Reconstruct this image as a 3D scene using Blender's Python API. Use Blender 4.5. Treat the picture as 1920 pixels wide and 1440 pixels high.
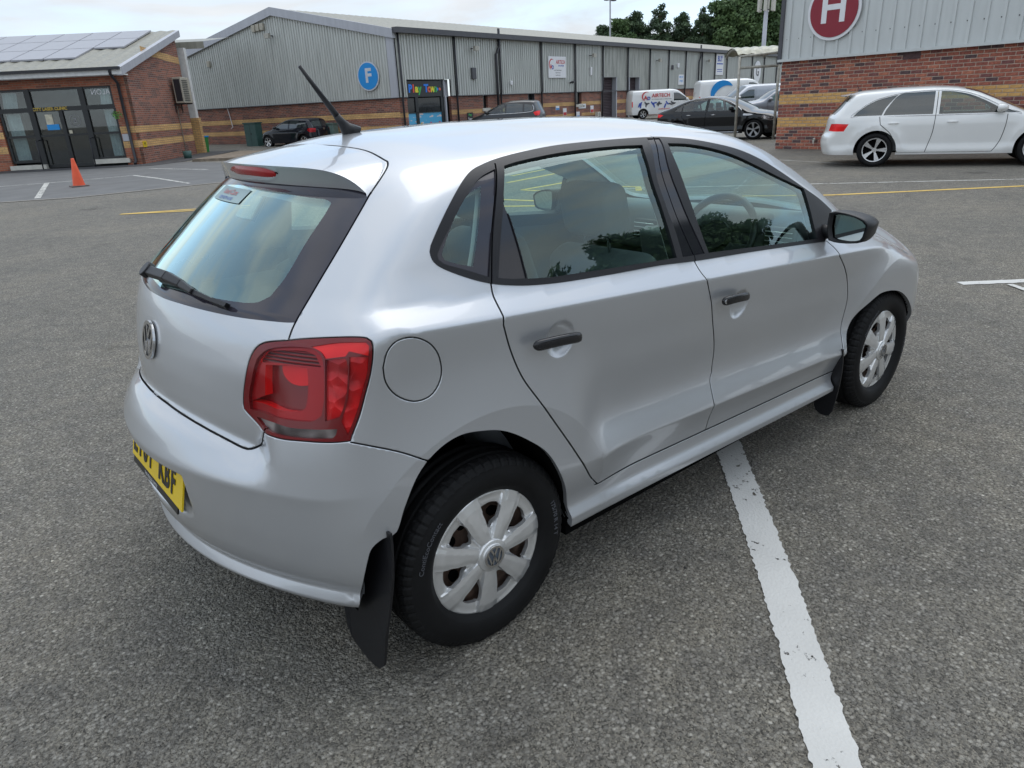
import bpy, bmesh, math, random, time
import numpy as np
from mathutils import Vector, Matrix
from mathutils.geometry import delaunay_2d_cdt
T0=time.time()
for o in list(bpy.data.objects): bpy.data.objects.remove(o)
SC=bpy.context.scene; COL=SC.collection
random.seed(3); RNG=np.random.default_rng(5)
# ------------------------------------------------------------------ camera, world, sun, exposure
CAMP=np.array([-1.0419,-2.2139,1.5061]); YAW,PIT,ROL=.8866,.3730,-.0500
cF=np.array([math.cos(PIT)*math.cos(YAW),math.cos(PIT)*math.sin(YAW),-math.sin(PIT)])
cR=np.cross(cF,[0,0,1]); cR/=np.linalg.norm(cR); cU=np.cross(cR,cF)
cR,cU=cR*math.cos(ROL)+cU*math.sin(ROL),-cR*math.sin(ROL)+cU*math.cos(ROL)
cd=bpy.data.cameras.new('camera'); co=bpy.data.objects.new('camera',cd); COL.objects.link(co)
co.matrix_world=Matrix([[cR[0],cU[0],-cF[0],CAMP[0]],[cR[1],cU[1],-cF[1],CAMP[1]],[cR[2],cU[2],-cF[2],CAMP[2]],[0,0,0,1]])
cd.sensor_width=36; cd.lens=36*1336.8/1920; cd.clip_start=.05; cd.clip_end=3000; SC.camera=co
SUN_EL,SUN_AZ=math.radians(62),math.radians(28)      # azimuth measured from +X towards +Y
w=bpy.data.worlds.new('World'); SC.world=w; w.use_nodes=True; nt=w.node_tree; nt.nodes.clear()
def wn(t,**k):
    n=nt.nodes.new(t)
    for a,b in k.items(): setattr(n,a,b)
    return n
wo=wn('ShaderNodeOutputWorld'); bg=wn('ShaderNodeBackground'); bg.inputs[1].default_value=.100
sky=wn('ShaderNodeTexSky',sky_type='NISHITA',sun_disc=False); sky.sun_elevation=SUN_EL; sky.sun_rotation=math.pi/2-SUN_AZ
sky.air_density=1.0; sky.dust_density=.3; sky.ozone_density=1.2
tc=wn('ShaderNodeTexCoord'); mp=wn('ShaderNodeMapping'); mp.inputs['Scale'].default_value=(1.0,1.0,5.0); mp.inputs['Rotation'].default_value=(0,.0,.5)
n1=wn('ShaderNodeTexNoise'); n1.inputs['Scale'].default_value=2.6; n1.inputs['Detail'].default_value=7; n1.inputs['Roughness'].default_value=.55; n1.inputs['Distortion'].default_value=.35
rp=wn('ShaderNodeValToRGB'); rp.color_ramp.elements[0].position=.37; rp.color_ramp.elements[0].color=(0,0,0,1); rp.color_ramp.elements[1].position=.57; rp.color_ramp.elements[1].color=(1,1,1,1)
n2=wn('ShaderNodeTexNoise'); n2.inputs['Scale'].default_value=2.7; n2.inputs['Detail'].default_value=6
cr=wn('ShaderNodeValToRGB'); cr.color_ramp.elements[0].position=.3; cr.color_ramp.elements[0].color=(4.9,5.3,5.8,1); cr.color_ramp.elements[1].position=.7; cr.color_ramp.elements[1].color=(7.0,7.15,7.3,1)
sx=wn('ShaderNodeSeparateXYZ'); mr=wn('ShaderNodeMapRange'); mr.inputs[1].default_value=0; mr.inputs[2].default_value=1; mr.inputs[3].default_value=.80; mr.inputs[4].default_value=1.34
mx=wn('ShaderNodeMix',data_type='RGBA'); vm=wn('ShaderNodeVectorMath',operation='SCALE'); mul=wn('ShaderNodeMath',operation='MULTIPLY'); mul.inputs[1].default_value=.93
vs=wn('ShaderNodeVectorMath',operation='MULTIPLY_ADD'); vs.inputs[1].default_value=(.45,.45,.45); vs.inputs[2].default_value=(3.5,4.4,5.4)
L=nt.links.new
L(tc.outputs['Generated'],mp.inputs[0]); L(mp.outputs[0],n1.inputs[0]); L(n1.outputs[0],rp.inputs[0]); L(mp.outputs[0],n2.inputs[0]); L(n2.outputs[0],cr.inputs[0])
L(tc.outputs['Generated'],sx.inputs[0]); L(sx.outputs[2],mr.inputs[0]); L(cr.outputs[0],vm.inputs[0]); L(mr.outputs[0],vm.inputs['Scale'])
L(rp.outputs[0],mul.inputs[0]); L(mul.outputs[0],mx.inputs[0]); L(sky.outputs[0],vs.inputs[0]); L(vs.outputs[0],mx.inputs[6]); L(vm.outputs[0],mx.inputs[7]); L(mx.outputs[2],bg.inputs[0]); L(bg.outputs[0],wo.inputs[0])
sl=bpy.data.lights.new('sun','SUN'); sl.energy=.75; sl.angle=math.radians(55); sl.color=(1,.96,.9)
so=bpy.data.objects.new('sun',sl); COL.objects.link(so)
sd=Vector((math.cos(SUN_EL)*math.cos(SUN_AZ),math.cos(SUN_EL)*math.sin(SUN_AZ),math.sin(SUN_EL)))
so.rotation_euler=sd.to_track_quat('Z','Y').to_euler(); so.location=sd*30
vsn=SC.view_settings; SC.display_settings.display_device='sRGB'; vsn.view_transform='Standard'; vsn.look='None'; vsn.exposure=.60; vsn.gamma=1; vsn.use_curve_mapping=False
SC.cycles.max_bounces=10; SC.cycles.transparent_max_bounces=16; SC.cycles.caustics_reflective=False; SC.cycles.caustics_refractive=False
SC.cycles.use_denoising=True; SC.cycles.sample_clamp_indirect=4

# ------------------------------------------------------------------ node / material helpers
class NT:
    def __init__(s,name):
        s.m=bpy.data.materials.new(name); s.m.use_nodes=True; s.t=s.m.node_tree; s.t.nodes.clear()
        s.out=s.n('ShaderNodeOutputMaterial')
    def n(s,t,ins=None,**k):
        x=s.t.nodes.new(t)
        for a,b in k.items(): setattr(x,a,b)
        for a,b in (ins or {}).items():
            if isinstance(b,bpy.types.NodeSocket): s.t.links.new(b,x.inputs[a])
            else: x.inputs[a].default_value=b
        return x
    def coord(s,kind='Object',scale=(1,1,1)):
        c=s.n('ShaderNodeTexCoord'); m=s.n('ShaderNodeMapping',{'Vector':c.outputs[kind],'Scale':scale}); return m.outputs[0]
    def ramp(s,f,st):
        r=s.n('ShaderNodeValToRGB',{'Fac':f}); e=r.color_ramp.elements
        while len(e)<len(st): e.new(.5)
        for i,(p,c) in enumerate(st):
            e[i].position=p; e[i].color=(*c,1) if len(c)==3 else c
        return r.outputs[0]
    def mix(s,f,a,b,mode='MIX'):
        m=s.n('ShaderNodeMix',data_type='RGBA',blend_type=mode)
        for i,v in ((0,f),(6,a),(7,b)):
            if isinstance(v,bpy.types.NodeSocket): s.t.links.new(v,m.inputs[i])
            else: m.inputs[i].default_value=v if i==0 else (*v,1)
        return m.outputs[2]
    def math(s,op,a,b=0.0,c=0.0):
        m=s.n('ShaderNodeMath',operation=op)
        for i,v in enumerate((a,b,c)):
            if isinstance(v,bpy.types.NodeSocket): s.t.links.new(v,m.inputs[i])
            else: m.inputs[i].default_value=v
        return m.outputs[0]
    def bsdf(s,col,rough=.5,metal=0.,bump=None,bs=.2,bd=.01,**k):
        ins={'Roughness':rough,'Metallic':metal}
        b=s.n('ShaderNodeBsdfPrincipled')
        for a,v in [('Base Color',col),('Roughness',rough),('Metallic',metal)]+list(k.items()):
            a=a.replace('_',' ')
            if isinstance(v,bpy.types.NodeSocket): s.t.links.new(v,b.inputs[a])
            elif a=='Base Color' or 'Tint' in a: b.inputs[a].default_value=(*v,1)
            else: b.inputs[a].default_value=v
        if bump is not None:
            u=s.n('ShaderNodeBump',{'Height':bump,'Strength':bs,'Distance':bd}); s.t.links.new(u.outputs[0],b.inputs['Normal'])
        s.t.links.new(b.outputs[0],s.out.inputs[0]); return b
def plain(name,col,rough=.5,metal=0.,var=.12,scale=6.,bs=0.,bscale=80.,**k):
    """small-variation procedural material"""
    m=NT(name); v=m.coord()
    n=m.n('ShaderNodeTexNoise',{'Vector':v,'Scale':scale,'Detail':4.0}).outputs[0]
    lo=tuple(c*(1-var) for c in col); hi=tuple(min(1,c*(1+var)) for c in col)
    c=m.ramp(n,[(.3,lo),(.7,hi)])
    bmp=m.n('ShaderNodeTexNoise',{'Vector':v,'Scale':bscale,'Detail':2.0}).outputs[0] if bs>0 else None
    m.bsdf(c,rough,metal,bmp,bs,.002,**k); return m.m
def glassmat(name,tint=(.80,.9,.87),refl=1.0,rough=.0,ior=1.52,gcol=(1,1,1)):
    m=NT(name); ge=m.n('ShaderNodeNewGeometry'); fr=m.n('ShaderNodeFresnel',{'IOR':m.math('MULTIPLY_ADD',ge.outputs['Backfacing'],1/ior-ior,ior)}); f=m.math('MULTIPLY',fr.outputs[0],refl)
    t=m.n('ShaderNodeBsdfTransparent',{'Color':(*tint,1)}); g=m.n('ShaderNodeBsdfGlossy',{'Color':(*gcol,1),'Roughness':rough})
    x=m.n('ShaderNodeMixShader',{0:f,1:t.outputs[0],2:g.outputs[0]}); m.t.links.new(x.outputs[0],m.out.inputs[0]); return m.m
def paint(name,col,metal=.0,rough=.35,flake=True,coat=1.0,spec=.5):
    m=NT(name); v=m.coord()
    n=m.n('ShaderNodeTexNoise',{'Vector':v,'Scale':1.3,'Detail':3.0}).outputs[0]
    c=m.ramp(n,[(.35,tuple(x*.97 for x in col)),(.65,tuple(min(1,x*1.02) for x in col))])
    dst=m.n('ShaderNodeTexNoise',{'Vector':v,'Scale':5.0,'Detail':6.0,'Roughness':.7}).outputs[0]
    r=m.math('MULTIPLY_ADD',dst,.03,rough-.015)
    b=m.bsdf(c,r,metal,None,Coat_Weight=coat,Coat_Roughness=.035,Coat_IOR=1.5,Specular_IOR_Level=spec)
    return m.m

# ------------------------------------------------------------------ object helpers
def empty(name,loc=(0,0,0),rz=0.):
    o=bpy.data.objects.new(name,None); COL.objects.link(o); o.location=loc; o.rotation_euler=(0,0,rz); o.empty_display_size=.2; return o
def tag(o,label=None,cat=None,group=None,kind=None):
    if label: o['label']=label
    if cat: o['category']=cat
    if group: o['group']=group
    if kind: o['kind']=kind
    return o
def link(name,me,mat,parent=None,loc=None,rz=None):
    o=bpy.data.objects.new(name,me); COL.objects.link(o)
    if mat is not None:
        for m in (mat if isinstance(mat,(list,tuple)) else [mat]): me.materials.append(m)
    if parent: o.parent=parent
    if loc is not None: o.location=loc
    if rz is not None: o.rotation_euler=(0,0,rz)
    return o
def mesh(name,vs,fs,mat,parent=None,smooth=False,mi=None,**k):
    me=bpy.data.meshes.new(name); me.from_pydata([tuple(map(float,v)) for v in vs],[],[tuple(int(i) for i in f) for f in fs])
    if mi is not None: me.polygons.foreach_set('material_index',np.array(mi,dtype=np.int32))
    if smooth: me.polygons.foreach_set('use_smooth',[True]*len(fs))
    me.update(); return link(name,me,mat,parent,**k)
class MB:
    """collects simple solids into one mesh"""
    def __init__(s): s.v=[];s.f=[];s.m=[]
    def add(s,vs,fs,mi=0):
        o=len(s.v); s.v+=[tuple(v) for v in vs]; s.f+=[tuple(i+o for i in f) for f in fs]; s.m+=[mi]*len(fs); return s
    def box(s,x0,y0,z0,x1,y1,z1,mi=0):
        v=[(x,y,z) for x in (x0,x1) for y in (y0,y1) for z in (z0,z1)]
        return s.add(v,[(0,1,3,2),(4,6,7,5),(0,4,5,1),(2,3,7,6),(0,2,6,4),(1,5,7,3)],mi)
    def tube(s,path,r,n=10,mi=0,cap=True):
        P=[np.array(p,float) for p in path]; R=r if isinstance(r,(list,tuple)) else [r]*len(P); vs=[];fs=[]
        t0=P[1]-P[0]; up=np.array([0,0,1.]) if abs(t0[2])<.9*np.linalg.norm(t0) else np.array([1.,0,0])
        for i,p in enumerate(P):
            t=(P[min(i+1,len(P)-1)]-P[max(i-1,0)]); t/=np.linalg.norm(t)
            a=np.cross(t,up); a/=np.linalg.norm(a)+1e-12; b=np.cross(t,a); up=np.cross(a,t) if False else up
            for k in range(n):
                q=2*math.pi*k/n; vs.append(p+R[i]*(math.cos(q)*a+math.sin(q)*b))
        for i in range(len(P)-1):
            for k in range(n): fs.append((i*n+k,i*n+(k+1)%n,(i+1)*n+(k+1)%n,(i+1)*n+k))
        if cap: fs.append(tuple(range(n-1,-1,-1))); fs.append(tuple((len(P)-1)*n+k for k in range(n)))
        return s.add(vs,fs,mi)
    def prism(s,poly,axis,a,b,mi=0):
        """poly in the two other axes, extruded along axis"""
        n=len(poly)
        def mk(p,q):
            c=[0,0,0]; o=[i for i in range(3) if i!=axis]; c[o[0]]=p[0]; c[o[1]]=p[1]; c[axis]=q; return tuple(c)
        vs=[mk(p,a) for p in poly]+[mk(p,b) for p in poly]
        fs=[tuple(range(n-1,-1,-1)),tuple(range(n,2*n))]+[(i,(i+1)%n,n+(i+1)%n,n+i) for i in range(n)]
        return s.add(vs,fs,mi)
    def obj(s,name,mat,parent=None,smooth=False,**k): return mesh(name,s.v,s.f,mat,parent,smooth,s.m,**k)
def bevel(o,w=.004,seg=2,ang=30):
    m=o.modifiers.new('bevel','BEVEL'); m.width=w; m.segments=seg; m.limit_method='ANGLE'; m.angle_limit=math.radians(ang); return o
def lathe(name,prof,mat,parent=None,n=48,axis='y',smooth=True,loc=None,close=False):
    vs=[];fs=[];m=len(prof)
    for i in range(n):
        a=2*math.pi*i/n
        for r,h in prof:
            vs.append((r*math.cos(a),h,r*math.sin(a)) if axis=='y' else (r*math.cos(a),r*math.sin(a),h))
    for i in range(n):
        j=(i+1)%n
        for k in range(m if close else m-1):
            k2=(k+1)%m; fs.append((i*m+k,j*m+k,j*m+k2,i*m+k2) if axis!='y' else (i*m+k,i*m+k2,j*m+k2,j*m+k))
    return mesh(name,vs,fs,mat,parent,smooth,loc=loc)
_tc={}
def text_verts(body,size=1.,ext=.0,bold=0.0):
    """built-in font as mesh data: vertices (x right, y up, z out), faces; centred"""
    c=bpy.data.curves.new('lettering','FONT'); c.body=body; c.size=size; c.extrude=ext; c.offset=bold; c.align_x='CENTER'; c.align_y='CENTER'; c.resolution_u=3
    o=bpy.data.objects.new('lettering',c); COL.objects.link(o); dg=bpy.context.evaluated_depsgraph_get(); me=bpy.data.meshes.new_from_object(o.evaluated_get(dg))
    v=[tuple(x.co) for x in me.vertices]; f=[tuple(p.vertices) for p in me.polygons]
    bpy.data.objects.remove(o); bpy.data.meshes.remove(me); bpy.data.curves.remove(c); return v,f
def lettering(name,body,size,M,mat,parent=None,ext=.002,bold=0.,sx=1.):
    """M: 4x4 / function placing (x,y,z)"""
    v,f=text_verts(body,size,ext,bold); v=[(a*sx,b,c) for a,b,c in v]
    v=[M(p) for p in v] if callable(M) else [tuple(M@Vector(p)) for p in v]
    return mesh(name,v,f,mat,parent)
def frame(o,xd,yd):
    """matrix from origin and the two in-plane directions"""
    x=Vector(xd).normalized(); y=Vector(yd).normalized(); z=x.cross(y)
    return Matrix(((x[0],y[0],z[0],o[0]),(x[1],y[1],z[1],o[1]),(x[2],y[2],z[2],o[2]),(0,0,0,1)))

# ---------------------------------------------------------------- car surface (implicit)
def _gs(y,sig,dx):
    if sig<=0: return y
    n=int(4*sig/dx)+1; k=np.exp(-.5*(np.arange(-n,n+1)*dx/sig)**2); k/=k.sum()
    # linear-extend ends
    a=y[0]-(y[1]-y[0])*np.arange(n,0,-1); b=y[-1]+(y[-1]-y[-2])*np.arange(1,n+1)
    return np.convolve(np.concatenate([a,y,b]),k,'valid')
class Tab:
    """smoothed piecewise-linear function of one variable; crease knots keep a small radius"""
    def __init__(s,kn,sig,crease=(),cs=.003,pad=.5,dx=.001):
        x=np.array([k[0] for k in kn],float); y=np.array([k[1] for k in kn],float)
        s0=(y[1]-y[0])/(x[1]-x[0]); s1=(y[-1]-y[-2])/(x[-1]-x[-2])
        g=np.arange(x[0]-pad,x[-1]+pad,dx)
        v=np.interp(g,x,y); v=np.where(g<x[0],y[0]+s0*(g-x[0]),v); v=np.where(g>x[-1],y[-1]+s1*(g-x[-1]),v)
        o=_gs(v,sig,dx)
        for c in crease:
            i=int(np.argmin(abs(x-c))); J=(y[i+1]-y[i])/(x[i+1]-x[i])-(y[i]-y[i-1])/(x[i]-x[i-1])
            r=np.maximum(0,g-x[i]); o=o+J*(_gs(r,cs,dx)-_gs(r,sig,dx))
        s.g0=g[0]; s.dx=dx; s.o=o; s.n=len(o)
    def __call__(s,x):
        t=(np.asarray(x,float)-s.g0)/s.dx; t=np.clip(t,0,s.n-1.001); i=t.astype(int); f=t-i
        return s.o[i]*(1-f)+s.o[i+1]*f
def sst(a,b,x):
    t=np.clip((x-a)/(b-a),0,1); return t*t*(3-2*t)
def smax(a,b,k):
    h=np.maximum(k-np.abs(a-b),0)/k; return np.maximum(a,b)+h*h*h*k/6.0
TY_R=.300; WZ=.292
class Hero:
    ax=0.0; fx=2.47
    def __init__(s):
        s.W=Tab([(-.8,.70),(-.5,.775),(-.3,.815),(0,.835),(.4,.838),(1.2,.838),(2.0,.836),(2.5,.828),(2.75,.812),(2.95,.78),(3.15,.71),(3.3,.62)],.08)
        s.D=Tab([(.10,.10),(.20,.050),(.255,.021),(.285,.016),(.315,.036),(.345,.040),(.46,.010),(.58,.006),(.68,.006),(.78,.005),(.88,.003),(.95,.002),(1.0,.050),(1.10,.085),(1.2,.124),(1.3,.170),(1.37,.208),(1.42,.245),(1.5,.33)],.022,crease=(.255,.285,.315,.95,1.0),cs=.0035)
        s.D2=Tab([(.10,.10),(.22,.045),(.30,.018),(.36,.010),(.46,.010),(.58,.006),(.7,.006)],.022)
        s.Q=Tab([(.30,0),(.36,.0),(.40,-.002),(.448,-.013),(.55,.036),(.61,.033),(.72,.014),(.84,.002),(.92,0),(1.0,0)],.022,crease=(.448,),cs=.002)
        s.E=Tab([(-.6,.085),(-.4,.055),(-.2,.025),(0,.008),(.3,0),(1.2,0),(1.6,.004),(2.0,.025),(2.3,.06),(2.6,.10),(3.2,.16)],.08)
        s.T=Tab([(-.45,1.29),(-.30,1.345),(-.21,1.378),(-.07,1.418),(.136,1.446),(.5,1.460),(.9,1.459),(1.2,1.449),(1.45,1.425),(1.65,1.372),(1.85,1.282),(2.05,1.172),(2.33,1.005),(2.42,.975),(2.6,.955),(2.85,.905),(3.05,.84),(3.2,.75),(3.28,.62)],.045)
        s.R=Tab([(.10,-.50),(.25,-.600),(.292,-.643),(.306,-.655),(.338,-.634),(.345,-.640),(.37,-.656),(.42,-.670),(.50,-.681),(.635,-.692),(.70,-.668),(.742,-.642),(.762,-.603),(.80,-.604),(.86,-.598),(.917,-.586),(.974,-.571),(1.02,-.556),(1.055,-.540),(1.10,-.492),(1.2,-.372),(1.30,-.245),(1.40,-.10)],.010,crease=(.306,.338,.635,1.055),cs=.004)
        s.Rs=Tab([(.10,-.50),(.25,-.600),(.292,-.643),(.306,-.655),(.338,-.634),(.345,-.640),(.37,-.656),(.42,-.670),(.50,-.681),(.635,-.690),(.70,-.668),(.76,-.645),(.80,-.632),(.86,-.612),(.917,-.594),(.974,-.575),(1.02,-.556),(1.055,-.540),(1.10,-.492),(1.2,-.372),(1.30,-.245),(1.40,-.10)],.018,crease=(.306,.338,.635),cs=.006)
        s.Fr=Tab([(.10,3.10),(.22,3.20),(.35,3.27),(.55,3.28),(.72,3.23),(.85,3.10),(1.0,2.9)],.04)
    def zeta(s,x,z):
        w=.5*sst(.36,.46,z)+.5*sst(.50,.80,z)
        return z+w*(.071*x-.053)+(1-sst(.34,.46,z))*.030*np.clip(x-.46,0,1.7)
    def S(s,x,z):
        zt=s.zeta(x,z)
        v=s.W(x)-s.D(zt)+(s.D(zt)-s.D2(zt))*sst(.26,.05,x)*sst(.52,.44,zt)
        v=v-s.E(x)*sst(.93,1.08,zt)
        v=v-s.Q(z+.448-(.462-.047*(x-.735)))*sst(.30,.48,x)*sst(2.25,2.08,x)
        # arch bulges
        for cx,B in ((0.0,.025),(2.47,.025)):
            r=np.hypot(x-cx,z-.30); t=np.clip((.66-r)/(.66-.455),0,1)
            v=v+(B*t**1.7-.004)*sst(.97,.80,zt)*sst(.27,.44,z)
        return v
    def F(s,P):
        x,y,z=P[...,0],np.abs(P[...,1]),P[...,2]
        gS=(y-s.S(x,z))
        gS=gS/np.sqrt(1+(.40*sst(.97,1.02,z))**2)
        sh=sst(.64,.50,y); zr=z+.19*np.minimum(y,.55)**2*sst(.64,.70,z)*sst(.92,.80,z)
        Rz=s.R(zr)*sh+s.Rs(z)*(1-sh)
        cf=.42-.05*sst(.6,.8,z)+.09*sst(.98,1.1,z)
        Rf=Rz+cf*y*y
        win=sst(.296,.272,y)*sst(.446,.468,z)*sst(.612,.602,z); pln=-.646+.26*(z-.46)
        Rf=Rf+win*np.maximum(0,pln-Rf)
        gR=(Rf-x)
        sl=1.25*sst(1.04,1.10,z)
        gR=gR/np.sqrt(1+sl*sl+(1.5*cf*y)**2*.5)
        crown=.075*(y/.6)**2*(1+.15*sst(1.4,1.9,x))+.05*sst(.45,.75,y)*sst(2.4,2.7,x)
        T=s.T(x)-crown
        sx=.58*sst(1.5,1.7,x)*sst(2.45,2.25,x)+.3*sst(2.9,3.1,x)
        gT=(z-T)/np.sqrt(1+sx*sx)
        gF=(x-s.Fr(z)+.28*y*y+.30*sst(.45,.85,y)*y)/1.1
        k=.10-.04*sst(.95,1.1,z)
        v=smax(gS,gR,k)
        v=smax(v,gT,.11)
        v=smax(v,gF,.16)
        return v
    def N(s,P,e=.0015):
        o=np.zeros(P.shape)
        for i in range(3):
            d=np.zeros(3); d[i]=e; o[...,i]=s.F(P+d)-s.F(P-d)
        # inside the symmetric half keep y derivative one sided safe
        return o/np.maximum(np.linalg.norm(o,axis=-1,keepdims=True),1e-9)
    sx0,sx1,sz=-.06,2.60,.72
    RC=.60
    def chart(s,P):
        """3D point -> chart (a,b): a metres along plan stadium (half, y<=0), b elevation metres"""
        P=np.asarray(P,float); x,y,z=P[...,0],np.minimum(P[...,1],-1e-6),P[...,2]
        ox=np.clip(x,s.sx0,s.sx1); hx=x-ox; h=np.hypot(hx,y)
        th=np.arctan2(-y,-hx)        # 0 = straight back, pi/2 = side, pi = straight ahead
        mid=(x>s.sx0)&(x<s.sx1)
        a=np.where(x<=s.sx0, th*s.RC, np.where(x>=s.sx1, math.pi/2*s.RC+(s.sx1-s.sx0)+(th-math.pi/2)*s.RC, math.pi/2*s.RC+(x-s.sx0)))
        b=np.arctan2(z-s.sz,h)*.8
        return np.stack([a,b],-1)
    def unchart(s,ab,off=0):
        a,b=ab[...,0],ab[...,1]/.8
        A1=math.pi/2*s.RC; L=s.sx1-s.sx0
        th=np.where(a<A1,a/s.RC,np.where(a>A1+L,(a-A1-L)/s.RC+math.pi/2,math.pi/2))
        ox=np.where(a<A1,s.sx0,np.where(a>A1+L,s.sx1,s.sx0+a-A1))
        O=np.stack([ox,0*ox,0*ox+s.sz],-1)
        d=np.stack([-np.cos(th)*np.cos(b),-np.sin(th)*np.cos(b),np.sin(b)],-1)
        return s.hit(O,d,0,1.5)
    def hit(s,O,d,t0,t1,n=60):
        # last crossing from inside to outside (march from inside)
        ts=np.linspace(t0,t1,n)
        lo=np.full(O.shape[:-1],t0,float); hi=np.full(O.shape[:-1],t1,float); found=np.zeros(O.shape[:-1],bool)
        for i in range(1,n):
            v=s.F(O+d*ts[i]); m=(v>0)&~found
            lo=np.where(m,ts[i-1],lo); hi=np.where(m,ts[i],hi); found|=m
        for _ in range(22):
            m=(lo+hi)/2; v=s.F(O+d*m[...,None]); lo=np.where(v<0,m,lo); hi=np.where(v<0,hi,m)
        return O+d*((lo+hi)/2)[...,None]
# ------------------------------------------------------------------ trimmed-surface shells
def crs(P,closed=False,corner=38,step=.012):
    """smooth resampling of a clicked 3D outline; real corners stay corners"""
    P=[np.array(p,float) for p in P]; n=len(P)
    def ang(i):
        a=P[i]-P[i-1]; b=P[(i+1)%n]-P[i]; return math.degrees(math.acos(max(-1,min(1,float(a@b/(np.linalg.norm(a)*np.linalg.norm(b)+1e-12))))))
    cs=[i for i in range(n) if (closed or 0<i<n-1) and ang(i)>corner]
    if not closed: cs=sorted(set(cs+[0,n-1]))
    runs=[]
    if closed:
        if not cs: runs=[[P[i%n] for i in range(n+1)]]; per=True
        else:
            per=False
            for k in range(len(cs)):
                i,j=cs[k],cs[(k+1)%len(cs)]; j=j if j>i else j+n; runs.append([P[q%n] for q in range(i,j+1)])
    else:
        per=False
        for i,j in zip(cs[:-1],cs[1:]): runs.append(P[i:j+1])
    out=[]
    for R in runs:
        m=len(R)
        for i in range(m-1):
            p1,p2=R[i],R[i+1]
            p0=R[i-1] if i>0 else (R[-2] if per else 2*p1-p2); p3=R[i+2] if i+2<m else (R[1] if per else 2*p2-p1)
            k=max(1,int(np.linalg.norm(p2-p1)/step+.5))
            for q in range(k):
                t=q/k; out.append(.5*((2*p1)+(p2-p0)*t+(2*p0-5*p1+4*p2-p3)*t*t+(3*p1-p0-3*p2+p3)*t**3))
    if not closed: out.append(P[-1])
    return np.array(out)
def pip(poly,pts):
    """vectorised even-odd point in polygon"""
    x,y=pts[:,0],pts[:,1]; c=np.zeros(len(pts),bool); n=len(poly)
    for i in range(n):
        x1,y1=poly[i]; x2,y2=poly[i-1]
        if y1==y2: continue
        m=((y1>y)!=(y2>y)); xs=(x2-x1)*(y-y1)/(y2-y1)+x1; c^=m&(x<xs)
    return c
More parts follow.
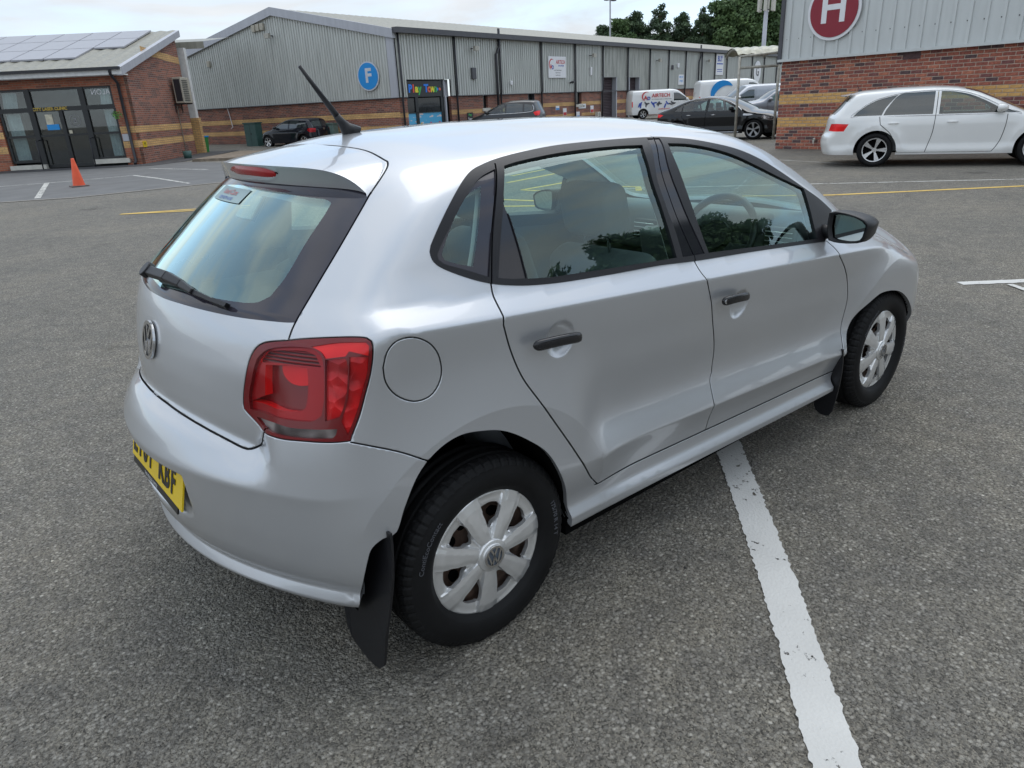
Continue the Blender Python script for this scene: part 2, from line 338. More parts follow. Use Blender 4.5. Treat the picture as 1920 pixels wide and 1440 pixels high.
class Shell:
    def __init__(s,surf,step=.022,bmin=-.62):
        s.S=surf; s.step=step; s.pts=[]; s.edges=[]; s.extra=[]; s.seams=[]; s.bmin=bmin; s.A=math.pi*surf.RC+surf.sx1-surf.sx0; s.B=math.pi/2*.8
    def onsurf(s,P): return s.S.unchart(s.S.chart(P))
    def line(s,P,closed=False,**k):
        Q=crs(P,closed,**k); C=s.S.chart(Q); s.cline(C,closed); return C
    def cline(s,C,closed=False):
        o=len(s.pts); n=len(C); s.pts+=[tuple(c) for c in C]; s.edges+=[(o+i,o+i+1) for i in range(n-1)]
        if closed: s.edges.append((o+n-1,o))
    def seam(s,P,g=.0022,roll=False,**k):
        Q=s.onsurf(crs(P,False,**k)); N=s.S.N(Q); t=np.gradient(Q,axis=0); t/=np.linalg.norm(t,axis=1,keepdims=True)+1e-12
        sd=np.cross(t,N); sd/=np.linalg.norm(sd,axis=1,keepdims=True)+1e-12
        for q in (-g,g): s.cline(s.S.chart(Q+sd*q))
        if roll:
            for q in (-g-.005,g+.005,-g-.0022,g+.0022): s.extra+=[tuple(c) for c in s.S.chart(Q+sd*q)[::1]]
        s.seams.append((Q,g)); return s.S.chart(Q)
    def rail(s,z,a0,a1,step=.02,off=(0,)):
        """extra vertices along constant height (follows creases)"""
        a=np.arange(a0,a1,step)
        for o in off:
            zz=(z(a) if callable(z) else z+0*a)+o
            A1=math.pi/2*s.S.RC; Ln=s.S.sx1-s.S.sx0
            th=np.where(a<A1,a/s.S.RC,np.where(a>A1+Ln,(a-A1-Ln)/s.S.RC+math.pi/2,math.pi/2)); ox=np.where(a<A1,s.S.sx0,np.where(a>A1+Ln,s.S.sx1,s.S.sx0+a-A1))
            O=np.stack([ox,0*ox,zz],-1); d=np.stack([-np.cos(th),-np.sin(th),0*th],-1)
            P=s.S.hit(O,d,0,1.5); s.extra+= [tuple(c) for c in s.S.chart(P)]
    def patch(s,a0,a1,b0,b1,st):
        for a in np.arange(a0,a1,st):
            for b in np.arange(b0,b1,st): s.extra.append((a,b))
    def build(s,zbot):
        a=np.arange(0,s.A+1e-9,s.A/round(s.A/s.step)); P=s.S
        A1=math.pi/2*P.RC; Ln=P.sx1-P.sx0
        th=np.where(a<A1,a/P.RC,np.where(a>A1+Ln,(a-A1-Ln)/P.RC+math.pi/2,math.pi/2)); ox=np.where(a<A1,P.sx0,np.where(a>A1+Ln,P.sx1,P.sx0+a-A1))
        zz=np.array([zbot(v) for v in a]); bot=P.chart(P.hit(np.stack([ox,0*ox,zz],-1),np.stack([-np.cos(th),-np.sin(th),0*th],-1),0,1.5)); bot[:,0]=a
        b=np.arange(bot[0,1],s.B,s.step); b2=np.arange(bot[-1,1],s.B,s.step)
        ring=[tuple(x) for x in bot]+[(s.A,q) for q in b2[1:]]+[(q,s.B) for q in a[::-1]]+[(0,q) for q in b[1:][::-1]]
        s.cline(np.array(ring),True); s.ring=np.array(ring)
        cell=s.step*.45; occ=set()
        for p in s.pts:
            i,j=int(p[0]/cell),int(p[1]/cell)
            for u in (-1,0,1):
                for v in (-1,0,1): occ.add((i+u,j+v))
        ex=[]
        for p in s.extra:
            k=(int(p[0]/.0019),int(p[1]/.0019),1)
            if k in occ: continue
            occ.add(k); ex.append(p)
        for p in ex:
            i,j=int(p[0]/cell),int(p[1]/cell)
            for u in (-1,0,1):
                for v in (-1,0,1): occ.add((i+u,j+v))
        g=[]
        for r,bb in enumerate(np.arange(s.bmin,s.B,s.step*.87)):
            for aa in np.arange((r%2)*s.step/2,s.A,s.step):
                if (int(aa/cell),int(bb/cell)) not in occ: g.append((aa,bb))
        g=np.array(g); allp=np.concatenate([np.array(ex).reshape(-1,2),g]); allp=allp[pip(s.ring,allp)]
        V=[Vector(p) for p in s.pts]+[Vector((float(x),float(y))) for x,y in allp]
        v,e,f,*_=delaunay_2d_cdt(V,s.edges,[],0,1e-6)
        C=np.array([(p.x,p.y) for p in v]); F=np.array([tuple(q) for q in f if len(q)==3]); C[:,1]=np.minimum(C[:,1],s.B)
        s.P=P.unchart(C); s.P[C[:,1]>=s.B-1e-7,1]=0; s.P[C[:,0]<=1e-7,1]=0; s.P[C[:,0]>=s.A-1e-7,1]=0
        s.N=P.N(s.P); s.C=C
        cc=C[F].mean(1); keep=pip(s.ring,cc)
        tri=s.P[F]; ar=np.linalg.norm(np.cross(tri[:,1]-tri[:,0],tri[:,2]-tri[:,0]),axis=1); keep&=ar>1e-9
        F=F[keep]; tri=s.P[F]
        nn=np.cross(tri[:,1]-tri[:,0],tri[:,2]-tri[:,0]); fl=(nn*s.N[F].mean(1)).sum(1)<0; F[fl]=F[fl][:,::-1]
        s.F=F; s.cc=C[F].mean(1); s.ct=s.P[F].mean(1); s.used=np.zeros(len(F),bool)
        gap=np.zeros(len(F),bool)
        for Q,g in s.seams:
            A,Bq=Q[:-1],Q[1:]; lo=Q.min(0)-.02; hi=Q.max(0)+.02; idx=np.where(((s.ct>lo)&(s.ct<hi)).all(1))[0]
            for k in range(0,len(idx),2000):
                ii=idx[k:k+2000]; p=s.ct[ii][:,None]; ab=(Bq-A)[None]; t=np.clip(((p-A)*ab).sum(-1)/((ab*ab).sum(-1)+1e-12),0,1)
                d=np.linalg.norm(p-(A+t[...,None]*ab),axis=-1).min(1); gap[ii]|=d<g*.93
        s.used|=gap; s.gap=gap
    def take(s,*polys,cond=None):
        m=~s.used
        for p in polys: m&=pip(p,s.cc)
        if cond is not None: m&=cond
        s.used|=m; return m
    def part(s,name,m,mat,parent,off=0.,depth=.012,side='both',loc=(0,0,0),inner=False,wall_mat=None,offf=None,roll=False):
        F=s.F[m]
        if len(F)==0: return None
        u,inv=np.unique(F,return_inverse=True); F=inv.reshape(-1,3); P=s.P[u]; N=s.N[u]
        offv=off if offf is None else offf(P)[:,None]
        V=P+N*offv
        gv=np.zeros(len(s.P),bool); gv[np.unique(s.F[s.gap])]=True; gv=gv[u]
        E=np.concatenate([F[:,[0,1]],F[:,[1,2]],F[:,[2,0]]]); key=np.sort(E,1); k=key[:,0].astype(np.int64)*1000000+key[:,1]
        _,ix,ct=np.unique(k,return_index=True,return_counts=True); bd=E[ix[ct==1]]
        ctr=(abs(P[bd[:,0],1])<1e-6)&(abs(P[bd[:,1],1])<1e-6); bd=bd[~ctr]
        if roll and len(bd):
            a,b=bd[:,0],bd[:,1]; t=V[b]-V[a]; o_=np.cross(t,N[a]); acc=np.zeros(V.shape); np.add.at(acc,a,o_); np.add.at(acc,b,o_); l=np.linalg.norm(acc,axis=1); ok=(l>1e-9)&gv
            N=N.copy(); V=V.copy(); acc[ok]/=l[ok][:,None]; N[ok]+=acc[ok]*.9; V[ok]-=s.N[u][ok]*.0011; N/=np.linalg.norm(N,axis=1,keepdims=True)
        nv=len(V); vs=[V]; fs=[F.tolist()]; ns=[N]
        if depth>0 and len(bd):
            a,b=bd[:,0],bd[:,1]; top=np.concatenate([V[a],V[b]]); lo=top-np.concatenate([N[a],N[b]])*depth
            t=V[b]-V[a]; nn=np.cross(t,N[a]); nn/=np.linalg.norm(nn,axis=1,keepdims=True)+1e-12; nn=np.concatenate([nn]*4)
            m_=len(a); vs+= [top,lo]; fs.append([(nv+i,nv+2*m_+i,nv+3*m_+i,nv+m_+i) for i in range(m_)]); ns.append(nn)
        V=np.concatenate(vs); NN=np.concatenate(ns); FF=[tuple(f) for g in fs for f in g]; nf0=len(fs[0])
        if inner: FF=[f[::-1] for f in FF]; NN=-NN
        V0,N0,F0=V,NN,FF; mi=[0]*nf0+[1 if wall_mat else 0]*(len(FF)-nf0)
        if side!='R':
            V2=V*[1,-1,1]; N2=NN*[1,-1,1]; F2=[f[::-1] for f in FF]
            if side=='L': V0,N0,F0=V2,N2,F2
            else:
                o=len(V); mid=np.abs(V[:,1])<1e-7; newi=np.cumsum(~mid)-1+o; mp_=np.where(mid,np.arange(o),newi)
                V0=np.concatenate([V,V2[~mid]]); N0=np.concatenate([NN,N2[~mid]]); F0=FF+[tuple(int(mp_[i]) for i in f) for f in F2]; mi=mi*2
        V0=V0-np.array(loc)
        me=bpy.data.meshes.new(name); me.from_pydata(V0.tolist(),[],F0); me.polygons.foreach_set('use_smooth',[True]*len(F0)); me.polygons.foreach_set('material_index',mi); me.update()
        me.normals_split_custom_set_from_vertices(N0.tolist())
        return link(name,me,[mat]+([wall_mat] if wall_mat else []),parent,loc=loc)
# outlines on the hatchback surface: right half, metres, origin under the rear axle
HF={}
HF['dlo']=[(-0.068,-0.723,1.177),(-0.061,-0.719,1.19),(-0.021,-0.705,1.233),(0.031,-0.685,1.28),(0.09,-0.658,1.322),(0.14,-0.635,1.346),(0.188,-0.621,1.358),(0.256,-0.605,1.368),(0.354,-0.591,1.377),(0.486,-0.58,1.385),(0.624,-0.574,1.387),(0.768,-0.572,1.386),(0.938,-0.571,1.382),(1.003,-0.572,1.379),(1.13,-0.588,1.365),(1.245,-0.605,1.345),(1.367,-0.622,1.318),(1.491,-0.645,1.276),(1.622,-0.67,1.214),(1.772,-0.692,1.138),(1.885,-0.704,1.082),(1.975,-0.718,1.025),(1.932,-0.74,0.987),(1.874,-0.758,0.957),(1.825,-0.781,0.922),(1.586,-0.784,0.943),(1.259,-0.786,0.969),(0.943,-0.786,0.991),(0.755,-0.785,1.008),(0.535,-0.786,1.02),(0.341,-0.786,1.033),(0.226,-0.783,1.045),(0.152,-0.778,1.057),(0.089,-0.772,1.072),(0.031,-0.762,1.093),(-0.028,-0.747,1.122),(-0.058,-0.737,1.142),(-0.068,-0.73,1.158)]
HF['quarter_frame']=[(-0.051,-0.729,1.167),(-0.027,-0.721,1.193),(0.045,-0.697,1.259),(0.114,-0.671,1.309),(0.16,-0.654,1.331),(0.218,-0.641,1.345),(0.135,-0.721,1.21),(0.08,-0.765,1.091),(0.017,-0.752,1.119),(-0.04,-0.739,1.143),(-0.051,-0.733,1.154)]
HF['quarter_clear']=[(-0.037,-0.731,1.165),(-0.011,-0.72,1.199),(0.045,-0.697,1.259),(0.096,-0.679,1.295),(0.146,-0.67,1.311),(0.113,-0.703,1.251),(0.075,-0.731,1.179),(0.043,-0.751,1.124),(-0.0,-0.744,1.137),(-0.032,-0.736,1.151)]
HF['rear_glass']=[(0.255,-0.636,1.35),(0.322,-0.627,1.357),(0.45,-0.618,1.365),(0.586,-0.611,1.368),(0.729,-0.607,1.367),(0.866,-0.609,1.362),(0.848,-0.635,1.339),(0.83,-0.684,1.259),(0.833,-0.716,1.188),(0.84,-0.752,1.096),(0.845,-0.78,1.017),(0.612,-0.78,1.032),(0.409,-0.78,1.046),(0.288,-0.779,1.055),(0.204,-0.775,1.065),(0.204,-0.749,1.136),(0.202,-0.718,1.217),(0.2,-0.694,1.271)]
HF['rear_tri']=[(0.198,-0.695,1.269),(0.2,-0.719,1.215),(0.202,-0.75,1.135),(0.201,-0.775,1.067),(0.15,-0.772,1.074),(0.108,-0.768,1.084),(0.146,-0.737,1.169)]
HF['pillar']=[(0.924,-0.58,1.379),(0.859,-0.673,1.281),(0.856,-0.716,1.185),(0.871,-0.753,1.091),(0.877,-0.78,1.014),(0.997,-0.78,1.006),(0.959,-0.742,1.114),(0.94,-0.707,1.2),(0.937,-0.66,1.298),(0.989,-0.58,1.376)]
HF['front_glass']=[(1.0,-0.606,1.359),(1.101,-0.611,1.35),(1.218,-0.625,1.329),(1.339,-0.642,1.296),(1.464,-0.664,1.248),(1.604,-0.683,1.193),(1.768,-0.695,1.134),(1.774,-0.736,1.032),(1.772,-0.774,0.941),(1.478,-0.779,0.965),(1.266,-0.78,0.984),(1.02,-0.78,1.005),(1.007,-0.761,1.059),(0.991,-0.722,1.162),(0.984,-0.685,1.247),(0.983,-0.643,1.321)]
HF['seam_rear']=[(0.234,-0.623,1.358),(0.137,-0.721,1.209),(0.085,-0.768,1.082),(0.082,-0.771,1.075),(0.074,-0.797,1.033),(0.068,-0.833,0.977),(0.092,-0.834,0.898),(0.123,-0.843,0.816),(0.168,-0.848,0.741),(0.232,-0.849,0.642),(0.294,-0.849,0.548),(0.339,-0.848,0.477),(0.386,-0.836,0.406),(0.420,-0.82,0.370),(0.438,-0.812,0.353)]
HF['seam_bot']=[(.438,-.81,.353),(.7,-.81,.345),(1.035,-.81,.335),(1.5,-.81,.321),(1.992,-.815,.306)]
HF['seam_mid']=[(0.965,-0.573,1.38),(0.897,-0.66,1.301),(0.891,-0.707,1.205),(0.907,-0.746,1.106),(0.939,-0.781,1.007),(0.937,-0.786,0.992),(0.935,-0.822,0.951),(0.956,-0.835,0.904),(0.989,-0.833,0.841),(1.021,-0.825,0.756),(1.062,-0.806,0.643),(1.066,-0.798,0.558),(1.05,-0.806,0.531),(1.04,-0.826,0.478),(1.037,-0.837,0.446),(1.038,-0.819,0.378),(1.035,-0.807,0.336)]
HF['seam_front']=[(1.992,-0.816,0.305),(1.988,-0.848,0.40),(2.015,-0.83,0.501),(2.031,-0.828,0.622),(1.998,-0.829,0.724),(1.94,-0.832,0.793),(1.86,-0.834,0.863),(1.855,-0.803,0.9),(1.84,-0.78,0.922)]
HF['fuel']=[(-0.28,-0.809,0.948),(-0.266,-0.811,0.984),(-0.24,-0.815,1.005),(-0.198,-0.819,1.005),(-0.157,-0.822,0.982),(-0.132,-0.823,0.946),(-0.126,-0.825,0.903),(-0.139,-0.827,0.869),(-0.169,-0.826,0.845),(-0.213,-0.821,0.844),(-0.255,-0.813,0.871),(-0.277,-0.809,0.91)]
HF['lamp']=[(-0.522,-0.493,0.834),(-0.516,-0.494,0.86),(-0.506,-0.498,0.891),(-0.49,-0.506,0.938),(-0.478,-0.516,0.966),(-0.467,-0.529,0.984),(-0.455,-0.546,0.995),(-0.44,-0.572,1.001),(-0.418,-0.612,1.007),(-0.396,-0.648,1.013),(-0.359,-0.707,1.02),(-0.321,-0.762,1.024),(-0.302,-0.786,1.022),(-0.296,-0.795,1.015),(-0.296,-0.8,1.004),(-0.302,-0.802,0.971),(-0.313,-0.8,0.931),(-0.328,-0.797,0.892),(-0.348,-0.793,0.842),(-0.368,-0.789,0.804),(-0.378,-0.787,0.783),(-0.405,-0.769,0.783),(-0.433,-0.738,0.783),(-0.458,-0.699,0.782),(-0.482,-0.654,0.779),(-0.499,-0.618,0.779),(-0.514,-0.585,0.777),(-0.519,-0.559,0.788),(-0.523,-0.522,0.806),(-0.525,-0.496,0.822)]
HF['lamp_bowl']=[(-0.514,-0.516,0.843),(-0.509,-0.515,0.864),(-0.497,-0.522,0.899),(-0.481,-0.529,0.941),(-0.47,-0.539,0.963),(-0.452,-0.566,0.983),(-0.423,-0.619,0.994),(-0.398,-0.669,0.996),(-0.388,-0.695,0.991),(-0.385,-0.712,0.977),(-0.39,-0.724,0.944),(-0.404,-0.733,0.885),(-0.416,-0.733,0.846),(-0.427,-0.721,0.835),(-0.439,-0.703,0.829),(-0.47,-0.645,0.826),(-0.497,-0.582,0.828),(-0.518,-0.52,0.825)]
HF['lamp_upper']=[(-0.474,-0.537,0.954),(-0.459,-0.555,0.977),(-0.435,-0.604,0.985),(-0.407,-0.661,0.989),(-0.396,-0.69,0.981),(-0.395,-0.709,0.955),(-0.427,-0.646,0.954),(-0.455,-0.586,0.952),(-0.476,-0.538,0.948)]
HF['lamp_recess']=[(-0.471,-0.554,0.944),(-0.439,-0.623,0.95),(-0.415,-0.674,0.95),(-0.421,-0.682,0.92),(-0.431,-0.687,0.881),(-0.439,-0.685,0.858),(-0.451,-0.669,0.847),(-0.476,-0.617,0.844),(-0.498,-0.565,0.846),(-0.515,-0.514,0.843),(-0.492,-0.561,0.868)]
HF['lamp_bulb']=[(-0.454,-0.592,0.946),(-0.439,-0.624,0.949),(-0.416,-0.672,0.95),(-0.424,-0.676,0.919),(-0.43,-0.672,0.908),(-0.439,-0.655,0.905),(-0.45,-0.631,0.907),(-0.456,-0.61,0.917),(-0.457,-0.596,0.932)]
HF['lamp_clear']=[(-0.516,-0.545,0.809),(-0.49,-0.611,0.813),(-0.468,-0.66,0.809),(-0.439,-0.714,0.812),(-0.397,-0.767,0.815),(-0.403,-0.766,0.801),(-0.41,-0.761,0.793),(-0.438,-0.728,0.791),(-0.468,-0.675,0.788),(-0.491,-0.628,0.788),(-0.51,-0.582,0.791)]
HF['lamp_side']=[(-0.382,-0.721,0.974),(-0.351,-0.764,0.979),(-0.351,-0.771,0.961),(-0.363,-0.775,0.907),(-0.376,-0.772,0.867),(-0.388,-0.767,0.843),(-0.414,-0.742,0.833),(-0.398,-0.732,0.905)]
HF['lamp_outer']=[(-0.344,-0.771,0.983),(-0.309,-0.798,0.98),(-0.317,-0.798,0.942),(-0.333,-0.795,0.899),(-0.352,-0.79,0.852),(-0.38,-0.783,0.799),(-0.387,-0.771,0.831),(-0.372,-0.776,0.867),(-0.36,-0.777,0.906)]
HF['lamp_top']=[(-0.392,-0.678,0.999),(-0.352,-0.733,1.011),(-0.307,-0.788,1.013),(-0.303,-0.796,1.005),(-0.309,-0.798,0.982),(-0.341,-0.767,0.995),(-0.35,-0.764,0.984),(-0.381,-0.721,0.976),(-0.383,-0.706,0.99)]
HF['hatch_top']=[(-0.001,0.092,1.42),(-0.006,-0.071,1.419),(0.009,-0.213,1.414),(0.017,-0.314,1.403),(0.008,-0.42,1.383),(0.005,-0.442,1.377),(-0.016,-0.47,1.364),(-0.06,-0.499,1.337),(-0.103,-0.518,1.307),(-0.14,-0.535,1.277),(-0.228,-0.564,1.198),(-0.313,-0.584,1.118),(-0.392,-0.604,1.043),(-0.418,-0.611,1.008)]
HF['hatch_low']=[(-0.517,-0.579,0.773),(-0.531,-0.573,0.739),(-0.542,-0.559,0.722),(-0.556,-0.535,0.708),(-0.567,-0.509,0.707),(-0.59,-0.427,0.72),(-0.609,-0.285,0.738),(-0.617,-0.126,0.751),(-0.615,-0.016,0.757)]
HF['glass_low']=[(-0.535,0.123,1.052),(-0.54,-0.11,1.045),(-0.511,-0.283,1.044),(-0.466,-0.438,1.041),(-0.415,-0.558,1.041),(-0.393,-0.601,1.043)]
HF['glass_clear']=[(-0.524,0.07,1.068),(-0.527,-0.047,1.066),(-0.501,-0.215,1.072),(-0.458,-0.377,1.072),(-0.426,-0.454,1.074),(-0.396,-0.484,1.089),(-0.348,-0.484,1.13),(-0.272,-0.462,1.201),(-0.201,-0.444,1.262),(-0.174,-0.433,1.286),(-0.172,-0.407,1.295),(-0.203,-0.272,1.303),(-0.224,0.014,1.312)]
HF['bump_seam']=[(-0.379,-0.787,0.78),(-0.332,-0.808,0.758),(-0.258,-0.826,0.72),(-0.161,-0.836,0.658)]
HF['arch']=[(-0.305,-0.821,0.513),(-0.275,-0.826,0.579),(-0.23,-0.831,0.655),(-0.171,-0.835,0.702),(-0.106,-0.84,0.722),(-0.04,-0.843,0.715),(0.038,-0.846,0.69),(0.12,-0.848,0.635),(0.198,-0.848,0.561),(0.260,-0.845,0.45),(0.296,-0.83,0.36),(0.311,-0.82,0.29)]
HF['arch_f']=[(1.998,-0.84,0.33),(2.022,-0.847,0.434),(2.073,-0.838,0.508),(2.154,-0.844,0.575),(2.267,-0.846,0.622),(2.445,-0.842,0.604),(2.599,-0.835,0.543),(2.743,-0.821,0.431),None,None]
HF['flap']=[]
# ------------------------------------------------------------------ materials shared by vehicles
M={}
M['silver']=paint('silver_paint',(.56,.575,.60),.62,.35)
M['trim']=plain('black_trim',(.014,.014,.017),.42,bs=.15,bscale=900,Specular_IOR_Level=.35)
M['gloss']=plain('gloss_black_panel',(.02,.02,.026),.07,coat=0) if False else plain('gloss_black_panel',(.02,.02,.026),.07)
M['glass']=glassmat('window_glass',(.77,.95,.90),1.9,gcol=(.84,1,.97))
M['glassrear']=glassmat('rear_window_glass',(.68,.88,.85),2.9,gcol=(.80,1,.97))
M['ceramic']=plain('ceramic_border',(.035,.033,.045),.08)
M['liner']=plain('headliner_fabric',(.55,.56,.55),.9)
M['cabin']=plain('cabin_plastic',(.11,.115,.12),.6,bs=.1,bscale=500)
M['fabric']=plain('seat_fabric',(.15,.16,.17),.95,bs=.3,bscale=600)
M['rubber']=plain('tyre_rubber',(.008,.008,.0085),.62,var=.3,scale=9,bs=.15,bscale=300,Specular_IOR_Level=.22)
M['rubbermk']=plain('tyre_marking',(.085,.088,.10),.55)
M['cover']=plain('wheel_cover_silver',(.76,.76,.755),.27,.65,var=.05,scale=22)
M['rust']=plain('rusty_steel',(.10,.062,.045),.75,.2,var=.6,scale=30)
M['dark']=plain('dark_cavity',(.006,.006,.006),.9,Specular_IOR_Level=0.0)
M['chrome']=plain('chrome',(.62,.62,.62),.12,1.0)
M['blackpl']=plain('black_plastic',(.011,.011,.013),.40,bs=.2,bscale=700,Specular_IOR_Level=.4)
M['handle']=plain('gloss_handle',(.014,.014,.016),.16)
M['red']=plain('red_reflector',(.66,.005,.010),.22,.1,Specular_IOR_Level=.4)
M['red2']=plain('dark_red_lens',(.34,.005,.009),.2,.2,Specular_IOR_Level=.4)
M['red3']=plain('maroon_lens',(.16,.003,.006),.2)
M['redbr']=plain('bright_red_lens',(.85,.010,.012),.18,.1)
M['mirror']=plain('mirror_silvering',(.55,.62,.61),.02,1.0,var=.01)
M['cover_glass']=glassmat('lamp_cover',(1,.98,.98),.22)
def pleat():
    m=NT('clear_reflector'); v=m.coord(); wv=m.n('ShaderNodeTexNoise',{'Vector':v,'Scale':14.0,'Detail':1.0}).outputs[0]
    m.bsdf(m.ramp(wv,[(.38,(.05,.04,.04)),(.5,(.16,.14,.14)),(.6,(.45,.43,.42))]),.15,.5); return m.m
M['clear']=pleat()
def redtex():
    m=NT('facetted_red'); v=m.coord(); vo=m.n('ShaderNodeTexVoronoi',{'Vector':v,'Scale':26.0,'Randomness':1.0})
    nz=m.n('ShaderNodeTexNoise',{'Vector':v,'Scale':16.0,'Detail':3.0}).outputs[0]
    m.bsdf(m.ramp(nz,[(.30,(.26,.004,.008)),(.5,(.50,.007,.011)),(.70,(.76,.009,.013))]),.2,.3,vo.outputs['Distance'],.5,.01); return m.m
M['redfac']=redtex()
def ribs():
    m=NT('ribbed_red'); v=m.coord(); wv=m.n('ShaderNodeTexWave',{'Vector':v,'Scale':38.0},bands_direction='Z').outputs['Color']
    m.bsdf(m.ramp(wv,[(.2,(.05,.003,.005)),(.8,(.22,.005,.008))]),.22,.2,wv,.4,.004); return m.m
M['redrib']=ribs()
# ------------------------------------------------------------------ wheels
def tyre_mesh(R,rr,wd,seg=240,detail=True):
    """tyre about y; outer face towards -y; centre plane y=0"""
    h=wd/2
    prof=[(rr-.012,-h*.62),(rr+.004,-h*.80),(rr+.014,-h*.90),(rr+.016,-h*.915),(rr+(R-rr)*.30,-h*.985),(rr+(R-rr)*.46,-h*1.0),(rr+(R-rr)*.64,-h*.975),(R-.028,-h*.925),(R-.024,-h*.925),(R-.014,-h*.86),(R-.006,-h*.77),(R-.001,-h*.64)]
    if detail:
        for gx in (-.42,0,.42): prof+=[(R,(gx-.10)*h),(R-.007,(gx-.085)*h),(R-.007,(gx+.085)*h),(R,(gx+.10)*h)]
    prof+=[(R-.001,h*.64),(R-.006,h*.77),(R-.014,h*.86),(R-.028,h*.925),(rr+(R-rr)*.46,h),(rr+.014,h*.9),(rr-.012,h*.62)]
    vs=[];fs=[];m=len(prof)
    for i in range(seg):
        a=2*math.pi*i/seg
        for k,(r,y) in enumerate(prof):
            if detail and 7<=k<=11 and i%4==0: r=r-.0045*(1 if k>7 else .3)
            if detail and 4<=k<=6: r=r+.0
            vs.append((r*math.cos(a),y,r*math.sin(a)))
    for i in range(seg):
        j=(i+1)%seg
        for k in range(m-1): fs.append((i*m+k,i*m+k+1,j*m+k+1,j*m+k))
    me=bpy.data.meshes.new('tyre'); me.from_pydata(vs,[],fs); me.polygons.foreach_set('use_smooth',[not(detail and (f%(m-1)) in (7,8,9,10,11,12,13,14,15,16,17)) for f in range(len(fs))]); me.update(); me.materials.append(M['rubber']); return me
def cover_mesh(R=.203,n=7,ph=0.):
    """seven broad spokes with openings between, heightfield with cut holes; outer face -y"""
    pts=[];edges=[]; da=2*math.pi/n
    holes=[]
    for k in range(n):
        c=ph+(k+.5)*da; h=[]
        for r,w in ((.082,.00),(.087,.085),(.106,.170),(.127,.215),(.146,.232),(.158,.19),(.162,.0)): h.append((r,w))
        P=[(r,c+w) for r,w in h]+[(r,c-w) for r,w in h[::-1][1:-1]]
        P=[np.array((r*math.cos(a),r*math.sin(a),0)) for r,a in P]; Q=crs(P,True,corner=60,step=.004)[:,:2]; holes.append(Q)
        o=len(pts); pts+=[tuple(q) for q in Q]; edges+=[(o+i,o+(i+1)%len(Q)) for i in range(len(Q))]
    def sw(r): return .085/ r*.20+ .185 - .10*np.clip((r-.05)/.13,0,1)*0 if False else np.clip(.028+ .075*(r-.03)/.15,.02,.11)/np.maximum(r,.02)*.62
    for s_ in (-1,1):
        for k in range(n):
            for dw in (0,.0035):
                rs=np.arange(.040,R-.004,.004); o=len(pts)
                w=.034*(rs/.15)**.55*.98
                aa=ph+k*da+s_*(w+dw)/rs
                pts+=[(float(r*math.cos(a)),float(r*math.sin(a))) for r,a in zip(rs,aa)]
    for r in (.030,.034,.038,.167,.171,.177,.183,.190,.194,.198,R):
        nn=168; o=len(pts); pts+=[(r*math.cos(2*math.pi*i/nn),r*math.sin(2*math.pi*i/nn)) for i in range(nn)]
        if r==R: edges+=[(o+i,o+(i+1)%nn) for i in range(nn)]
    for r in np.arange(.006,.166,.0075):
        nn=max(6,int(2*math.pi*r/.0075)); pts+=[(r*math.cos(2*math.pi*(i+.5)/nn),r*math.sin(2*math.pi*(i+.5)/nn)) for i in range(nn)]
    v,e,f,*_=delaunay_2d_cdt([Vector(p) for p in pts],edges,[],1,1e-5)
    C=np.array([(p.x,p.y) for p in v]); F=np.array([t for t in f if len(t)==3]); cc=C[F].mean(1)
    keep=np.hypot(cc[:,0],cc[:,1])<R
    for h in holes: keep&=~pip(h,cc)
    F=F[keep]
    def hgt(C):
        r=np.hypot(C[:,0],C[:,1])+1e-6; a=np.arctan2(C[:,1],C[:,0])-ph; d=np.abs((a+da/2)%da-da/2)*r; w=.034*(r/.15)**.55
        spoke=np.maximum(np.clip((w+.0036-d)/.0036,0,1),np.clip((r-.182)/.008,0,1)); base=.012*(1-(r/R)**2)-.002
        ridge=.0032*np.clip((np.abs(d)-w*.62)/(w*.1),0,1)*spoke
        valley=-.019*np.sin(np.clip((r-.03)/(R-.03),0,1)*math.pi)**.8
        low=valley*(1-spoke); rim=np.where(r>.167,-.006*np.clip((r-.167)/.03,0,1),0)
        edge=-.012*np.clip((r-.197)/.006,0,1)
        hub=.0015*(r<.036)
        return base+low+rim+edge+hub-ridge
    Hh=hgt(C); V=np.stack([C[:,0],-Hh,C[:,1]],-1)
    t=V[F]; nn=np.cross(t[:,1]-t[:,0],t[:,2]-t[:,0]); fl=nn[:,1]>0; F[fl]=F[fl][:,::-1]
    E=np.concatenate([F[:,[0,1]],F[:,[1,2]],F[:,[2,0]]]); key=np.sort(E,1); _,ix,ct=np.unique(key[:,0].astype(np.int64)*100000+key[:,1],return_index=True,return_counts=True); bd=E[ix[ct==1]]
    nv=len(V); a,b=bd[:,0],bd[:,1]; top=np.concatenate([V[a],V[b]]); lo=top+[0,.014,0]; m_=len(a)
    V=np.concatenate([V,top,lo]); FF=[tuple(map(int,x)) for x in F]+[(nv+i,nv+2*m_+i,nv+3*m_+i,nv+m_+i) for i in range(m_)]
    me=bpy.data.meshes.new('wheel_cover'); me.from_pydata(V.tolist(),[],FF); me.polygons.foreach_set('use_smooth',[True]*len(FF)); me.update(); me.materials.append(M['cover'])
    try: me.set_sharp_from_angle(angle=math.radians(28))
    except Exception: pass
    return me
def ring_pts(r,w,n=40):
    vs=[];fs=[]
    for i in range(n):
        a=2*math.pi*i/n
        for q in (r-w/2,r+w/2): vs.append((q*math.cos(a),q*math.sin(a),0))
    for i in range(n): j=(i+1)%n; fs.append((2*i,2*i+1,2*j+1,2*j))
    return vs,fs
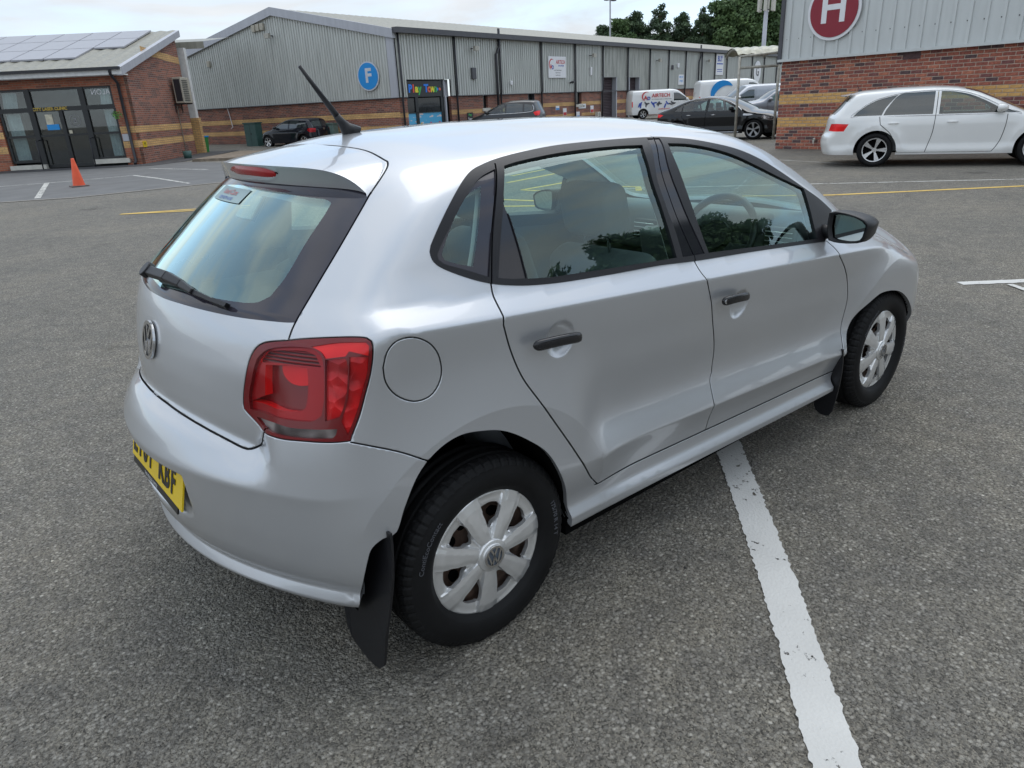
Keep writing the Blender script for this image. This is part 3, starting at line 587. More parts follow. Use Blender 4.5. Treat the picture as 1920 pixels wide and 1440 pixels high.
def badge_geo(R):
    """round badge: ring, V above W, as raised strokes in the xy plane"""
    b=MB(); t=R*.17
    v,f=ring_pts(R*.91,R*.18); b.add(v,f)
    v2=[(x,y,R*.12) for x,y,z in v]; b.add(v2,f); 
    n=len(v)//2
    b.add(v+v2,[(2*i,2*((i+1)%n),2*n+2*((i+1)%n),2*n+2*i) for i in range(n)]+[(2*i+1,2*n+2*i+1,2*n+2*((i+1)%n)+1,2*((i+1)%n)+1) for i in range(n)])
    def stroke(p,q):
        p=np.array(p)*R;q=np.array(q)*R; d=q-p; d/=np.linalg.norm(d); nrm=np.array([-d[1],d[0]])*t/2
        c=[p+nrm,p-nrm,q-nrm,q+nrm]; b.add([(*x,0) for x in c]+[(*x,R*.11) for x in c],[(4,5,6,7),(0,1,5,4),(1,2,6,5),(2,3,7,6),(3,0,4,7)])
    stroke((-.34,.80),(0,.10)); stroke((.34,.80),(0,.10))
    stroke((-.70,.50),(-.30,-.76)); stroke((-.30,-.76),(0,-.04)); stroke((0,-.04),(.30,-.76)); stroke((.30,-.76),(.70,.50))
    return b
def arc_text(name,body,size,r,a0,y,mat,parent,flip=1):
    v,f=text_verts(body,size,.0006); o=[]
    for x,yy,z in v: a=a0-x/r; rr=r+yy; o.append((rr*math.cos(a),y-z,rr*math.sin(a)))
    return mesh(name,o,f,mat,parent)
def ASPH():
    m=NT('asphalt'); v=m.coord()
    v1=m.n('ShaderNodeTexVoronoi',{'Vector':v,'Scale':78.0,'Randomness':1.0}); v2=m.n('ShaderNodeTexVoronoi',{'Vector':v,'Scale':210.0,'Randomness':1.0})
    st=m.ramp(v1.outputs['Color'],[(.0,(.060,.057,.052)),(.35,(.125,.120,.110)),(.7,(.205,.198,.183)),(.93,(.31,.30,.28)),(1,(.50,.49,.46))])
    fine=m.ramp(v2.outputs['Color'],[(.2,(.042,.040,.036)),(.8,(.175,.165,.145))])
    f=m.ramp(v1.outputs['Distance'],[(.25,(0,0,0)),(.60,(1,1,1))])
    c=m.mix(f,st,fine)
    big=m.n('ShaderNodeTexNoise',{'Vector':v,'Scale':.55,'Detail':5.0,'Roughness':.6}).outputs[0]; c=m.mix(1.0,c,m.ramp(big,[(.30,(1.22,1.21,1.18)),(.5,(1.50,1.47,1.40)),(.72,(1.82,1.74,1.58))]),'MULTIPLY')
    mid=m.n('ShaderNodeTexNoise',{'Vector':v,'Scale':7.0,'Detail':4.0}).outputs[0]; c=m.mix(1.0,c,m.ramp(mid,[(.32,(.86,.86,.87)),(.68,(1.12,1.11,1.08))]),'MULTIPLY')
    st2=m.n('ShaderNodeTexNoise',{'Vector':v,'Scale':1.7,'Detail':7.0,'Roughness':.7,'Distortion':.6}).outputs[0]; c=m.mix(1.0,c,m.ramp(st2,[(.28,(.62,.61,.60)),(.40,(1,1,1)),(.66,(1,1,1)),(.80,(1.20,1.16,1.08))]),'MULTIPLY')
    oil=m.n('ShaderNodeTexVoronoi',{'Vector':v,'Scale':.42,'Randomness':1.0}).outputs['Distance']; oil=m.math('ADD',oil,m.math('MULTIPLY',m.math('SUBTRACT',mid,.5),.18)); c=m.mix(1.0,c,m.ramp(oil,[(.05,(.66,.65,.64)),(.12,(1,1,1))]),'MULTIPLY')
    h=m.math('MULTIPLY_ADD',v1.outputs['Distance'],-1.0,m.math('MULTIPLY',v2.outputs['Distance'],-.5)); hn=m.n('ShaderNodeTexNoise',{'Vector':v,'Scale':140.0,'Detail':3.0}).outputs[0]
    hh=m.math('ADD',h,m.math('MULTIPLY',hn,1.2))
    m.bsdf(c,.78,0,hh,1.0,.009); return m.m
def ground_h(x,y):
    d=x*.588+y*.722
    return .28*sst(26,44,d)*sst(-30,-5,x-.9*y+20) if False else .26*sst(27,46,d)
def PAINT(name,col,wear=.5,scale=28.):
    m=NT(name); v=m.coord(); n=m.n('ShaderNodeTexNoise',{'Vector':v,'Scale':scale,'Detail':6.0,'Roughness':.65}).outputs[0]
    n2=m.n('ShaderNodeTexNoise',{'Vector':v,'Scale':3.0,'Detail':4.0}).outputs[0]
    c=m.ramp(n2,[(.3,tuple(k*.86 for k in col)),(.7,col)])
    b=m.n('ShaderNodeBsdfPrincipled',{'Base Color':c,'Roughness':.75}); vo=m.n('ShaderNodeTexVoronoi',{'Vector':v,'Scale':110.0}); bu=m.n('ShaderNodeBump',{'Height':vo.outputs['Distance'],'Strength':.5,'Distance':.004}); m.t.links.new(bu.outputs[0],b.inputs['Normal'])
    a=m.math('ADD',n,m.math('MULTIPLY',m.math('SUBTRACT',n2,.5),.5)); a=m.ramp(a,[(wear,(0,0,0)),(wear+.02,(1,1,1))])
    t=m.n('ShaderNodeBsdfTransparent'); x=m.n('ShaderNodeMixShader',{0:a,1:t.outputs[0],2:b.outputs[0]}); m.t.links.new(x.outputs[0],m.out.inputs[0]); return m.m
M['asphalt']=ASPH(); M['white_line']=PAINT('worn_white_paint',(.62,.615,.59),.335); M['white_thin']=PAINT('faded_white_paint',(.60,.59,.55),.43); M['yellow_line']=PAINT('yellow_road_paint',(.74,.50,.12),.36)
# ground grid, fine near, coarse far
gx=np.concatenate([np.linspace(-900,-60,8),np.linspace(-50,90,57),np.linspace(110,900,9)]); gy=gx+10
X_,Y_=np.meshgrid(gx,gy,indexing='ij'); Z_=ground_h(X_,Y_)
nx,ny=X_.shape; vs=np.stack([X_.ravel(),Y_.ravel(),Z_.ravel()],-1); fs=[(i*ny+j,(i+1)*ny+j,(i+1)*ny+j+1,i*ny+j+1) for i in range(nx-1) for j in range(ny-1)]
tag(mesh('ground',vs,fs,M['asphalt'],None,True),'worn grey asphalt of the car park with pale chippings','asphalt',kind='structure')
def strip(name,pts,w,mat,z=.004,rag=.0,step=.4,label=None,cat='line',group=None,kind='structure'):
    P=[np.array(p,float) for p in pts]; Q=[]
    for a,b in zip(P[:-1],P[1:]):
        n=max(1,int(np.linalg.norm(b-a)/step)); Q+=[a+(b-a)*i/n for i in range(n)]
    Q.append(P[-1]); Q=np.array(Q); t=np.gradient(Q,axis=0); t/=np.linalg.norm(t,axis=1,keepdims=True); nn=np.stack([-t[:,1],t[:,0]],-1)
    n=len(Q); r1=RNG.normal(0,1,n)*rag; r2=RNG.normal(0,1,n)*rag
    if rag>0: k=np.array([.25,.5,.25]); r1=np.convolve(r1,k,'same')*1.3+RNG.normal(0,1,n)*rag*.4; r2=np.convolve(r2,k,'same')*1.3+RNG.normal(0,1,n)*rag*.4
    A=Q+nn*(w/2+r1)[:,None]; B=Q-nn*(w/2+r2)[:,None]; vs=[(x,y,float(ground_h(x,y))+z) for x,y in A]+[(x,y,float(ground_h(x,y))+z) for x,y in B]
    o=mesh(name,vs,[(i,n+i,n+i+1,i+1) for i in range(n-1)],mat); tag(o,label,cat,group,kind); return o
strip('bay_line',[(2.35,.18),(1.57,-.56),(.84,-1.245),(.30,-1.72),(-.5,-2.42)],.118,M['white_line'],rag=.0028,step=.008,label='thick worn white bay line running under the silver hatchback')
strip('bay_line',[(5.29,-.20),(5.67,-.53),(7.0,-1.75)],.10,M['white_line'],rag=.003,step=.02,label='short white line on the asphalt at the right edge of the frame')
strip('bay_line',[(5.34,-.66),(5.47,-.49)],.05,M['white_line'],rag=.003,step=.02,z=.008,label='white stub joining the short line at the right edge')
strip('bay_line',[(8.0,7.9),(8.66,7.1),(11.03,4.1),(12.94,1.59),(15,-1.1)],.075,M['white_thin'],step=.1,label='thin white line between the yellow line and the white estate car')
strip('bay_line',[(15.06,7.18),(14.73,5.89),(14.4,4.6)],.07,M['white_thin'],step=.1,label='faint white line running under the tail of the white estate car')
strip('yellow_line',[(7.6,6.35),(8.35,5.70),(8.66,4.91),(9.13,3.47) ] if False else [(8.2,5.75),(8.70,4.85),(9.81,3.19),(12.01,1.32),(14.5,-.8)],.11,M['yellow_line'],step=.1,label='yellow line on the asphalt in front of the white estate car')
yl=[[(8.20,5.75),(6.9,6.95)],[(8.14,7.3),(7.99,8.28)],[(7.99,8.28),(9.4,8.47),(10.7,8.0)],[(8.14,7.3),(9.57,7.31),(10.3,7.0)],[(8.73,9.59),(10.59,10.06)],[(9.73,10.64),(11.48,11.19)],[(6.89,7.4),(7.03,6.86)],[(6.35,6.76),(6.6,6.39)],[(4.40,10.9),(3.2,12.0)],[(3.9,9.9),(2.5,11.0)],[(12.89,11.65),(13.36,11.71)]]
yl=[[(9.23,6.95),(9.35,6.60),(8.9,6.2)],[(7.99,8.28),(9.4,8.47)],[(7.99,8.28),(8.14,7.3),(8.25,6.8)],[(8.73,9.59),(10.59,10.06)],[(9.73,10.64),(11.48,11.19)],[(6.6,8.2),(6.89,7.4),(7.03,6.86),(8.2,5.75)],[(5.9,7.6),(6.35,6.76),(6.6,6.39),(7.6,5.3)],[(4.45,10.8),(4.1,11.2)],[(3.95,9.75),(3.55,10.1)]]
for p in yl: strip('yellow_line',p,.11,M['yellow_line'],step=.1,label='yellow zigzag road marking seen through the windows of the silver hatchback',group='yellow zigzag strokes beyond the silver hatchback')
strip('yellow_line',[(1.95,12.34),(2.85,11.85),(3.9,11.2)],.10,M['yellow_line'],step=.1,label='yellow stroke pointing left, upper edge of the pair left of the hatchback'); strip('yellow_line',[(1.95,12.30),(2.78,11.62),(3.7,10.9)],.10,M['yellow_line'],z=.007,step=.1,label='yellow stroke pointing left, lower edge of the pair left of the hatchback')
strip('bay_line',[(-.6,23.9),(1.32,23.47),(3.01,23.06),(4.80,23.11),(4.88,21),(4.84,17.76)],.09,M['white_thin'],step=.2,label='long white line bending near the orange cone')
strip('bay_line',[(2.46,23.2),(1.45,17.85)],.13,M['white_thin'],step=.2,z=.007,label='short white bay divider left of the orange cone')
strip('bay_line',[(6.08,26.2),(6.95,22.68)],.09,M['white_thin'],step=.2,label='white line running behind the roof spoiler of the hatchback')
M['kerb']=plain('kerb_concrete',(.27,.25,.22),.85,var=.25,scale=12,bs=.3); M['path']=plain('footpath_tarmac',(.060,.060,.063),.85,var=.3,scale=3,bs=.4,bscale=60); M['soil']=plain('bare_gravel',(.20,.16,.12),.95,var=.35,scale=5,bs=.6,bscale=20)
strip('kerb_channel',[(-3,18.3),(.7,17.7),(2.05,16.95),(4.93,17.0),(8,16.8)],.16,M['kerb'],z=.010,step=.5,label='worn concrete channel crossing the tarmac behind the hatchback',cat='channel')
M['tar2']=plain('smoother_tarmac',(.135,.135,.134),.85,var=.14,scale=1.5,bs=.4,bscale=70)
def sheet(name,pts,mat,z,label,cat): 
    o=mesh(name,[(x,y,float(ground_h(x,y))+z) for x,y in pts],[tuple(range(len(pts)))],mat); return tag(o,label,cat,kind='structure')
sheet('car_park',[(-25,20),(-3,18.3),(.7,17.7),(2.05,16.95),(4.93,17.0),(8,16.8),(9,24),(8.2,28.6),(2,33),(-20,48)],M['tar2'],.002,'smoother dark tarmac in front of the brick unit on the left','tarmac')
# loose grit and small stones near the camera: one uncountable scatter
g_=MB(); rg_=random.Random(9)
for i in range(520):
    x=rg_.uniform(-1.2,6.5); y=rg_.uniform(-3.2,1.8) if i%3 else rg_.uniform(.9,6); q=rg_.uniform(.002,.0055)*(1.6 if rg_.random()<.06 else 1); a=rg_.uniform(0,6.28)
    v=[(x+q*k*math.cos(a+t),y+q*k*.7*math.sin(a+t),.001+h*q) for t,k,h in ((0,1.2,0),(1.4,.9,0),(3.0,1.1,0),(4.6,.8,0),(.6,.5,1.1),(3.6,.5,.9))]
    g_.add(v,[(0,1,4),(1,2,4),(2,5,4),(2,3,5),(3,0,5),(0,4,5)],0 if rg_.random()<.6 else 1)
gm=g_.obj('loose_grit',[plain('pale_grit',(.34,.31,.27),.8,var=.4,scale=3),plain('dark_grit',(.05,.048,.045),.8,var=.4,scale=3)]); tag(gm,'scattered grit on the asphalt','grit',kind='stuff')
print('ground',round(time.time()-T0,1))
# ------------------------------------------------------------------ building materials
def BRICK(name,cols,mortar,sw=.235,sh=.079,seed=0):
    """coursed brickwork in the wall's own x (along) / z (up)"""
    m=NT(name); c=m.n('ShaderNodeTexCoord'); sp=m.n('ShaderNodeSeparateXYZ',{0:c.outputs['Object']}); cb=m.n('ShaderNodeCombineXYZ',{0:sp.outputs[0],1:sp.outputs[2]})
    b=m.n('ShaderNodeTexBrick',{'Vector':cb.outputs[0],'Color1':(*cols[0],1),'Color2':(*cols[1],1),'Mortar':(*mortar,1),'Scale':1.0,'Mortar Size':.009,'Mortar Smooth':.2,'Bias':-.1,'Brick Width':sw,'Row Height':sh})
    mp2=m.n('ShaderNodeMapping',{'Vector':cb.outputs[0],'Scale':(1/sw*.5,1/sh,1)}); sn=m.n('ShaderNodeVectorMath',{0:mp2.outputs[0]},operation='FLOOR'); wn_=m.n('ShaderNodeTexWhiteNoise',{'Vector':sn.outputs[0]})
    col=m.mix(m.math('MULTIPLY',m.math('GREATER_THAN',wn_.outputs[0],.80),.55),b.outputs['Color'],(cols[2][0],cols[2][1],cols[2][2]))
    col=m.mix(b.outputs['Fac'],col,mortar)
    nz=m.n('ShaderNodeTexNoise',{'Vector':c.outputs['Object'],'Scale':1.1,'Detail':5.0}).outputs[0]; col=m.mix(1.0,col,m.ramp(nz,[(.3,(.78,.76,.76)),(.7,(1.12,1.1,1.08))]),'MULTIPLY')
    m.bsdf(col,.85,0,m.math('SUBTRACT',1.0,b.outputs['Fac']),.6,.008); return m.m
M['brick']=BRICK('red_brickwork',((.33,.115,.075),(.17,.075,.062),(.07,.045,.050)),(.32,.26,.21))
M['brickl']=BRICK('orange_red_brickwork',((.44,.145,.080),(.30,.100,.062),(.10,.055,.050)),(.34,.24,.17))
M['buff']=BRICK('buff_brickwork',((.72,.45,.19),(.63,.39,.16),(.56,.33,.13)),(.34,.24,.14))
def STEEL(name,col,streak=.25):
    m=NT(name); v=m.coord(); n=m.n('ShaderNodeTexNoise',{'Vector':m.coord(scale=(3,3,.25)),'Scale':2.2,'Detail':6.0,'Roughness':.6}).outputs[0]
    c=m.ramp(n,[(.25,tuple(k*(1-streak) for k in col)),(.6,col),(.85,tuple(min(1,k*1.06) for k in col))]); m.bsdf(c,.45,.15); return m.m
M['clad']=STEEL('grey_green_cladding',(.56,.575,.545)); M['cladH']=STEEL('pale_grey_cladding',(.60,.62,.61),.10); M['verge']=STEEL('pale_grey_flashing',(.46,.47,.51),.12)
M['clad_dirty']=STEEL('algae_stained_cladding',(.52,.53,.49),.55)
M['roof']=STEEL('weathered_roof_sheet',(.30,.29,.24),.35); M['gutter']=plain('dark_grey_gutter',(.075,.075,.085),.5); M['pipe']=plain('black_downpipe',(.022,.022,.028),.4)
M['roller']=plain('brown_roller_shutter',(.075,.055,.062),.5); M['darkwin']=plain('dark_window_pane',(.015,.018,.02),.06); M['whitepvc']=plain('white_fascia',(.72,.72,.71),.4)
M['sill']=plain('pale_stone_sill',(.58,.56,.50),.8); M['frame']=plain('black_window_frame',(.018,.02,.022),.35); M['shopglass']=glassmat('shop_glass',(.70,.76,.76),1.9)
M['solar']=plain('solar_panel_glass',(.33,.33,.36),.35,.0,var=.04); M['alu']=plain('aluminium',(.6,.6,.6),.35,1.0); M['curtain']=plain('pale_curtain',(.80,.86,.90),.9,var=.2,scale=3)
M['green']=plain('green_cabinet_paint',(.045,.105,.095),.55); M['greenb']=plain('grey_green_cabinet_paint',(.13,.19,.17),.6); M['white']=plain('white_sign_face',(.78,.78,.80),.45,var=.03); M['galv']=plain('galvanised_tube',(.42,.40,.35),.55,.3,var=.25,scale=10)
M['signblue']=plain('sign_blue',(.012,.27,.68),.4,var=.03); M['signred']=plain('sign_maroon',(.26,.012,.028),.4,var=.05); M['signrimgrey']=plain('sign_grey',(.60,.62,.66),.4)
M['orange']=plain('cone_orange',(.80,.105,.035),.5,var=.08); M['cream']=plain('cream_casing',(.42,.39,.32),.5,var=.15); M['poly']=plain('clear_polycarbonate',(.42,.41,.32),.3,var=.2)
def local(o,parent,loc,rz): o.parent=parent; o.location=loc; o.rotation_euler=(0,0,rz); return o
def corr(x0,x1,z0f,z1f,pitch=.20,d=.035,duty=.5):
    """corrugated sheet in x/z, ribs proud towards -y; z0f,z1f functions of x"""
    xs=[];n=max(1,int(round((x1-x0)/pitch))); p=(x1-x0)/n
    for i in range(n):
        a=x0+i*p; xs+=[(a,0),(a+p*(1-duty)*.5,0),(a+p*(.5-duty*.5)+.03*p,-d),(a+p*(.5+duty*.5)-.03*p,-d),(a+p*(1-(1-duty)*.5),0)]
    xs.append((x1,0)); v=[];f=[]
    for x,y in xs: v+=[(x,y,z0f(x)),(x,y,z1f(x))]
    for i in range(len(xs)-1): f.append((2*i,2*i+2,2*i+3,2*i+1))
    return v,f
# ================================================================== unit F (long warehouse)
KX,KY=18.7,29.5; AL=math.atan2(10.7,45.2); AG=math.atan2(13.7,-5.3)
F=empty('warehouse',(KX,KY,0)); tag(F,'long grey clad warehouse with brick base and dark downpipes behind the car park','warehouse')
lw=empty('long_side',(0,0,0),AL); lw.parent=F; gw=empty('gable_side',(0,0,0),AG+math.pi); gw.parent=F
# long wall: local x 0..62, outward -y.  gable: local x from -14.78 (far) to 0 (corner), outward: rotate so that x axis points from far end to corner
EV=4.95; CB=2.08; BAY=[0,4.18,7.98,12.05,15.86,19.40,22.95,26.44,29.7,32.9,36.2,39.1,41.9,44.95,48.5,52,56,60]
segs=[(0,.55),(3.80,6.46),(6.90,10.75),(11.45,16.15),(16.85,19.42),(21.6,23.3),(25.1,60)]
for a,c in segs: b=MB(); b.box(a,0,-.5,c,.3,CB); b.obj('brick_wall',M['brick'],lw)
for a,c,z in ((6.46,6.90,1.40),(16.15,16.85,1.32)): b=MB(); b.box(a,0,-.5,c,.3,z); b.obj('brick_wall',M['brick'],lw)
for z0,z1 in ((1.16,1.38),(.60,.80)):
    for a,c in ((0,.55),(3.80,6.46),(6.90,10.75),(11.45,16.15),(16.85,19.42),(21.6,23.3),(25.1,60)): b=MB(); b.box(a-.002,-.004,z0+(.10 if z1>1 and a>11 else 0),c+.002,.02,z1+(.10 if z1>1 and a>11 else 0)); b.obj('buff_band',M['buff'],lw)
for k in range(len(BAY)-1):
    a,c=BAY[k]+.04,BAY[k+1]-.04; dirty=k in (5,6)
    bot=lambda x,k=k:(CB if not (k==0 and .55<x<3.80) and not (k==5) and not (k==6 and x<25.1) else (2.92 if k else 2.87))
    if k==0: parts=[(a,.55,CB),(.55,3.80,2.87),(3.80,c,CB)]
    elif k==5: parts=[(a,21.55,2.95),(21.55,c,CB)]
    elif k==6: parts=[(a,25.05,2.94),(25.05,c,CB)]
    elif k in (11,12): parts=[(a,c-1,2.75),(c-1,c,CB)]
    else: parts=[(a,c,CB)]
    v=[];f=[]
    for p,q,z in parts:
        vv,ff=corr(p,q,lambda x,z=z:z,lambda x:EV,.20,.04); o=len(v); v+=vv; f+=[tuple(i+o for i in t) for t in ff]
    local(mesh('cladding_bay',v,f,M['clad_dirty' if dirty else 'clad']),lw,(0,-.06,0),0)
b=MB(); b.box(0,.0,CB,.55,.04,EV+.1); b.box(.55,.36,-.3,3.8,.4,EV); b.box(.55,.0,2.88,3.8,.04,EV+.1); b.box(3.8,.0,CB,19.4,.04,EV+.1); b.box(19.4,.0,2.96,25.1,.04,EV+.1); b.box(19.4,.36,-.3,25.1,.4,3.2); b.box(21.6,.0,CB,23.3,.04,2.98); b.box(25.1,.0,CB,39.1,.04,EV+.1); b.box(39.1,.0,2.76,44.9,.04,EV+.1); b.box(39.1,.36,-.3,44.9,.4,2.9); b.box(44.9,.0,CB,60,.04,EV+.1); b.obj('inner_lining',M['frame'],lw)
bb=MB(); bb.box(0,-.10,CB-.03,.55,.0,CB+.01); bb.box(3.8,-.10,CB-.03,60,.0,CB+.01); bb.obj('cladding_drip',M['gutter'],lw)
for i,x in enumerate(BAY[:-1]):
    b=MB(); px_=x+.0; 
    if i==0: px_=.14
    b.tube([(px_,-.17,EV+.02),(px_,-.17,CB+.1),(px_,-.12,CB-.08),(px_,-.12,-.3)],.05 if i not in (2,9) else .05,8); b.obj('downpipe',M['pipe'],lw,True)
for x in (7.55,35.4):
    b=MB(); b.tube([(x+.35,-.2,5.4),(x+.35,-.2,EV+.05),(x+.35,-.22,4.55),(x,-.22,4.1),(x,-.22,-.2)],.07,8); b.obj('soil_pipe',M['pipe'],lw,True)
b=MB(); b.box(-.15,-.42,EV-.08,60,-.10,EV+.16); b.obj('gutter',M['gutter'],lw)
# roof (both slopes), corrugated along the slope
HG=7.39; RZ=6.45
def roofpt(s,t):   # s along long side, t 0 at long eave, 1 at ridge, 2 at far eave
    e=np.array([math.cos(AL),math.sin(AL)])*s; g=np.array([math.cos(AG),math.sin(AG)])*HG*t; z=EV+.12+(RZ-EV)*(t if t<=1 else 2-t); return (e[0]+g[0],e[1]+g[1],z)
v=[];f=[];n=0
for i in range(241):
    s=-.15+i*.25; h=.035*(i%2)
    for t in (-.045,1,2.045): p=roofpt(s,t); v.append((p[0],p[1],p[2]+h))
for i in range(240): f+=[(3*i,3*i+3,3*i+4,3*i+1),(3*i+1,3*i+4,3*i+5,3*i+2)]
mesh('roof_sheet',v,f,M['roof'],F)
# gable wall
gz=lambda x: EV+(RZ-EV)*(1-abs(x+HG)/HG)
b=MB(); b.box(-14.78,0,-.5,0,.3,CB); b.obj('brick_wall',M['brick'],gw)
for z0,z1 in ((1.18,1.43),(.60,.82)): b=MB(); b.box(-14.78,-.004,z0,-.0,.02,z1); b.obj('buff_band',M['buff'],gw)
for k in range(4):
    a,c=-14.78+k*3.695,-14.78+(k+1)*3.695
    if k==3: c=-.38
    vv,ff=corr(a,c,lambda x:CB,lambda x:gz(x),.165,.032); local(mesh('cladding_bay',vv,ff,M['clad']),gw,(0,-.05,0),0)
b=MB(); b.box(-.38,-.10,CB,.03,.0,EV+.05); b.obj('corner_flashing',M['verge'],gw)
b=MB(); b.box(-14.8,-.11,CB-.03,0,0,CB+.005); b.obj('cladding_drip',M['gutter'],gw)
b=MB()
b.add([(-14.95,-.22,EV-.30),(-14.95,-.22,EV+.10),(-HG,-.22,RZ+.20),(-HG,-.22,RZ-.18),(-14.95,.05,EV-.30),(-14.95,.05,EV+.10),(-HG,.05,RZ+.20),(-HG,.05,RZ-.18)],[(0,3,2,1),(4,5,6,7),(0,1,5,4),(3,7,6,2),(1,2,6,5),(0,4,7,3)])
b.add([(.12,-.22,EV-.30),(.12,-.22,EV+.10),(-HG,-.22,RZ+.20),(-HG,-.22,RZ-.18),(.12,.05,EV-.30),(.12,.05,EV+.10),(-HG,.05,RZ+.20),(-HG,.05,RZ-.18)],[(0,1,2,3),(4,7,6,5),(0,4,5,1),(3,2,6,7),(1,5,6,2),(0,3,7,4)])
b.obj('verge_flashing',M['verge'],gw)
def wpt(par,x,y,z): 
    a=AL if par is lw else AG+math.pi; return (KX+x*math.cos(a)-y*math.sin(a),KY+x*math.sin(a)+y*math.cos(a),z)
def disc(b,cx,cz,r,y,mi,n=48,d=.03,sx=1.):
    vs=[(cx+r*sx*math.cos(2*math.pi*i/n),y,cz+r*math.sin(2*math.pi*i/n)) for i in range(n)]; b.add(vs+[(x,yy+d,z) for x,yy,z in vs],[tuple(range(n))]+[(i,n+i,n+(i+1)%n,(i+1)%n) for i in range(n)],mi)
def wallthing(name,par,x,z,label,cat,group=None):
    a=AL if par is lw else AG+math.pi; p=wpt(par,x,0,z); o=empty(name,p,a); tag(o,label,cat,group); return o
WT=lambda w,h=0,y=-.12: (lambda p:(p[0]+w,y-p[2],p[1]+h))
s_=wallthing('round_sign',gw,-1.60,3.11,'round blue sign with a white letter F on the warehouse gable','sign')
b=MB(); disc(b,0,0,.66,-.16,0); b.obj('sign_rim',M['signrimgrey'],s_); b=MB(); disc(b,0,0,.60,-.175,0,d=.01); b.obj('sign_face',M['signblue'],s_)
lettering('sign_letter','F',.86,WT(.02,.0,-.178),M['signrimgrey'],s_,.004,.03)
def flood(par,x,z,label):
    o=wallthing('flood_light',par,x,z,label,'light'); b=MB(); b.box(-.03,-.35,-.02,.03,-.05,.02); b.obj('bracket',M['pipe'],o); b=MB(); b.box(-.16,-.50,-.12,.16,-.34,.10); b.obj('lamp_head',M['galv'],o); return o
flood(gw,-7.6,5.35,'black floodlight on a short arm below the warehouse ridge'); flood(lw,5.6,4.35,'floodlight high on the second cladding bay'); flood(lw,17.8,4.25,'floodlight on the bay right of the white AIRTECH board'); flood(lw,27.6,4.1,'floodlight high on the bay just right of the stained shutter bays'); flood(lw,37.2,4.2,'small floodlight left of the blue and white notice board')
for i,(x,z,lb) in enumerate([(-8.75,5.78,'left'),(-8.45,5.80,'middle'),(-8.15,5.82,'right')]):
    o=wallthing('emergency_light',gw,x,z,'cream alarm box, %s of three under the warehouse ridge'%lb,'alarm box'); b=MB(); b.box(-.12,-.22,-.16,.12,-.08,.16); bevel(b.obj('casing',M['cream'],o),.02)
o=wallthing('alarm_box',gw,-12.6,4.35,'small cream alarm box near the left end of the gable','alarm box'); b=MB(); b.box(-.10,-.2,-.15,.10,-.07,.15); bevel(b.obj('casing',M['cream'],o),.02)
o=wallthing('junction_box',lw,5.6,3.15,'dark rectangular box on the second cladding bay','box'); b=MB(); b.box(-.17,-.22,-.28,.17,-.1,.28); bevel(b.obj('casing',M['gutter'],o),.02)
o=wallthing('alarm_box',lw,8.95,2.65,'small white alarm on the bay left of the AIRTECH board','alarm box'); b=MB(); b.box(-.10,-.2,-.10,.10,-.08,.12); bevel(b.obj('casing',M['white'],o),.03)
o=wallthing('camera',lw,15.3,2.62,'black and white camera right of the AIRTECH board','camera'); b=MB(); b.tube([(0,-.1,.0),(-.02,-.3,.06)],.05,8); b.tube([(-.16,-.38,.0),(.14,-.34,.10)],.06,10); b.obj('housing',M['pipe'],o,True)
o=wallthing('alarm_box',lw,17.85,3.35,'tall white alarm box under the floodlight right of the AIRTECH board','alarm box'); b=MB(); b.box(-.10,-.2,-.28,.10,-.08,.22); bevel(b.obj('casing',M['white'],o),.03)
for x,z,l in ((30.4,3.65,'dark wall vent left of a small white alarm'),(31.4,3.8,'small white alarm on the bay above the blue notice')):
    o=wallthing('wall_box',lw,x,z,l,'box'); b=MB(); b.box(-.14,-.22,-.16,.14,-.08,.16); bevel(b.obj('casing',M['gutter' if 'dark' in l else 'white'],o),.03)
# AIRTECH board
o=wallthing('wall_sign',lw,13.78,3.52,'white AIRTECH board with red and blue logo on the grey cladding','sign')
b=MB(); b.box(-.98,-.16,-.60,.98,-.12,.60); b.obj('board',M['white'],o); M['airred']=plain('sign_red',(.55,.03,.04),.5); M['airblue']=plain('sign_deep_blue',(.03,.08,.42),.5); M['greytext']=plain('grey_print',(.25,.25,.27),.6)
lettering('sign_lettering','AIRTECH',.30,WT(.36,.28,-.163),M['airred'],o,.003,.004,sx=.84); lettering('sign_small_print','SOLUTIONS',.12,WT(.42,.08,-.163),M['airblue'],o,.003)
lettering('sign_logo','A',.34,WT(-.72,.02,-.163),M['airred'],o,.003,.012); lettering('sign_logo','D',.30,WT(-.52,-.02,-.163),M['airblue'],o,.003,.012)
def arc(b,cx,cz,r,w,a0,a1,y,n=20):
    vs=[]
    for i in range(n+1):
        a=a0+(a1-a0)*i/n; ww=w*math.sin(math.pi*(i+.6)/(n+1.2)); vs+=[(cx+(r-ww/2)*math.cos(a),y,cz+(r-ww/2)*math.sin(a)),(cx+(r+ww/2)*math.cos(a),y,cz+(r+ww/2)*math.sin(a))]
    b.add(vs,[(2*i,2*i+1,2*i+3,2*i+2) for i in range(n)])
b=MB(); arc(b,-.60,.14,.30,.09,math.radians(60),math.radians(250),-.165); b.obj('sign_swoosh',M['airred'],o)
for h,t in ((-.18,'AIR CONDITIONING'),(-.32,'VENTILATION'),(-.46,'028 9079 4100')): lettering('sign_small_print',t,.085,WT(.05,h,-.163),M['greytext'],o,.002)
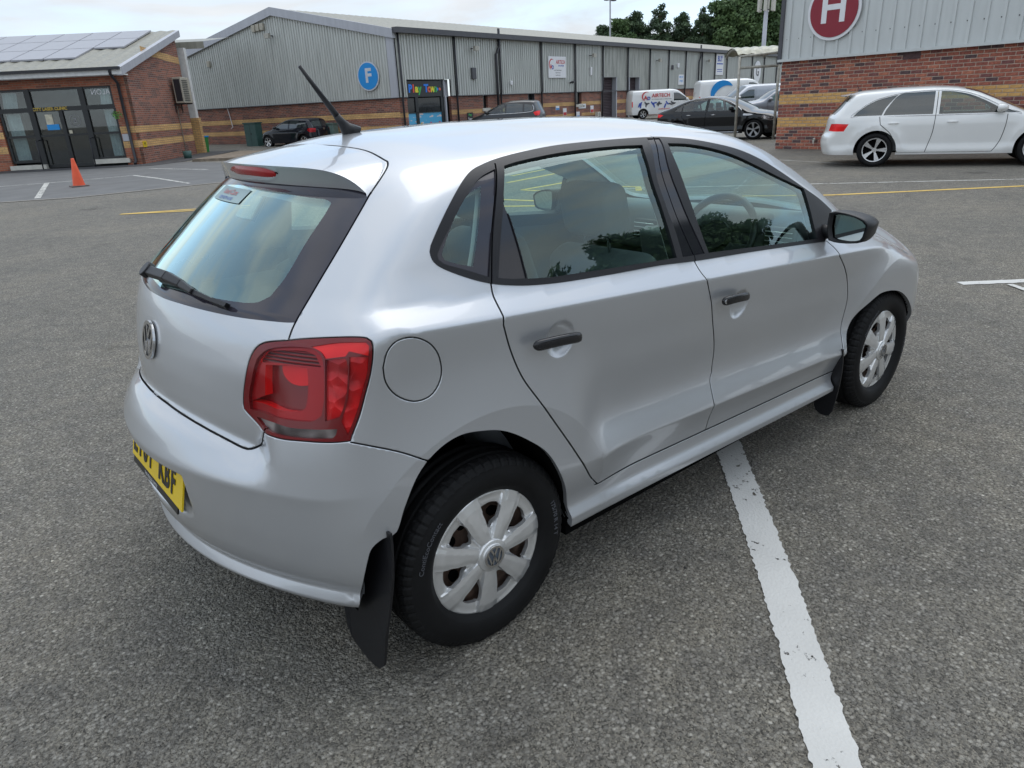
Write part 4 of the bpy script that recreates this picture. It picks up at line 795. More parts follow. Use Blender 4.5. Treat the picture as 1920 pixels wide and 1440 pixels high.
# blue/white boards further along
o=wallthing('wall_sign',lw,40.2,3.95,'tall white board with blue heading on a far cladding bay','sign'); b=MB(); b.box(-.85,-.15,-.85,.85,-.1,.85); b.obj('board',M['white'],o); lettering('sign_lettering','BUY',.62,WT(0,.45,-.153),M['airblue'],o,.003,.02); b=MB(); b.box(-.7,-.155,.02,.7,-.151,.12); b.box(-.6,-.155,-.42,.6,-.151,-.36); b.box(-.6,-.155,-.58,.6,-.151,-.53); b.obj('sign_lines',M['airblue'],o)
o=wallthing('wall_sign',lw,32.1,2.75,'small blue and white notice low on a far cladding bay','sign'); b=MB(); b.box(-.5,-.15,-.38,.5,-.1,.38); b.obj('board',M['white'],o); lettering('sign_lettering','WE FIT',.24,WT(0,.18,-.153),M['signblue'],o,.003); lettering('sign_lettering','TYRES',.24,WT(0,-.12,-.153),M['signblue'],o,.003)
o=wallthing('round_sign',lw,50.0,3.4,'round white sign seen through the canopy frame on the far bays','sign'); b=MB(); disc(b,0,0,1.0,-.2,0); b.obj('sign_face',M['white'],o); lettering('sign_letter','G',1.2,WT(0,0,-.21),M['gutter'],o,.004,.02)
# Play Town front
o=wallthing('shop_front',lw,2.2,0,'Play Town shop front with rainbow lettering set into the warehouse corner bay','shop front')
b=MB(); b.box(-1.65,.18,-.3,1.60,.35,2.87); b.obj('back_wall',M['dark'],o)
b=MB(); b.box(-1.60,.02,2.08,1.05,.16,2.82); b.obj('fascia',M['frame'],o)
b=MB(); b.box(1.05,-.06,2.05,1.10,.3,2.86); b.box(1.10,-.05,-.3,1.20,.05,2.1); b.box(1.05,.16,2.05,1.60,.18,2.86); b.obj('reveal',M['verge'],o)
pc_=[('P',(.02,.22,.80)),('l',(.75,.09,.06)),('a',(.80,.70,.04)),('y',(.05,.42,.10)),(' ',0),('T',(.02,.22,.80)),('o',(.75,.12,.06)),('w',(.80,.70,.04)),('n',(.05,.42,.10))]
for i,(ch,c) in enumerate(pc_):
    if ch==' ': continue
    if ch not in M: M[('pt',c)]=M.get(('pt',c)) or plain('shop_letter',c,.4,var=.02)
    lettering('shop_letter',ch,.50,WT(-1.36+i*.225+(.02 if i>4 else 0),2.45,.015),M[('pt',c)],o,.01,.02)
b=MB(); disc(b,.62,2.42,.07,.01,0,16,.02); b.obj('shop_letter',M[('pt',(.02,.22,.80))],o); b=MB(); disc(b,.80,2.42,.07,.01,0,16,.02); b.obj('shop_letter',M[('pt',(.75,.12,.06))],o)
for x0,x1 in ((-1.60,-1.05),(-.85,.85)):
    b=MB(); b.box(x0,.08,1.35,x1,.10,2.03); b.obj('window_pane',M['darkwin'],o)
def MURAL():
    m=NT('sky_blue_window_film'); v=m.coord(); n=m.n('ShaderNodeTexNoise',{'Vector':m.coord(scale=(1,1,2.2)),'Scale':3.4,'Detail':1.0}).outputs[0]; m.bsdf(m.ramp(n,[(.62,(.10,.42,.68)),(.66,(.70,.62,.62))]),.3); return m.m
M['mural']=MURAL()
for x0,x1 in ((-1.60,-1.05),(-.85,.85)):
    b=MB(); b.box(x0,.07,.1,x1,.09,1.34); b.obj('window_film',M['mural'],o)
cols=[(.35,.08,.45),(.60,.05,.10),(.75,.45,.08),(.05,.25,.45),(.10,.45,.55),(.70,.12,.25),(.45,.10,.40)]
for i,x in enumerate((-1.45,-1.2,-.7,-.5,-.28,.0,.2,.42,.66)):
    b=MB(); hh=.16+.12*((i*7)%3)/2; b.box(x-.09,.055,.30,x+.09,.07,.52+hh); b.box(x-.05,.055,.52+hh,x+.05,.07,.60+hh); b.obj('film_figure',plain('film_colour_%d'%i if False else 'film_colour',cols[i%7],.4),o)
b=MB(); b.box(-1.05,.03,-.2,-.85,.12,2.08); b.box(.85,.03,-.2,1.05,.12,2.08); b.box(-1.65,.03,1.33,1.05,.12,1.37); b.obj('door_frame',M['frame'],o)
# shutters
for x0,x1,z,l in ((19.46,21.55,2.95,'tall brown roller shutter behind the white AIRTECH van'),(23.34,25.05,2.94,'second brown roller shutter right of the AIRTECH van doorway')):
    o=wallthing('roller_shutter',lw,(x0+x1)/2,0,l,'shutter'); w2=(x1-x0)/2; n=int(z/.10); 
    for k in range(n):
        b=MB(); zz=.0+k*z/n; b.add([(-w2+.12,.30,zz),(w2-.12,.30,zz),(w2-.12,.255,zz+z/n*.5),(-w2+.12,.255,zz+z/n*.5),(w2-.12,.30,zz+z/n*.98),(-w2+.12,.30,zz+z/n*.98)],[(0,1,2,3),(3,2,4,5)]); b.obj('slat',M['roller'],o)
    b=MB(); b.box(-w2,-.06,-.3,-w2+.10,.30,z); b.box(w2-.10,-.06,-.3,w2,.30,z); b.box(-w2,-.07,z,w2,.3,z+.06); b.obj('shutter_frame',M['verge'],o)
for x,w_,z0,z1,l,mt in ((6.68,.22,1.40,2.05,'narrow grey window above a pale sill in the brick base','shopglass'),(16.5,.33,1.32,2.05,'narrow window with pale sill right of the AIRTECH board','shopglass')):
    o=wallthing('window',lw,x,0,l,'window'); b=MB(); b.box(-w_,.15,z0,w_,.17,z1); b.obj('pane',M['darkwin'],o); b=MB(); b.box(-w_-.1,-.08,z0-.16,w_+.1,.1,z0); b.obj('sill',M['sill'],o)
for x,l in ((11.1,'dark doorway in the brick base below the AIRTECH board'),):
    o=wallthing('doorway',lw,x,0,l,'door'); b=MB(); b.box(-.33,.2,-.3,.33,.24,CB); b.obj('door_leaf',M['darkwin'],o); b=MB(); b.box(-.35,.0,-.3,-.31,.24,CB); b.box(.31,.0,-.3,.35,.24,CB); b.obj('door_frame',M['gutter'],o)
for i,(x,z,c,l) in enumerate([(13.9,1.18,'signblue','small blue sign on the upper buff band beside the dark people carrier'),(14.75,.92,'airred','red and white notice left of a blue one on the brick base'),(16.35,.66,'signblue','blue and white notice low on the brick base'),(18.15,.98,'airred','red and white notice near the tall roller shutter'),(16.9,1.20,'white','white name plate on the buff band below a narrow window')]):
    o=wallthing('wall_notice',lw,x,z,l,'notice'); h=.22 if i else .12; w_=.20 if i!=4 else .45; h=.14 if i==4 else h; b=MB(); b.box(-w_,-.03,-h,w_,-.004,h); b.obj('board',M['white'],o); b=MB(); b.box(-w_*.9,-.034,-h*.9,w_*.9,-.031,-h*.1) if i!=4 else b.box(-w_*.5,-.034,-h*.3,w_*.6,-.031,h*.3); b.obj('print',M[c if c!='white' else 'gutter'],o)
o=wallthing('wall_notice',lw,5.25,.95,'black notice with green and white print left of the dark people carrier','notice'); b=MB(); b.box(-.24,-.03,-.27,.24,-.004,.27); b.obj('board',M['frame'],o); lettering('print','Play',.16,WT(0,.15,-.033),M[('pt',(.05,.42,.10))],o,.002,.005); lettering('print','Town',.16,WT(0,-.06,-.033),M['white'],o,.002,.005)
o=wallthing('utility_box',lw,18.75,0,'pale upright meter box beside the tall roller shutter','meter box'); b=MB(); b.box(-.20,-.25,.1,.20,-.02,.78); bevel(b.obj('casing',M['sill'],o),.02)
b=MB(); b.box(-.01,-.262,.14,.01,-.25,.74); b.obj('door_gap',M['pipe'],o)
# cabinets in front of the gable
def cabinet(loc,rz,w,d,h,mat,label):
    o=empty('utility_cabinet',loc,rz); tag(o,label,'cabinet'); b=MB(); b.box(-w/2,-d/2,.06,w/2,d/2,h); bevel(b.obj('housing',mat,o),.02); b=MB(); b.box(-w/2-.03,-d/2-.04,h,w/2+.03,d/2+.04,h+.05); b.obj('lid',mat,o); b=MB(); b.box(-.005,-d/2-.006,.12,.005,-d/2-.001,h-.05); b.box(.05,-d/2-.02,h*.55,.08,-d/2-.001,h*.62); b.obj('door_edge',M['pipe'],o); b=MB(); b.box(-w/2-.04,-d/2-.04,-.1,w/2+.04,d/2+.04,.06); b.obj('plinth',M['kerb'],o); return o
cabinet((14.25,37.0,0),AG+math.pi,.85,.45,1.22,M['green'],'dark green utility cabinet left of the black hatchback'); cabinet((16.75,33.1,0),AG+math.pi,.62,.4,1.02,M['greenb'],'pale green utility cabinet behind the aerial of the silver hatchback')
o=wallthing('wall_pipe',gw,-11.75,0,'thin white pipe running down the gable to the dark green cabinet','pipe'); b=MB(); b.tube([(-.1,-.05,2.05),(.0,-.05,1.5),(.08,-.06,1.05),(-.05,-.08,1.0)],.02,6); b.obj('tube',M['white'],o)
# ================================================================== brick unit on the left (salon)
AX,AY=6.72,29.58; LA=math.atan2(-.60,.80)
U=empty('salon_building',(AX,AY,0),LA); tag(U,'low red brick unit with black glazed front and solar panels at the left','building')
SD=6.1; WL=-13.0; ez=3.50; SL=math.tan(math.radians(15.5))
for q in ((WL,-.3,-4.95),(-4.95,2.90,-.55),(-.55,-.3,0)): b=MB(); b.box(q[0],0,q[1],q[2],.3,ez); b.obj('front_wall',M['brickl'],U)
b=MB(); b.add([(0,.0,-.3),(0,SD,-.3),(0,SD,ez+SD*SL),(0,0,ez)],[(0,1,2,3)]); 
side=b
sw_=empty('side_wall',(0,0,0),math.pi/2); sw_.parent=U
mesh('side_brickwork',[(0,0,-.3),(SD,0,-.3),(SD,0,ez+SD*SL),(0,0,ez)],[(0,1,2,3)],M['brick'],sw_)
b=MB(); b.box(WL,.3,-.3,-.3,SD,ez*.98); b.obj('back_rooms',M['dark'],U) if False else None
for z0,z1 in ((1.17,1.42),(.64,.90)):
    for q0,q1 in ((WL,-4.95),(-.55,0)): b=MB(); b.box(q0,-.004,z0,q1,.02,z1); b.obj('buff_band',M['buff'],U)
    b=MB(); b.box(0,-.004,z0,SD,.01,z1); b.obj('buff_band',M['buff'],sw_)
b=MB(); b.add([(2.1,-.004,4.10),(SD,-.004,3.90),(SD,-.004,4.18),(2.1,-.004,4.38)],[(0,1,2,3)]); b.obj('buff_band',M['buff'],sw_)
# roof
b=MB(); v=[];ff=[]; n=0
for i in range(53):
    x=.18-i*.26; h=.04*(i%2); v+=[(x,-.45,ez+.06-.45*SL+h),(x,SD+.2,ez+.04+(SD+.2)*SL+h)]
for i in range(52): ff.append((2*i,2*i+1,2*i+3,2*i+2))
mesh('roof_sheet',v,ff,M['roof'],U)
b=MB(); b.add([(.20,-.48,ez-.30),(.20,-.48,ez-.02),(.20,SD+.2,ez+.06+(SD+.2)*SL),(.20,SD+.2,ez-.20+(SD+.2)*SL),(.0,-.48,ez-.30),(.0,-.48,ez-.02),(.0,SD+.2,ez+.06+(SD+.2)*SL),(.0,SD+.2,ez-.20+(SD+.2)*SL)],[(0,3,2,1),(4,5,6,7),(0,1,5,4),(1,2,6,5),(0,4,7,3),(2,3,7,6)]); b.obj('verge_flashing',M['verge'],U)
b=MB(); b.box(WL,-.50,ez-.26,.19,-.40,ez-.04) ; b.box(WL,-.42,ez-.28,.19,.02,ez-.24); b.obj('fascia_board',M['whitepvc'],U)
b=MB(); b.box(WL,-.62,ez-.10,.17,-.49,ez-.0); b.obj('gutter',M['pipe'],U)
def slope(x,y): return (x,y,ez+.15+y*SL)
for r in range(3):
    for c in range(9):
        if r==0 and c<1: continue
        x1=-.95-c*1.25-(.0 if r else .0); y0=1.30+r*1.62; b=MB(); a_=slope(x1-1.21,y0); b.add([slope(x1,y0),slope(x1-1.21,y0),slope(x1-1.21,y0+1.56),slope(x1,y0+1.56)]+[(p[0],p[1],p[2]-.06) for p in (slope(x1,y0),slope(x1-1.21,y0),slope(x1-1.21,y0+1.56),slope(x1,y0+1.56))],[(0,1,2,3)[::-1],(0,4,5,1),(1,5,6,2),(2,6,7,3),(3,7,4,0)]); b.obj('solar_panel',M['solar'],U)
b=MB(); b.tube([(-.22,-.55,ez),(-.22,-.50,ez-.25),(-.22,-.08,ez-.55),(-.20,-.08,.15),(-.20,-.2,.05)],.055,10); b.obj('downpipe',M['pipe'],U,True)
# shop front: frame grid
fx=[-4.90,-3.70,-2.62,-1.66,-.60]; 
b=MB()
def fr(x0,z0,x1,z1,d=.0): b.box(x0,.06-d,z0,x1,.16,z1)
fr(-4.92,2.82,-.57,2.90); fr(-4.92,.28,-4.84,2.90); fr(-.65,.28,-.57,2.90); fr(-4.92,2.08,-.57,2.24,.02)
for x in (-3.72,-1.72): fr(x-.10,.05,x+.10,2.90,.03)
fr(-2.72,.05,-2.58,2.10,.02); fr(-4.92,1.18,-.57,1.26); fr(-4.92,.26,-3.7,.34); fr(-1.75,.26,-.57,.34); fr(-3.7,.04,-1.7,.16)
b.obj('shopfront_frame',M['frame'],U)
for (x0,x1,z0,z1) in [(-4.84,-3.82,2.24,2.82),(-3.62,-1.82,2.24,2.82),(-1.62,-.65,2.24,2.82),(-4.84,-3.82,1.26,2.08),(-4.84,-3.82,.34,1.18),(-3.62,-2.72,1.26,2.08),(-3.62,-2.72,.16,1.18),(-2.58,-1.82,1.26,2.08),(-2.58,-1.82,.16,1.18),(-1.62,-.65,1.26,2.08),(-1.62,-.65,.34,1.18)]:
    b=MB(); b.box(x0,.10,z0,x1,.115,z1); b.obj('shopfront_pane',M['shopglass'],U)
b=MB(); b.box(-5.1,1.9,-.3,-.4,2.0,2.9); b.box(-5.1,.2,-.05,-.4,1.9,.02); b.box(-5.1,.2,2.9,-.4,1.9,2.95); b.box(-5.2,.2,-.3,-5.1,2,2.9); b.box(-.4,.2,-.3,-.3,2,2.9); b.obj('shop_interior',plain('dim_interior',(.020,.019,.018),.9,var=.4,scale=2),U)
for (x0,x1,z0,z1) in [(-4.80,-4.25,2.25,2.80),(-4.78,-4.25,.36,2.06),(-1.15,-.70,2.25,2.80),(-1.10,-.70,.36,2.06)]:
    v=[];ff=[]; n=int((x1-x0)/.03)
    for i in range(n+1): x=x0+(x1-x0)*i/n; y=.22+.03*math.sin(i*1.7); v+=[(x,y,z0),(x+(.08 if z1>2.07 else .0),y,z1)]
    for i in range(n): ff.append((2*i,2*i+2,2*i+3,2*i+1))
    mesh('curtain',v,ff,M['curtain'],U,True)
b=MB(); b.box(-5.0,-.10,.02,-3.62,.10,.18); b.obj('window_sill',M['sill'],U); b=MB(); b.box(-1.78,-.10,.10,-.42,.10,.27); b.obj('window_sill',M['sill'],U)
M['gold']=plain('gold_lettering',(.55,.38,.05),.4); lettering('door_lettering','CITY LASER CLINIC',.15,WT(-3.0,2.17,.035),M['gold'],U,.003,.004)
lettering('window_lettering','SALON',.26,lambda p:(-.95-p[0],.095-p[2],2.68+p[1]),M['white'],U,.002); 
b=MB(); v,f_=ring_pts(.20,.012,32); b.add([(x-2.2,.095,z+1.72) for x,z,_ in v],f_); b.obj('door_emblem_ring',M['greytext'],U); lettering('door_emblem','Z',.24,WT(-2.2,1.72,.095),M['greytext'],U,.002)
M['poster']=plain('poster_paper',(.62,.58,.45),.7,var=.2); b=MB(); b.box(-3.28,.088,1.62,-3.02,.094,1.98); b.box(-2.52,.075,1.20,-2.40,.088,1.38); b.obj('door_notice',M['poster'],U); b=MB(); b.box(-3.30,.084,1.42,-2.84,.088,1.62); b.obj('door_notice',M['signblue'],U)
M['yel']=plain('yellow_plastic',(.72,.52,.02),.4)
b=MB(); b.box(.40,-.03,.62,.72,-.005,.84); o=tag(local(b.obj('hydrant_sign',M['yel']),None,(AX,AY,0),LA+math.pi/2),'small yellow hydrant plate with a black H on the brick side wall','sign'); lettering('sign_letter','H',.22,lambda p:(.56+p[0],-.032-p[2],.73+p[1]),M['ink'],o,.002) if 'ink' in M else lettering('sign_letter','H',.22,lambda p:(.56+p[0],-.032-p[2],.73+p[1]),M['pipe'],o,.002)
def UT(x,y,z): return (AX+x*math.cos(LA)-y*math.sin(LA),AY+x*math.sin(LA)+y*math.cos(LA),z)
o=empty('wall_plate',UT(-.38,-.0,1.02),LA); tag(o,'small grey notice on the brick between the glazing and the downpipe','notice'); b=MB(); b.box(-.14,-.03,-.13,.14,-.004,.13); b.obj('plate',M['verge'],o)
# air conditioning unit on the side wall
o=empty('air_conditioner',UT(0,4.95,2.25),LA+math.pi/2); tag(o,'cream air conditioning unit bracketed on the brick side wall','air conditioner')
b=MB(); b.box(-.50,-.50,0,.50,-.12,1.05); bevel(b.obj('casing',M['cream'],o),.02)
for k in range(12): b=MB(); b.box(-.44,-.515,.08+k*.075,.20,-.50,.11+k*.075); b.obj('grille_slat',M['pipe'],o)
b=MB(); b.box(-.516,-.44,.08,-.50,-.18,.97); b.obj('side_vent',M['pipe'],o)
for x in (-.39,.39): b=MB(); b.box(x-.03,-.5,-.05,x+.03,0,0); b.box(x-.02,-.03,-.38,x+.02,0,-.05); b.obj('bracket',M['pipe'],o); b=MB(); b.tube([(-.3,-.06,-.1),(-.28,-.04,-2.1)],.018,6); b.obj('drain_pipe',M['galv'],o)
# handrails, cone, pots
for i,(x,y,l) in enumerate([(3.62,31.55,'left black handrail post in front of the glazed doors'),(5.22,30.35,'right black handrail post in front of the glazed doors')]):
    o=empty('handrail_post',(x,y,0)); tag(o,l,'handrail'); b=MB(); b.tube([(0,0,0),(0,0,1.05),(.35,.45,1.10)],.022,8); b.obj('rail',M['pipe'],o,True); b=MB(); b.tube([(0,0,0),(0,0,.02)],.05,10); b.obj('foot',M['pipe'],o)
o=empty('traffic_cone',(2.80,20.45,0)); tag(o,'orange traffic cone standing on the tarmac before the brick unit','cone'); lathe('cone_body',[(.15,.03),(.145,.06),(.04,.70),(.032,.725),(.0,.725)],M['orange'],o,24,'z'); b=MB(); b.box(-.21,-.21,0,.21,.21,.035); bevel(b.obj('cone_base',plain('dusty_rubber',(.14,.11,.10),.8),o),.012)
o=empty('plant_pot',(8.9,31.0,0)); tag(o,'small dark green tub at the foot of the brick side wall','tub'); lathe('tub',[(0,.0),(.15,0),(.18,.32),(.16,.32),(.15,.25),(0,.25)],M['green'],o,16,'z')
M['bin']=plain('green_bin_plastic',(.05,.24,.06),.45); o=empty('wheelie_bin',(10.95,35.2,0),LA+1.2); o.scale=(.75,.75,.78); tag(o,'green bin with a blue top leaning against the yellow brick pier','bin'); b=MB(); b.add([(-.2,-.25,.05),(.2,-.25,.05),(.2,.25,.05),(-.2,.25,.05),(-.26,-.32,.95),(.26,-.32,.95),(.26,.32,.95),(-.26,.32,.95)],[(3,2,1,0),(4,5,6,7),(0,1,5,4),(1,2,6,5),(2,3,7,6),(3,0,4,7)]); b.obj('bin_body',M['bin'],o); b=MB(); b.box(-.29,-.35,.95,.29,.35,1.02); b.obj('bin_lid',M['signblue'],o); b=MB(); b.tube([(-.2,.3,.1),(.2,.3,.1)],.1,12); b.obj('bin_wheel',M['pipe'],o)
o=empty('hanging_basket',UT(-.42,-.28,1.85)); tag(o,'small hanging plant beside the glazed shop front','plant'); b=MB(); 
for i in range(90):
    a,r,z=random.uniform(0,6.28),random.uniform(.02,.20),random.uniform(-.14,.12); p=np.array([r*math.cos(a),r*math.sin(a),z]); d=np.array([random.uniform(-1,1),random.uniform(-1,1),random.uniform(-.5,.8)])*.05; e=np.array([random.uniform(-1,1),random.uniform(-1,1),random.uniform(-1,1)])*.03; b.add([p-d,p-e,p+d,p+e],[(0,1,2,3)])
M['leafl']=plain('bright_leaf',(.10,.26,.05),.6,var=.4,scale=20); b.obj('leaves',M['leafl'],o); b=MB(); b.tube([(0,.28,.25),(0,0,.25),(0,0,.1)],.01,6); b.obj('bracket',M['pipe'],o)
# white rendered bay and pier in the gap between the units, third unit behind
o=empty('rendered_bay',UT(.15,6.35,0),LA); tag(o,'narrow white wall on a yellow brick pier between the two units','wall'); b=MB(); b.box(-.35,0,1.62,.06,.3,4.6); b.obj('rendered_wall',M['whitepvc'],o); b=MB(); b.box(-.3,-.02,-.2,.14,.3,1.62); b.obj('pier',M['buff'],o); b=MB(); b.add([(-3,.8,4.9),(.75,.8,4.9),(.75,5,5.4),(-3,5,5.4),(-3,.8,4.6),(.75,.8,4.6)],[(0,1,2,3),(0,4,5,1)]); b.obj('roof_edge',M['roof'],o)
# footpaths
def lsheet(name,pts,mat,z,label,cat): return sheet(name,[UT(x,y,0)[:2] for x,y in pts],mat,z,label,cat)
lsheet('footpath',[(-14,0.1),(-14,-1.35),(.9,-1.35),(1.5,.5),(1.6,7.5),(.1,7.5),(.1,.1)],M['path'],.012,'narrow dark footpath along the brick unit','footpath')
o=MB(); o.add([UT(2.0,-.2,.0),UT(4.2,-.6,.0),UT(5.5,3.5,0),UT(2.2,5.5,0),UT(2.0,-.2,.10),UT(4.2,-.6,.10),UT(5.5,3.5,.10),UT(2.2,5.5,.10)],[(4,5,6,7),(0,1,5,4),(1,2,6,5),(2,3,7,6),(3,0,4,7)]); tag(o.obj('gravel_bed',M['soil']),'raised brown gravel bed between the brick unit and the black hatchback','gravel',kind='structure')
# ================================================================== unit H on the right
HX,HY=18.2,9.15; UH=empty('corner_unit',(HX,HY,0),-math.pi/2); tag(UH,'pale grey clad unit on red and buff brick courses at the right edge','building')
# local x runs along -Y world (left to right in view), outward is local -y -> world -x
bw,bh=.25,.083; rows=27; zc=rows*bh
redm=[]
for i,c in enumerate([(.35,.115,.075),(.29,.092,.066),(.43,.155,.095),(.20,.078,.070),(.105,.062,.064)]): redm.append(plain('red_brick',c,.85,var=.35,scale=25,bs=.3,bscale=120))
bfm=[plain('buff_brick',(.66,.39,.14),.85,var=.15,scale=20,bs=.3,bscale=120),plain('buff_brick',(.60,.34,.12),.85,var=.2,scale=20,bs=.3,bscale=120)]
M['mortar']=plain('mortar',(.60,.50,.41),.95,var=.2,scale=15,bs=.4,bscale=80); M['mortard']=plain('dark_mortar',(.12,.09,.06),.95)
bme=bpy.data.meshes.new('brick'); bb=MB(); j=.014
hx,hz=bw/2-j/2,bh/2-j/2; bb.add([(-hx,0,-hz),(hx,0,-hz),(hx,0,hz),(-hx,0,hz),(-hx+.004,-.012,-hz+.004),(hx-.004,-.012,-hz+.004),(hx-.004,-.012,hz-.004),(-hx+.004,-.012,hz-.004)],[(4,5,6,7),(0,1,5,4),(1,2,6,5),(2,3,7,6),(3,0,4,7)])
rnd=random.Random(11); single=[]; joined=MB(); NX=44
bmes={}
def brickmesh(mt):
    if mt.name not in bmes:
        me=bpy.data.meshes.new('brick'); me.from_pydata(bb.v,[],bb.f); me.materials.append(mt); bmes[mt.name]=me
    return bmes[mt.name]
count=0; jm=redm+bfm
for r in range(rows):
    z=(r+.5)*bh; top=rows-1-r; buff=(10<=top<=12) or (17<=top<=19)
    for c in range(-1,NX):
        x=(c+.5)*bw+(bw/2 if r%2 else 0); 
        if x-hx<0 and x+hx<.02: continue
        u=rnd.random(); mi=(5+(u>.5)) if buff else (0 if u<.3 else 1 if u<.55 else 2 if u<.66 else 3 if u<.84 else 4)
        x0=max(x-hx,0.0)
        inview=x<5.9 and not (x>1.9 and r<13) and x-hx>=0
        if inview and count<300:
            o=bpy.data.objects.new('brick',brickmesh(jm[mi])); COL.objects.link(o); o.parent=UH; o.location=(x,-rnd.uniform(0,.003),z); count+=1
        else: joined.add([(p[0] if p[0]+x>x0 else x0-x,p[1],p[2]) for p in [(a,b_,c_) for a,b_,c_ in bb.v]] and [(max(p[0]+x,0.0),p[1],p[2]+z) for p in bb.v],bb.f,mi)
o=mesh('brick_courses',joined.v,joined.f,jm,UH,mi=joined.m); o['kind']='stuff'
b=MB(); b.box(0,.0,-.3,11,.3,zc+.05); b.obj('mortar_bed',M['mortar'],UH)
b=MB(); b.box(0,.02,zc+.0,-.0,.3,zc)
b=MB(); b.add([(0,.0,-.3),(0,12,-.3),(0,12,zc),(0,0,zc)],[(0,3,2,1)]); b.obj('return_wall',M['brick'],UH); b=MB(); b.add([(-.05,-.02,zc),(-.05,12,zc),(-.05,12,7),(-.05,-.02,7)],[(0,3,2,1)]); b.obj('return_cladding',M['cladH'],UH)
for k in range(11):
    vv,ff=corr(k*1.0,k*1.0+1.0,lambda x:zc+.05,lambda x:6.8,.333,.035,.25); local(mesh('cladding_sheet',vv,ff,M['cladH']),UH,(0,-.05,0),0)
b=MB(); b.box(-.06,-.16,zc-.01,11,-.02,zc+.055); b.obj('cladding_drip',M['cladH'],UH); b=MB(); b.box(-.10,-.10,zc-.06,-.0,-.02,7) ; b.obj('corner_edge',M['gutter'],UH)
for k in range(30):
    b=MB(); x=.12+k*.333; b.box(x-.012,-.062,2.76,x+.012,-.052,2.785); b.obj('cladding_screw',M['pipe'],UH)
b=MB(); b.box(3.15,-.016,zc-.17,3.55,.0,zc-.01); b.obj('air_brick',redm[4],UH)
o=empty('round_sign',(HX,7.78,3.33),-math.pi/2); tag(o,'round maroon sign with a white letter H, cut by the top of the picture','sign')
b=MB(); disc(b,0,0,.685,-.13,0,64); b.obj('sign_rim',M['white'],o); b=MB(); disc(b,0,0,.615,-.145,0,64,.01); b.obj('sign_face',M['signred'],o); lettering('sign_letter','H',.98,WT(0,.03,-.148),M['white'],o,.003,.02)
o=empty('hose_tap',(HX-.02,HY-1.18,.18)); tag(o,'small outdoor tap low on the brick wall behind the white estate','tap'); b=MB(); b.tube([(0,0,.05),(-.12,0,.05),(-.12,0,-.04)],.03,8); b.tube([(-.08,0,.05),(-.08,0,.12)],.035,8); b.obj('tap_body',M['galv'],o,True)
# canopy frame beside the corner unit
o=empty('canopy',(0,0,0)); tag(o,'rusty tubular canopy with ribbed clear roof between black saloon and corner unit','canopy')
CA_=np.array([21.35,12.55]); CB_=np.array([22.25,11.65]); up2=np.array([.66,.75])
def tube(name,pts,r=.045,mat='galv'): 
    b=MB(); b.tube(pts,r,8); return b.obj(name,M[mat],o,True)
tube('post',[(*CA_,0),(*CA_,2.62)]); tube('post',[(*CB_,0),(*CB_,2.70)]); up2=np.array([.63,.776]); C2=CA_+up2*1.5; D2=CB_+up2*1.5
tube('rail',[(*CA_,2.28),(*CB_,2.30)],.04); tube('rail',[(*CA_,2.62),(*CB_,2.70)],.04)
for w_,q in ((CA_,C2),(CB_,D2)): tube('hoop',[(w_[0]+(q-w_)[0]*t,w_[1]+(q-w_)[1]*t,2.64+.24*math.sin(math.pi*t)**.7) for t in np.linspace(0,1,9)],.035)
v=[];ff=[]
for i in range(11):
    s_2=i/10
    for t in np.linspace(0,1,9): p=CA_+(CB_-CA_)*(s_2*1.15-.05)+(C2-CA_)*t; v.append((p[0],p[1],2.68+.03*(i%2)+.24*math.sin(math.pi*t)**.7))
for i in range(10):
    for k in range(8): ff.append((i*9+k,i*9+k+1,(i+1)*9+k+1,(i+1)*9+k))
mesh('roof_sheet',v,ff,M['poly'],o)
print('buildings',round(time.time()-T0,1))
# ------------------------------------------------------------------ background vehicles
class Veh:
    def __init__(s,sp):
        s.sp=sp; s.W=Tab(sp['W'],.07); s.D=Tab(sp['D'],.03); s.T=Tab(sp['T'],.05); s.R=Tab(sp['R'],.03); s.Fr=Tab(sp['Fr'],.04)
        s.sx0=sp.get('sx0',-.25); s.sx1=sp['wb']+.15; s.sz=sp.get('sz',.72); s.RC=.7; s.ks=sp.get('k',.12)
        s.Tn=sp['T']; s.belt=sp['belt']
    def F(s,P):
        x,y,z=P[...,0],np.abs(P[...,1]),P[...,2]; sp=s.sp
        b=0
        for cx in (0,sp['wb']): r=np.hypot(x-cx,z-.30); b=b+.02*np.clip((.66-r)/.18,0,1)**2*sst(.25,.4,z)*sst(.95,.8,z)
        gS=y-(s.W(x)-s.D(z)+b)
        gR=(s.R(z)+sp.get('cr',.30)*y*y-x)/(1+.9*sst(s.belt,s.belt+.1,z)*sp.get('rs',.5))
        dT=(s.T(x+.03)-s.T(x-.03))/.06
        gT=(z-(s.T(x)-sp.get('crown',.10)*(y/.7)**2*.6))/np.sqrt(1+.7*dT*dT)
        gF=(x-s.Fr(z)+sp.get('cf',.34)*y*y)/1.15
        return smax(smax(smax(gS,gR,s.ks*.8),gT,s.ks),gF,.15)
    N=Hero.N; chart=Hero.chart; unchart=Hero.unchart; hit=Hero.hit
def side3(V,pts):
    """side-view outline (x,z) -> 3D on the flank"""
    p=np.array([(x,0,z) for x,z in pts],float); O=p.copy(); d=np.tile(np.array([0,-1.,0]),(len(p),1)); return V.hit(O,d,0,1.4)
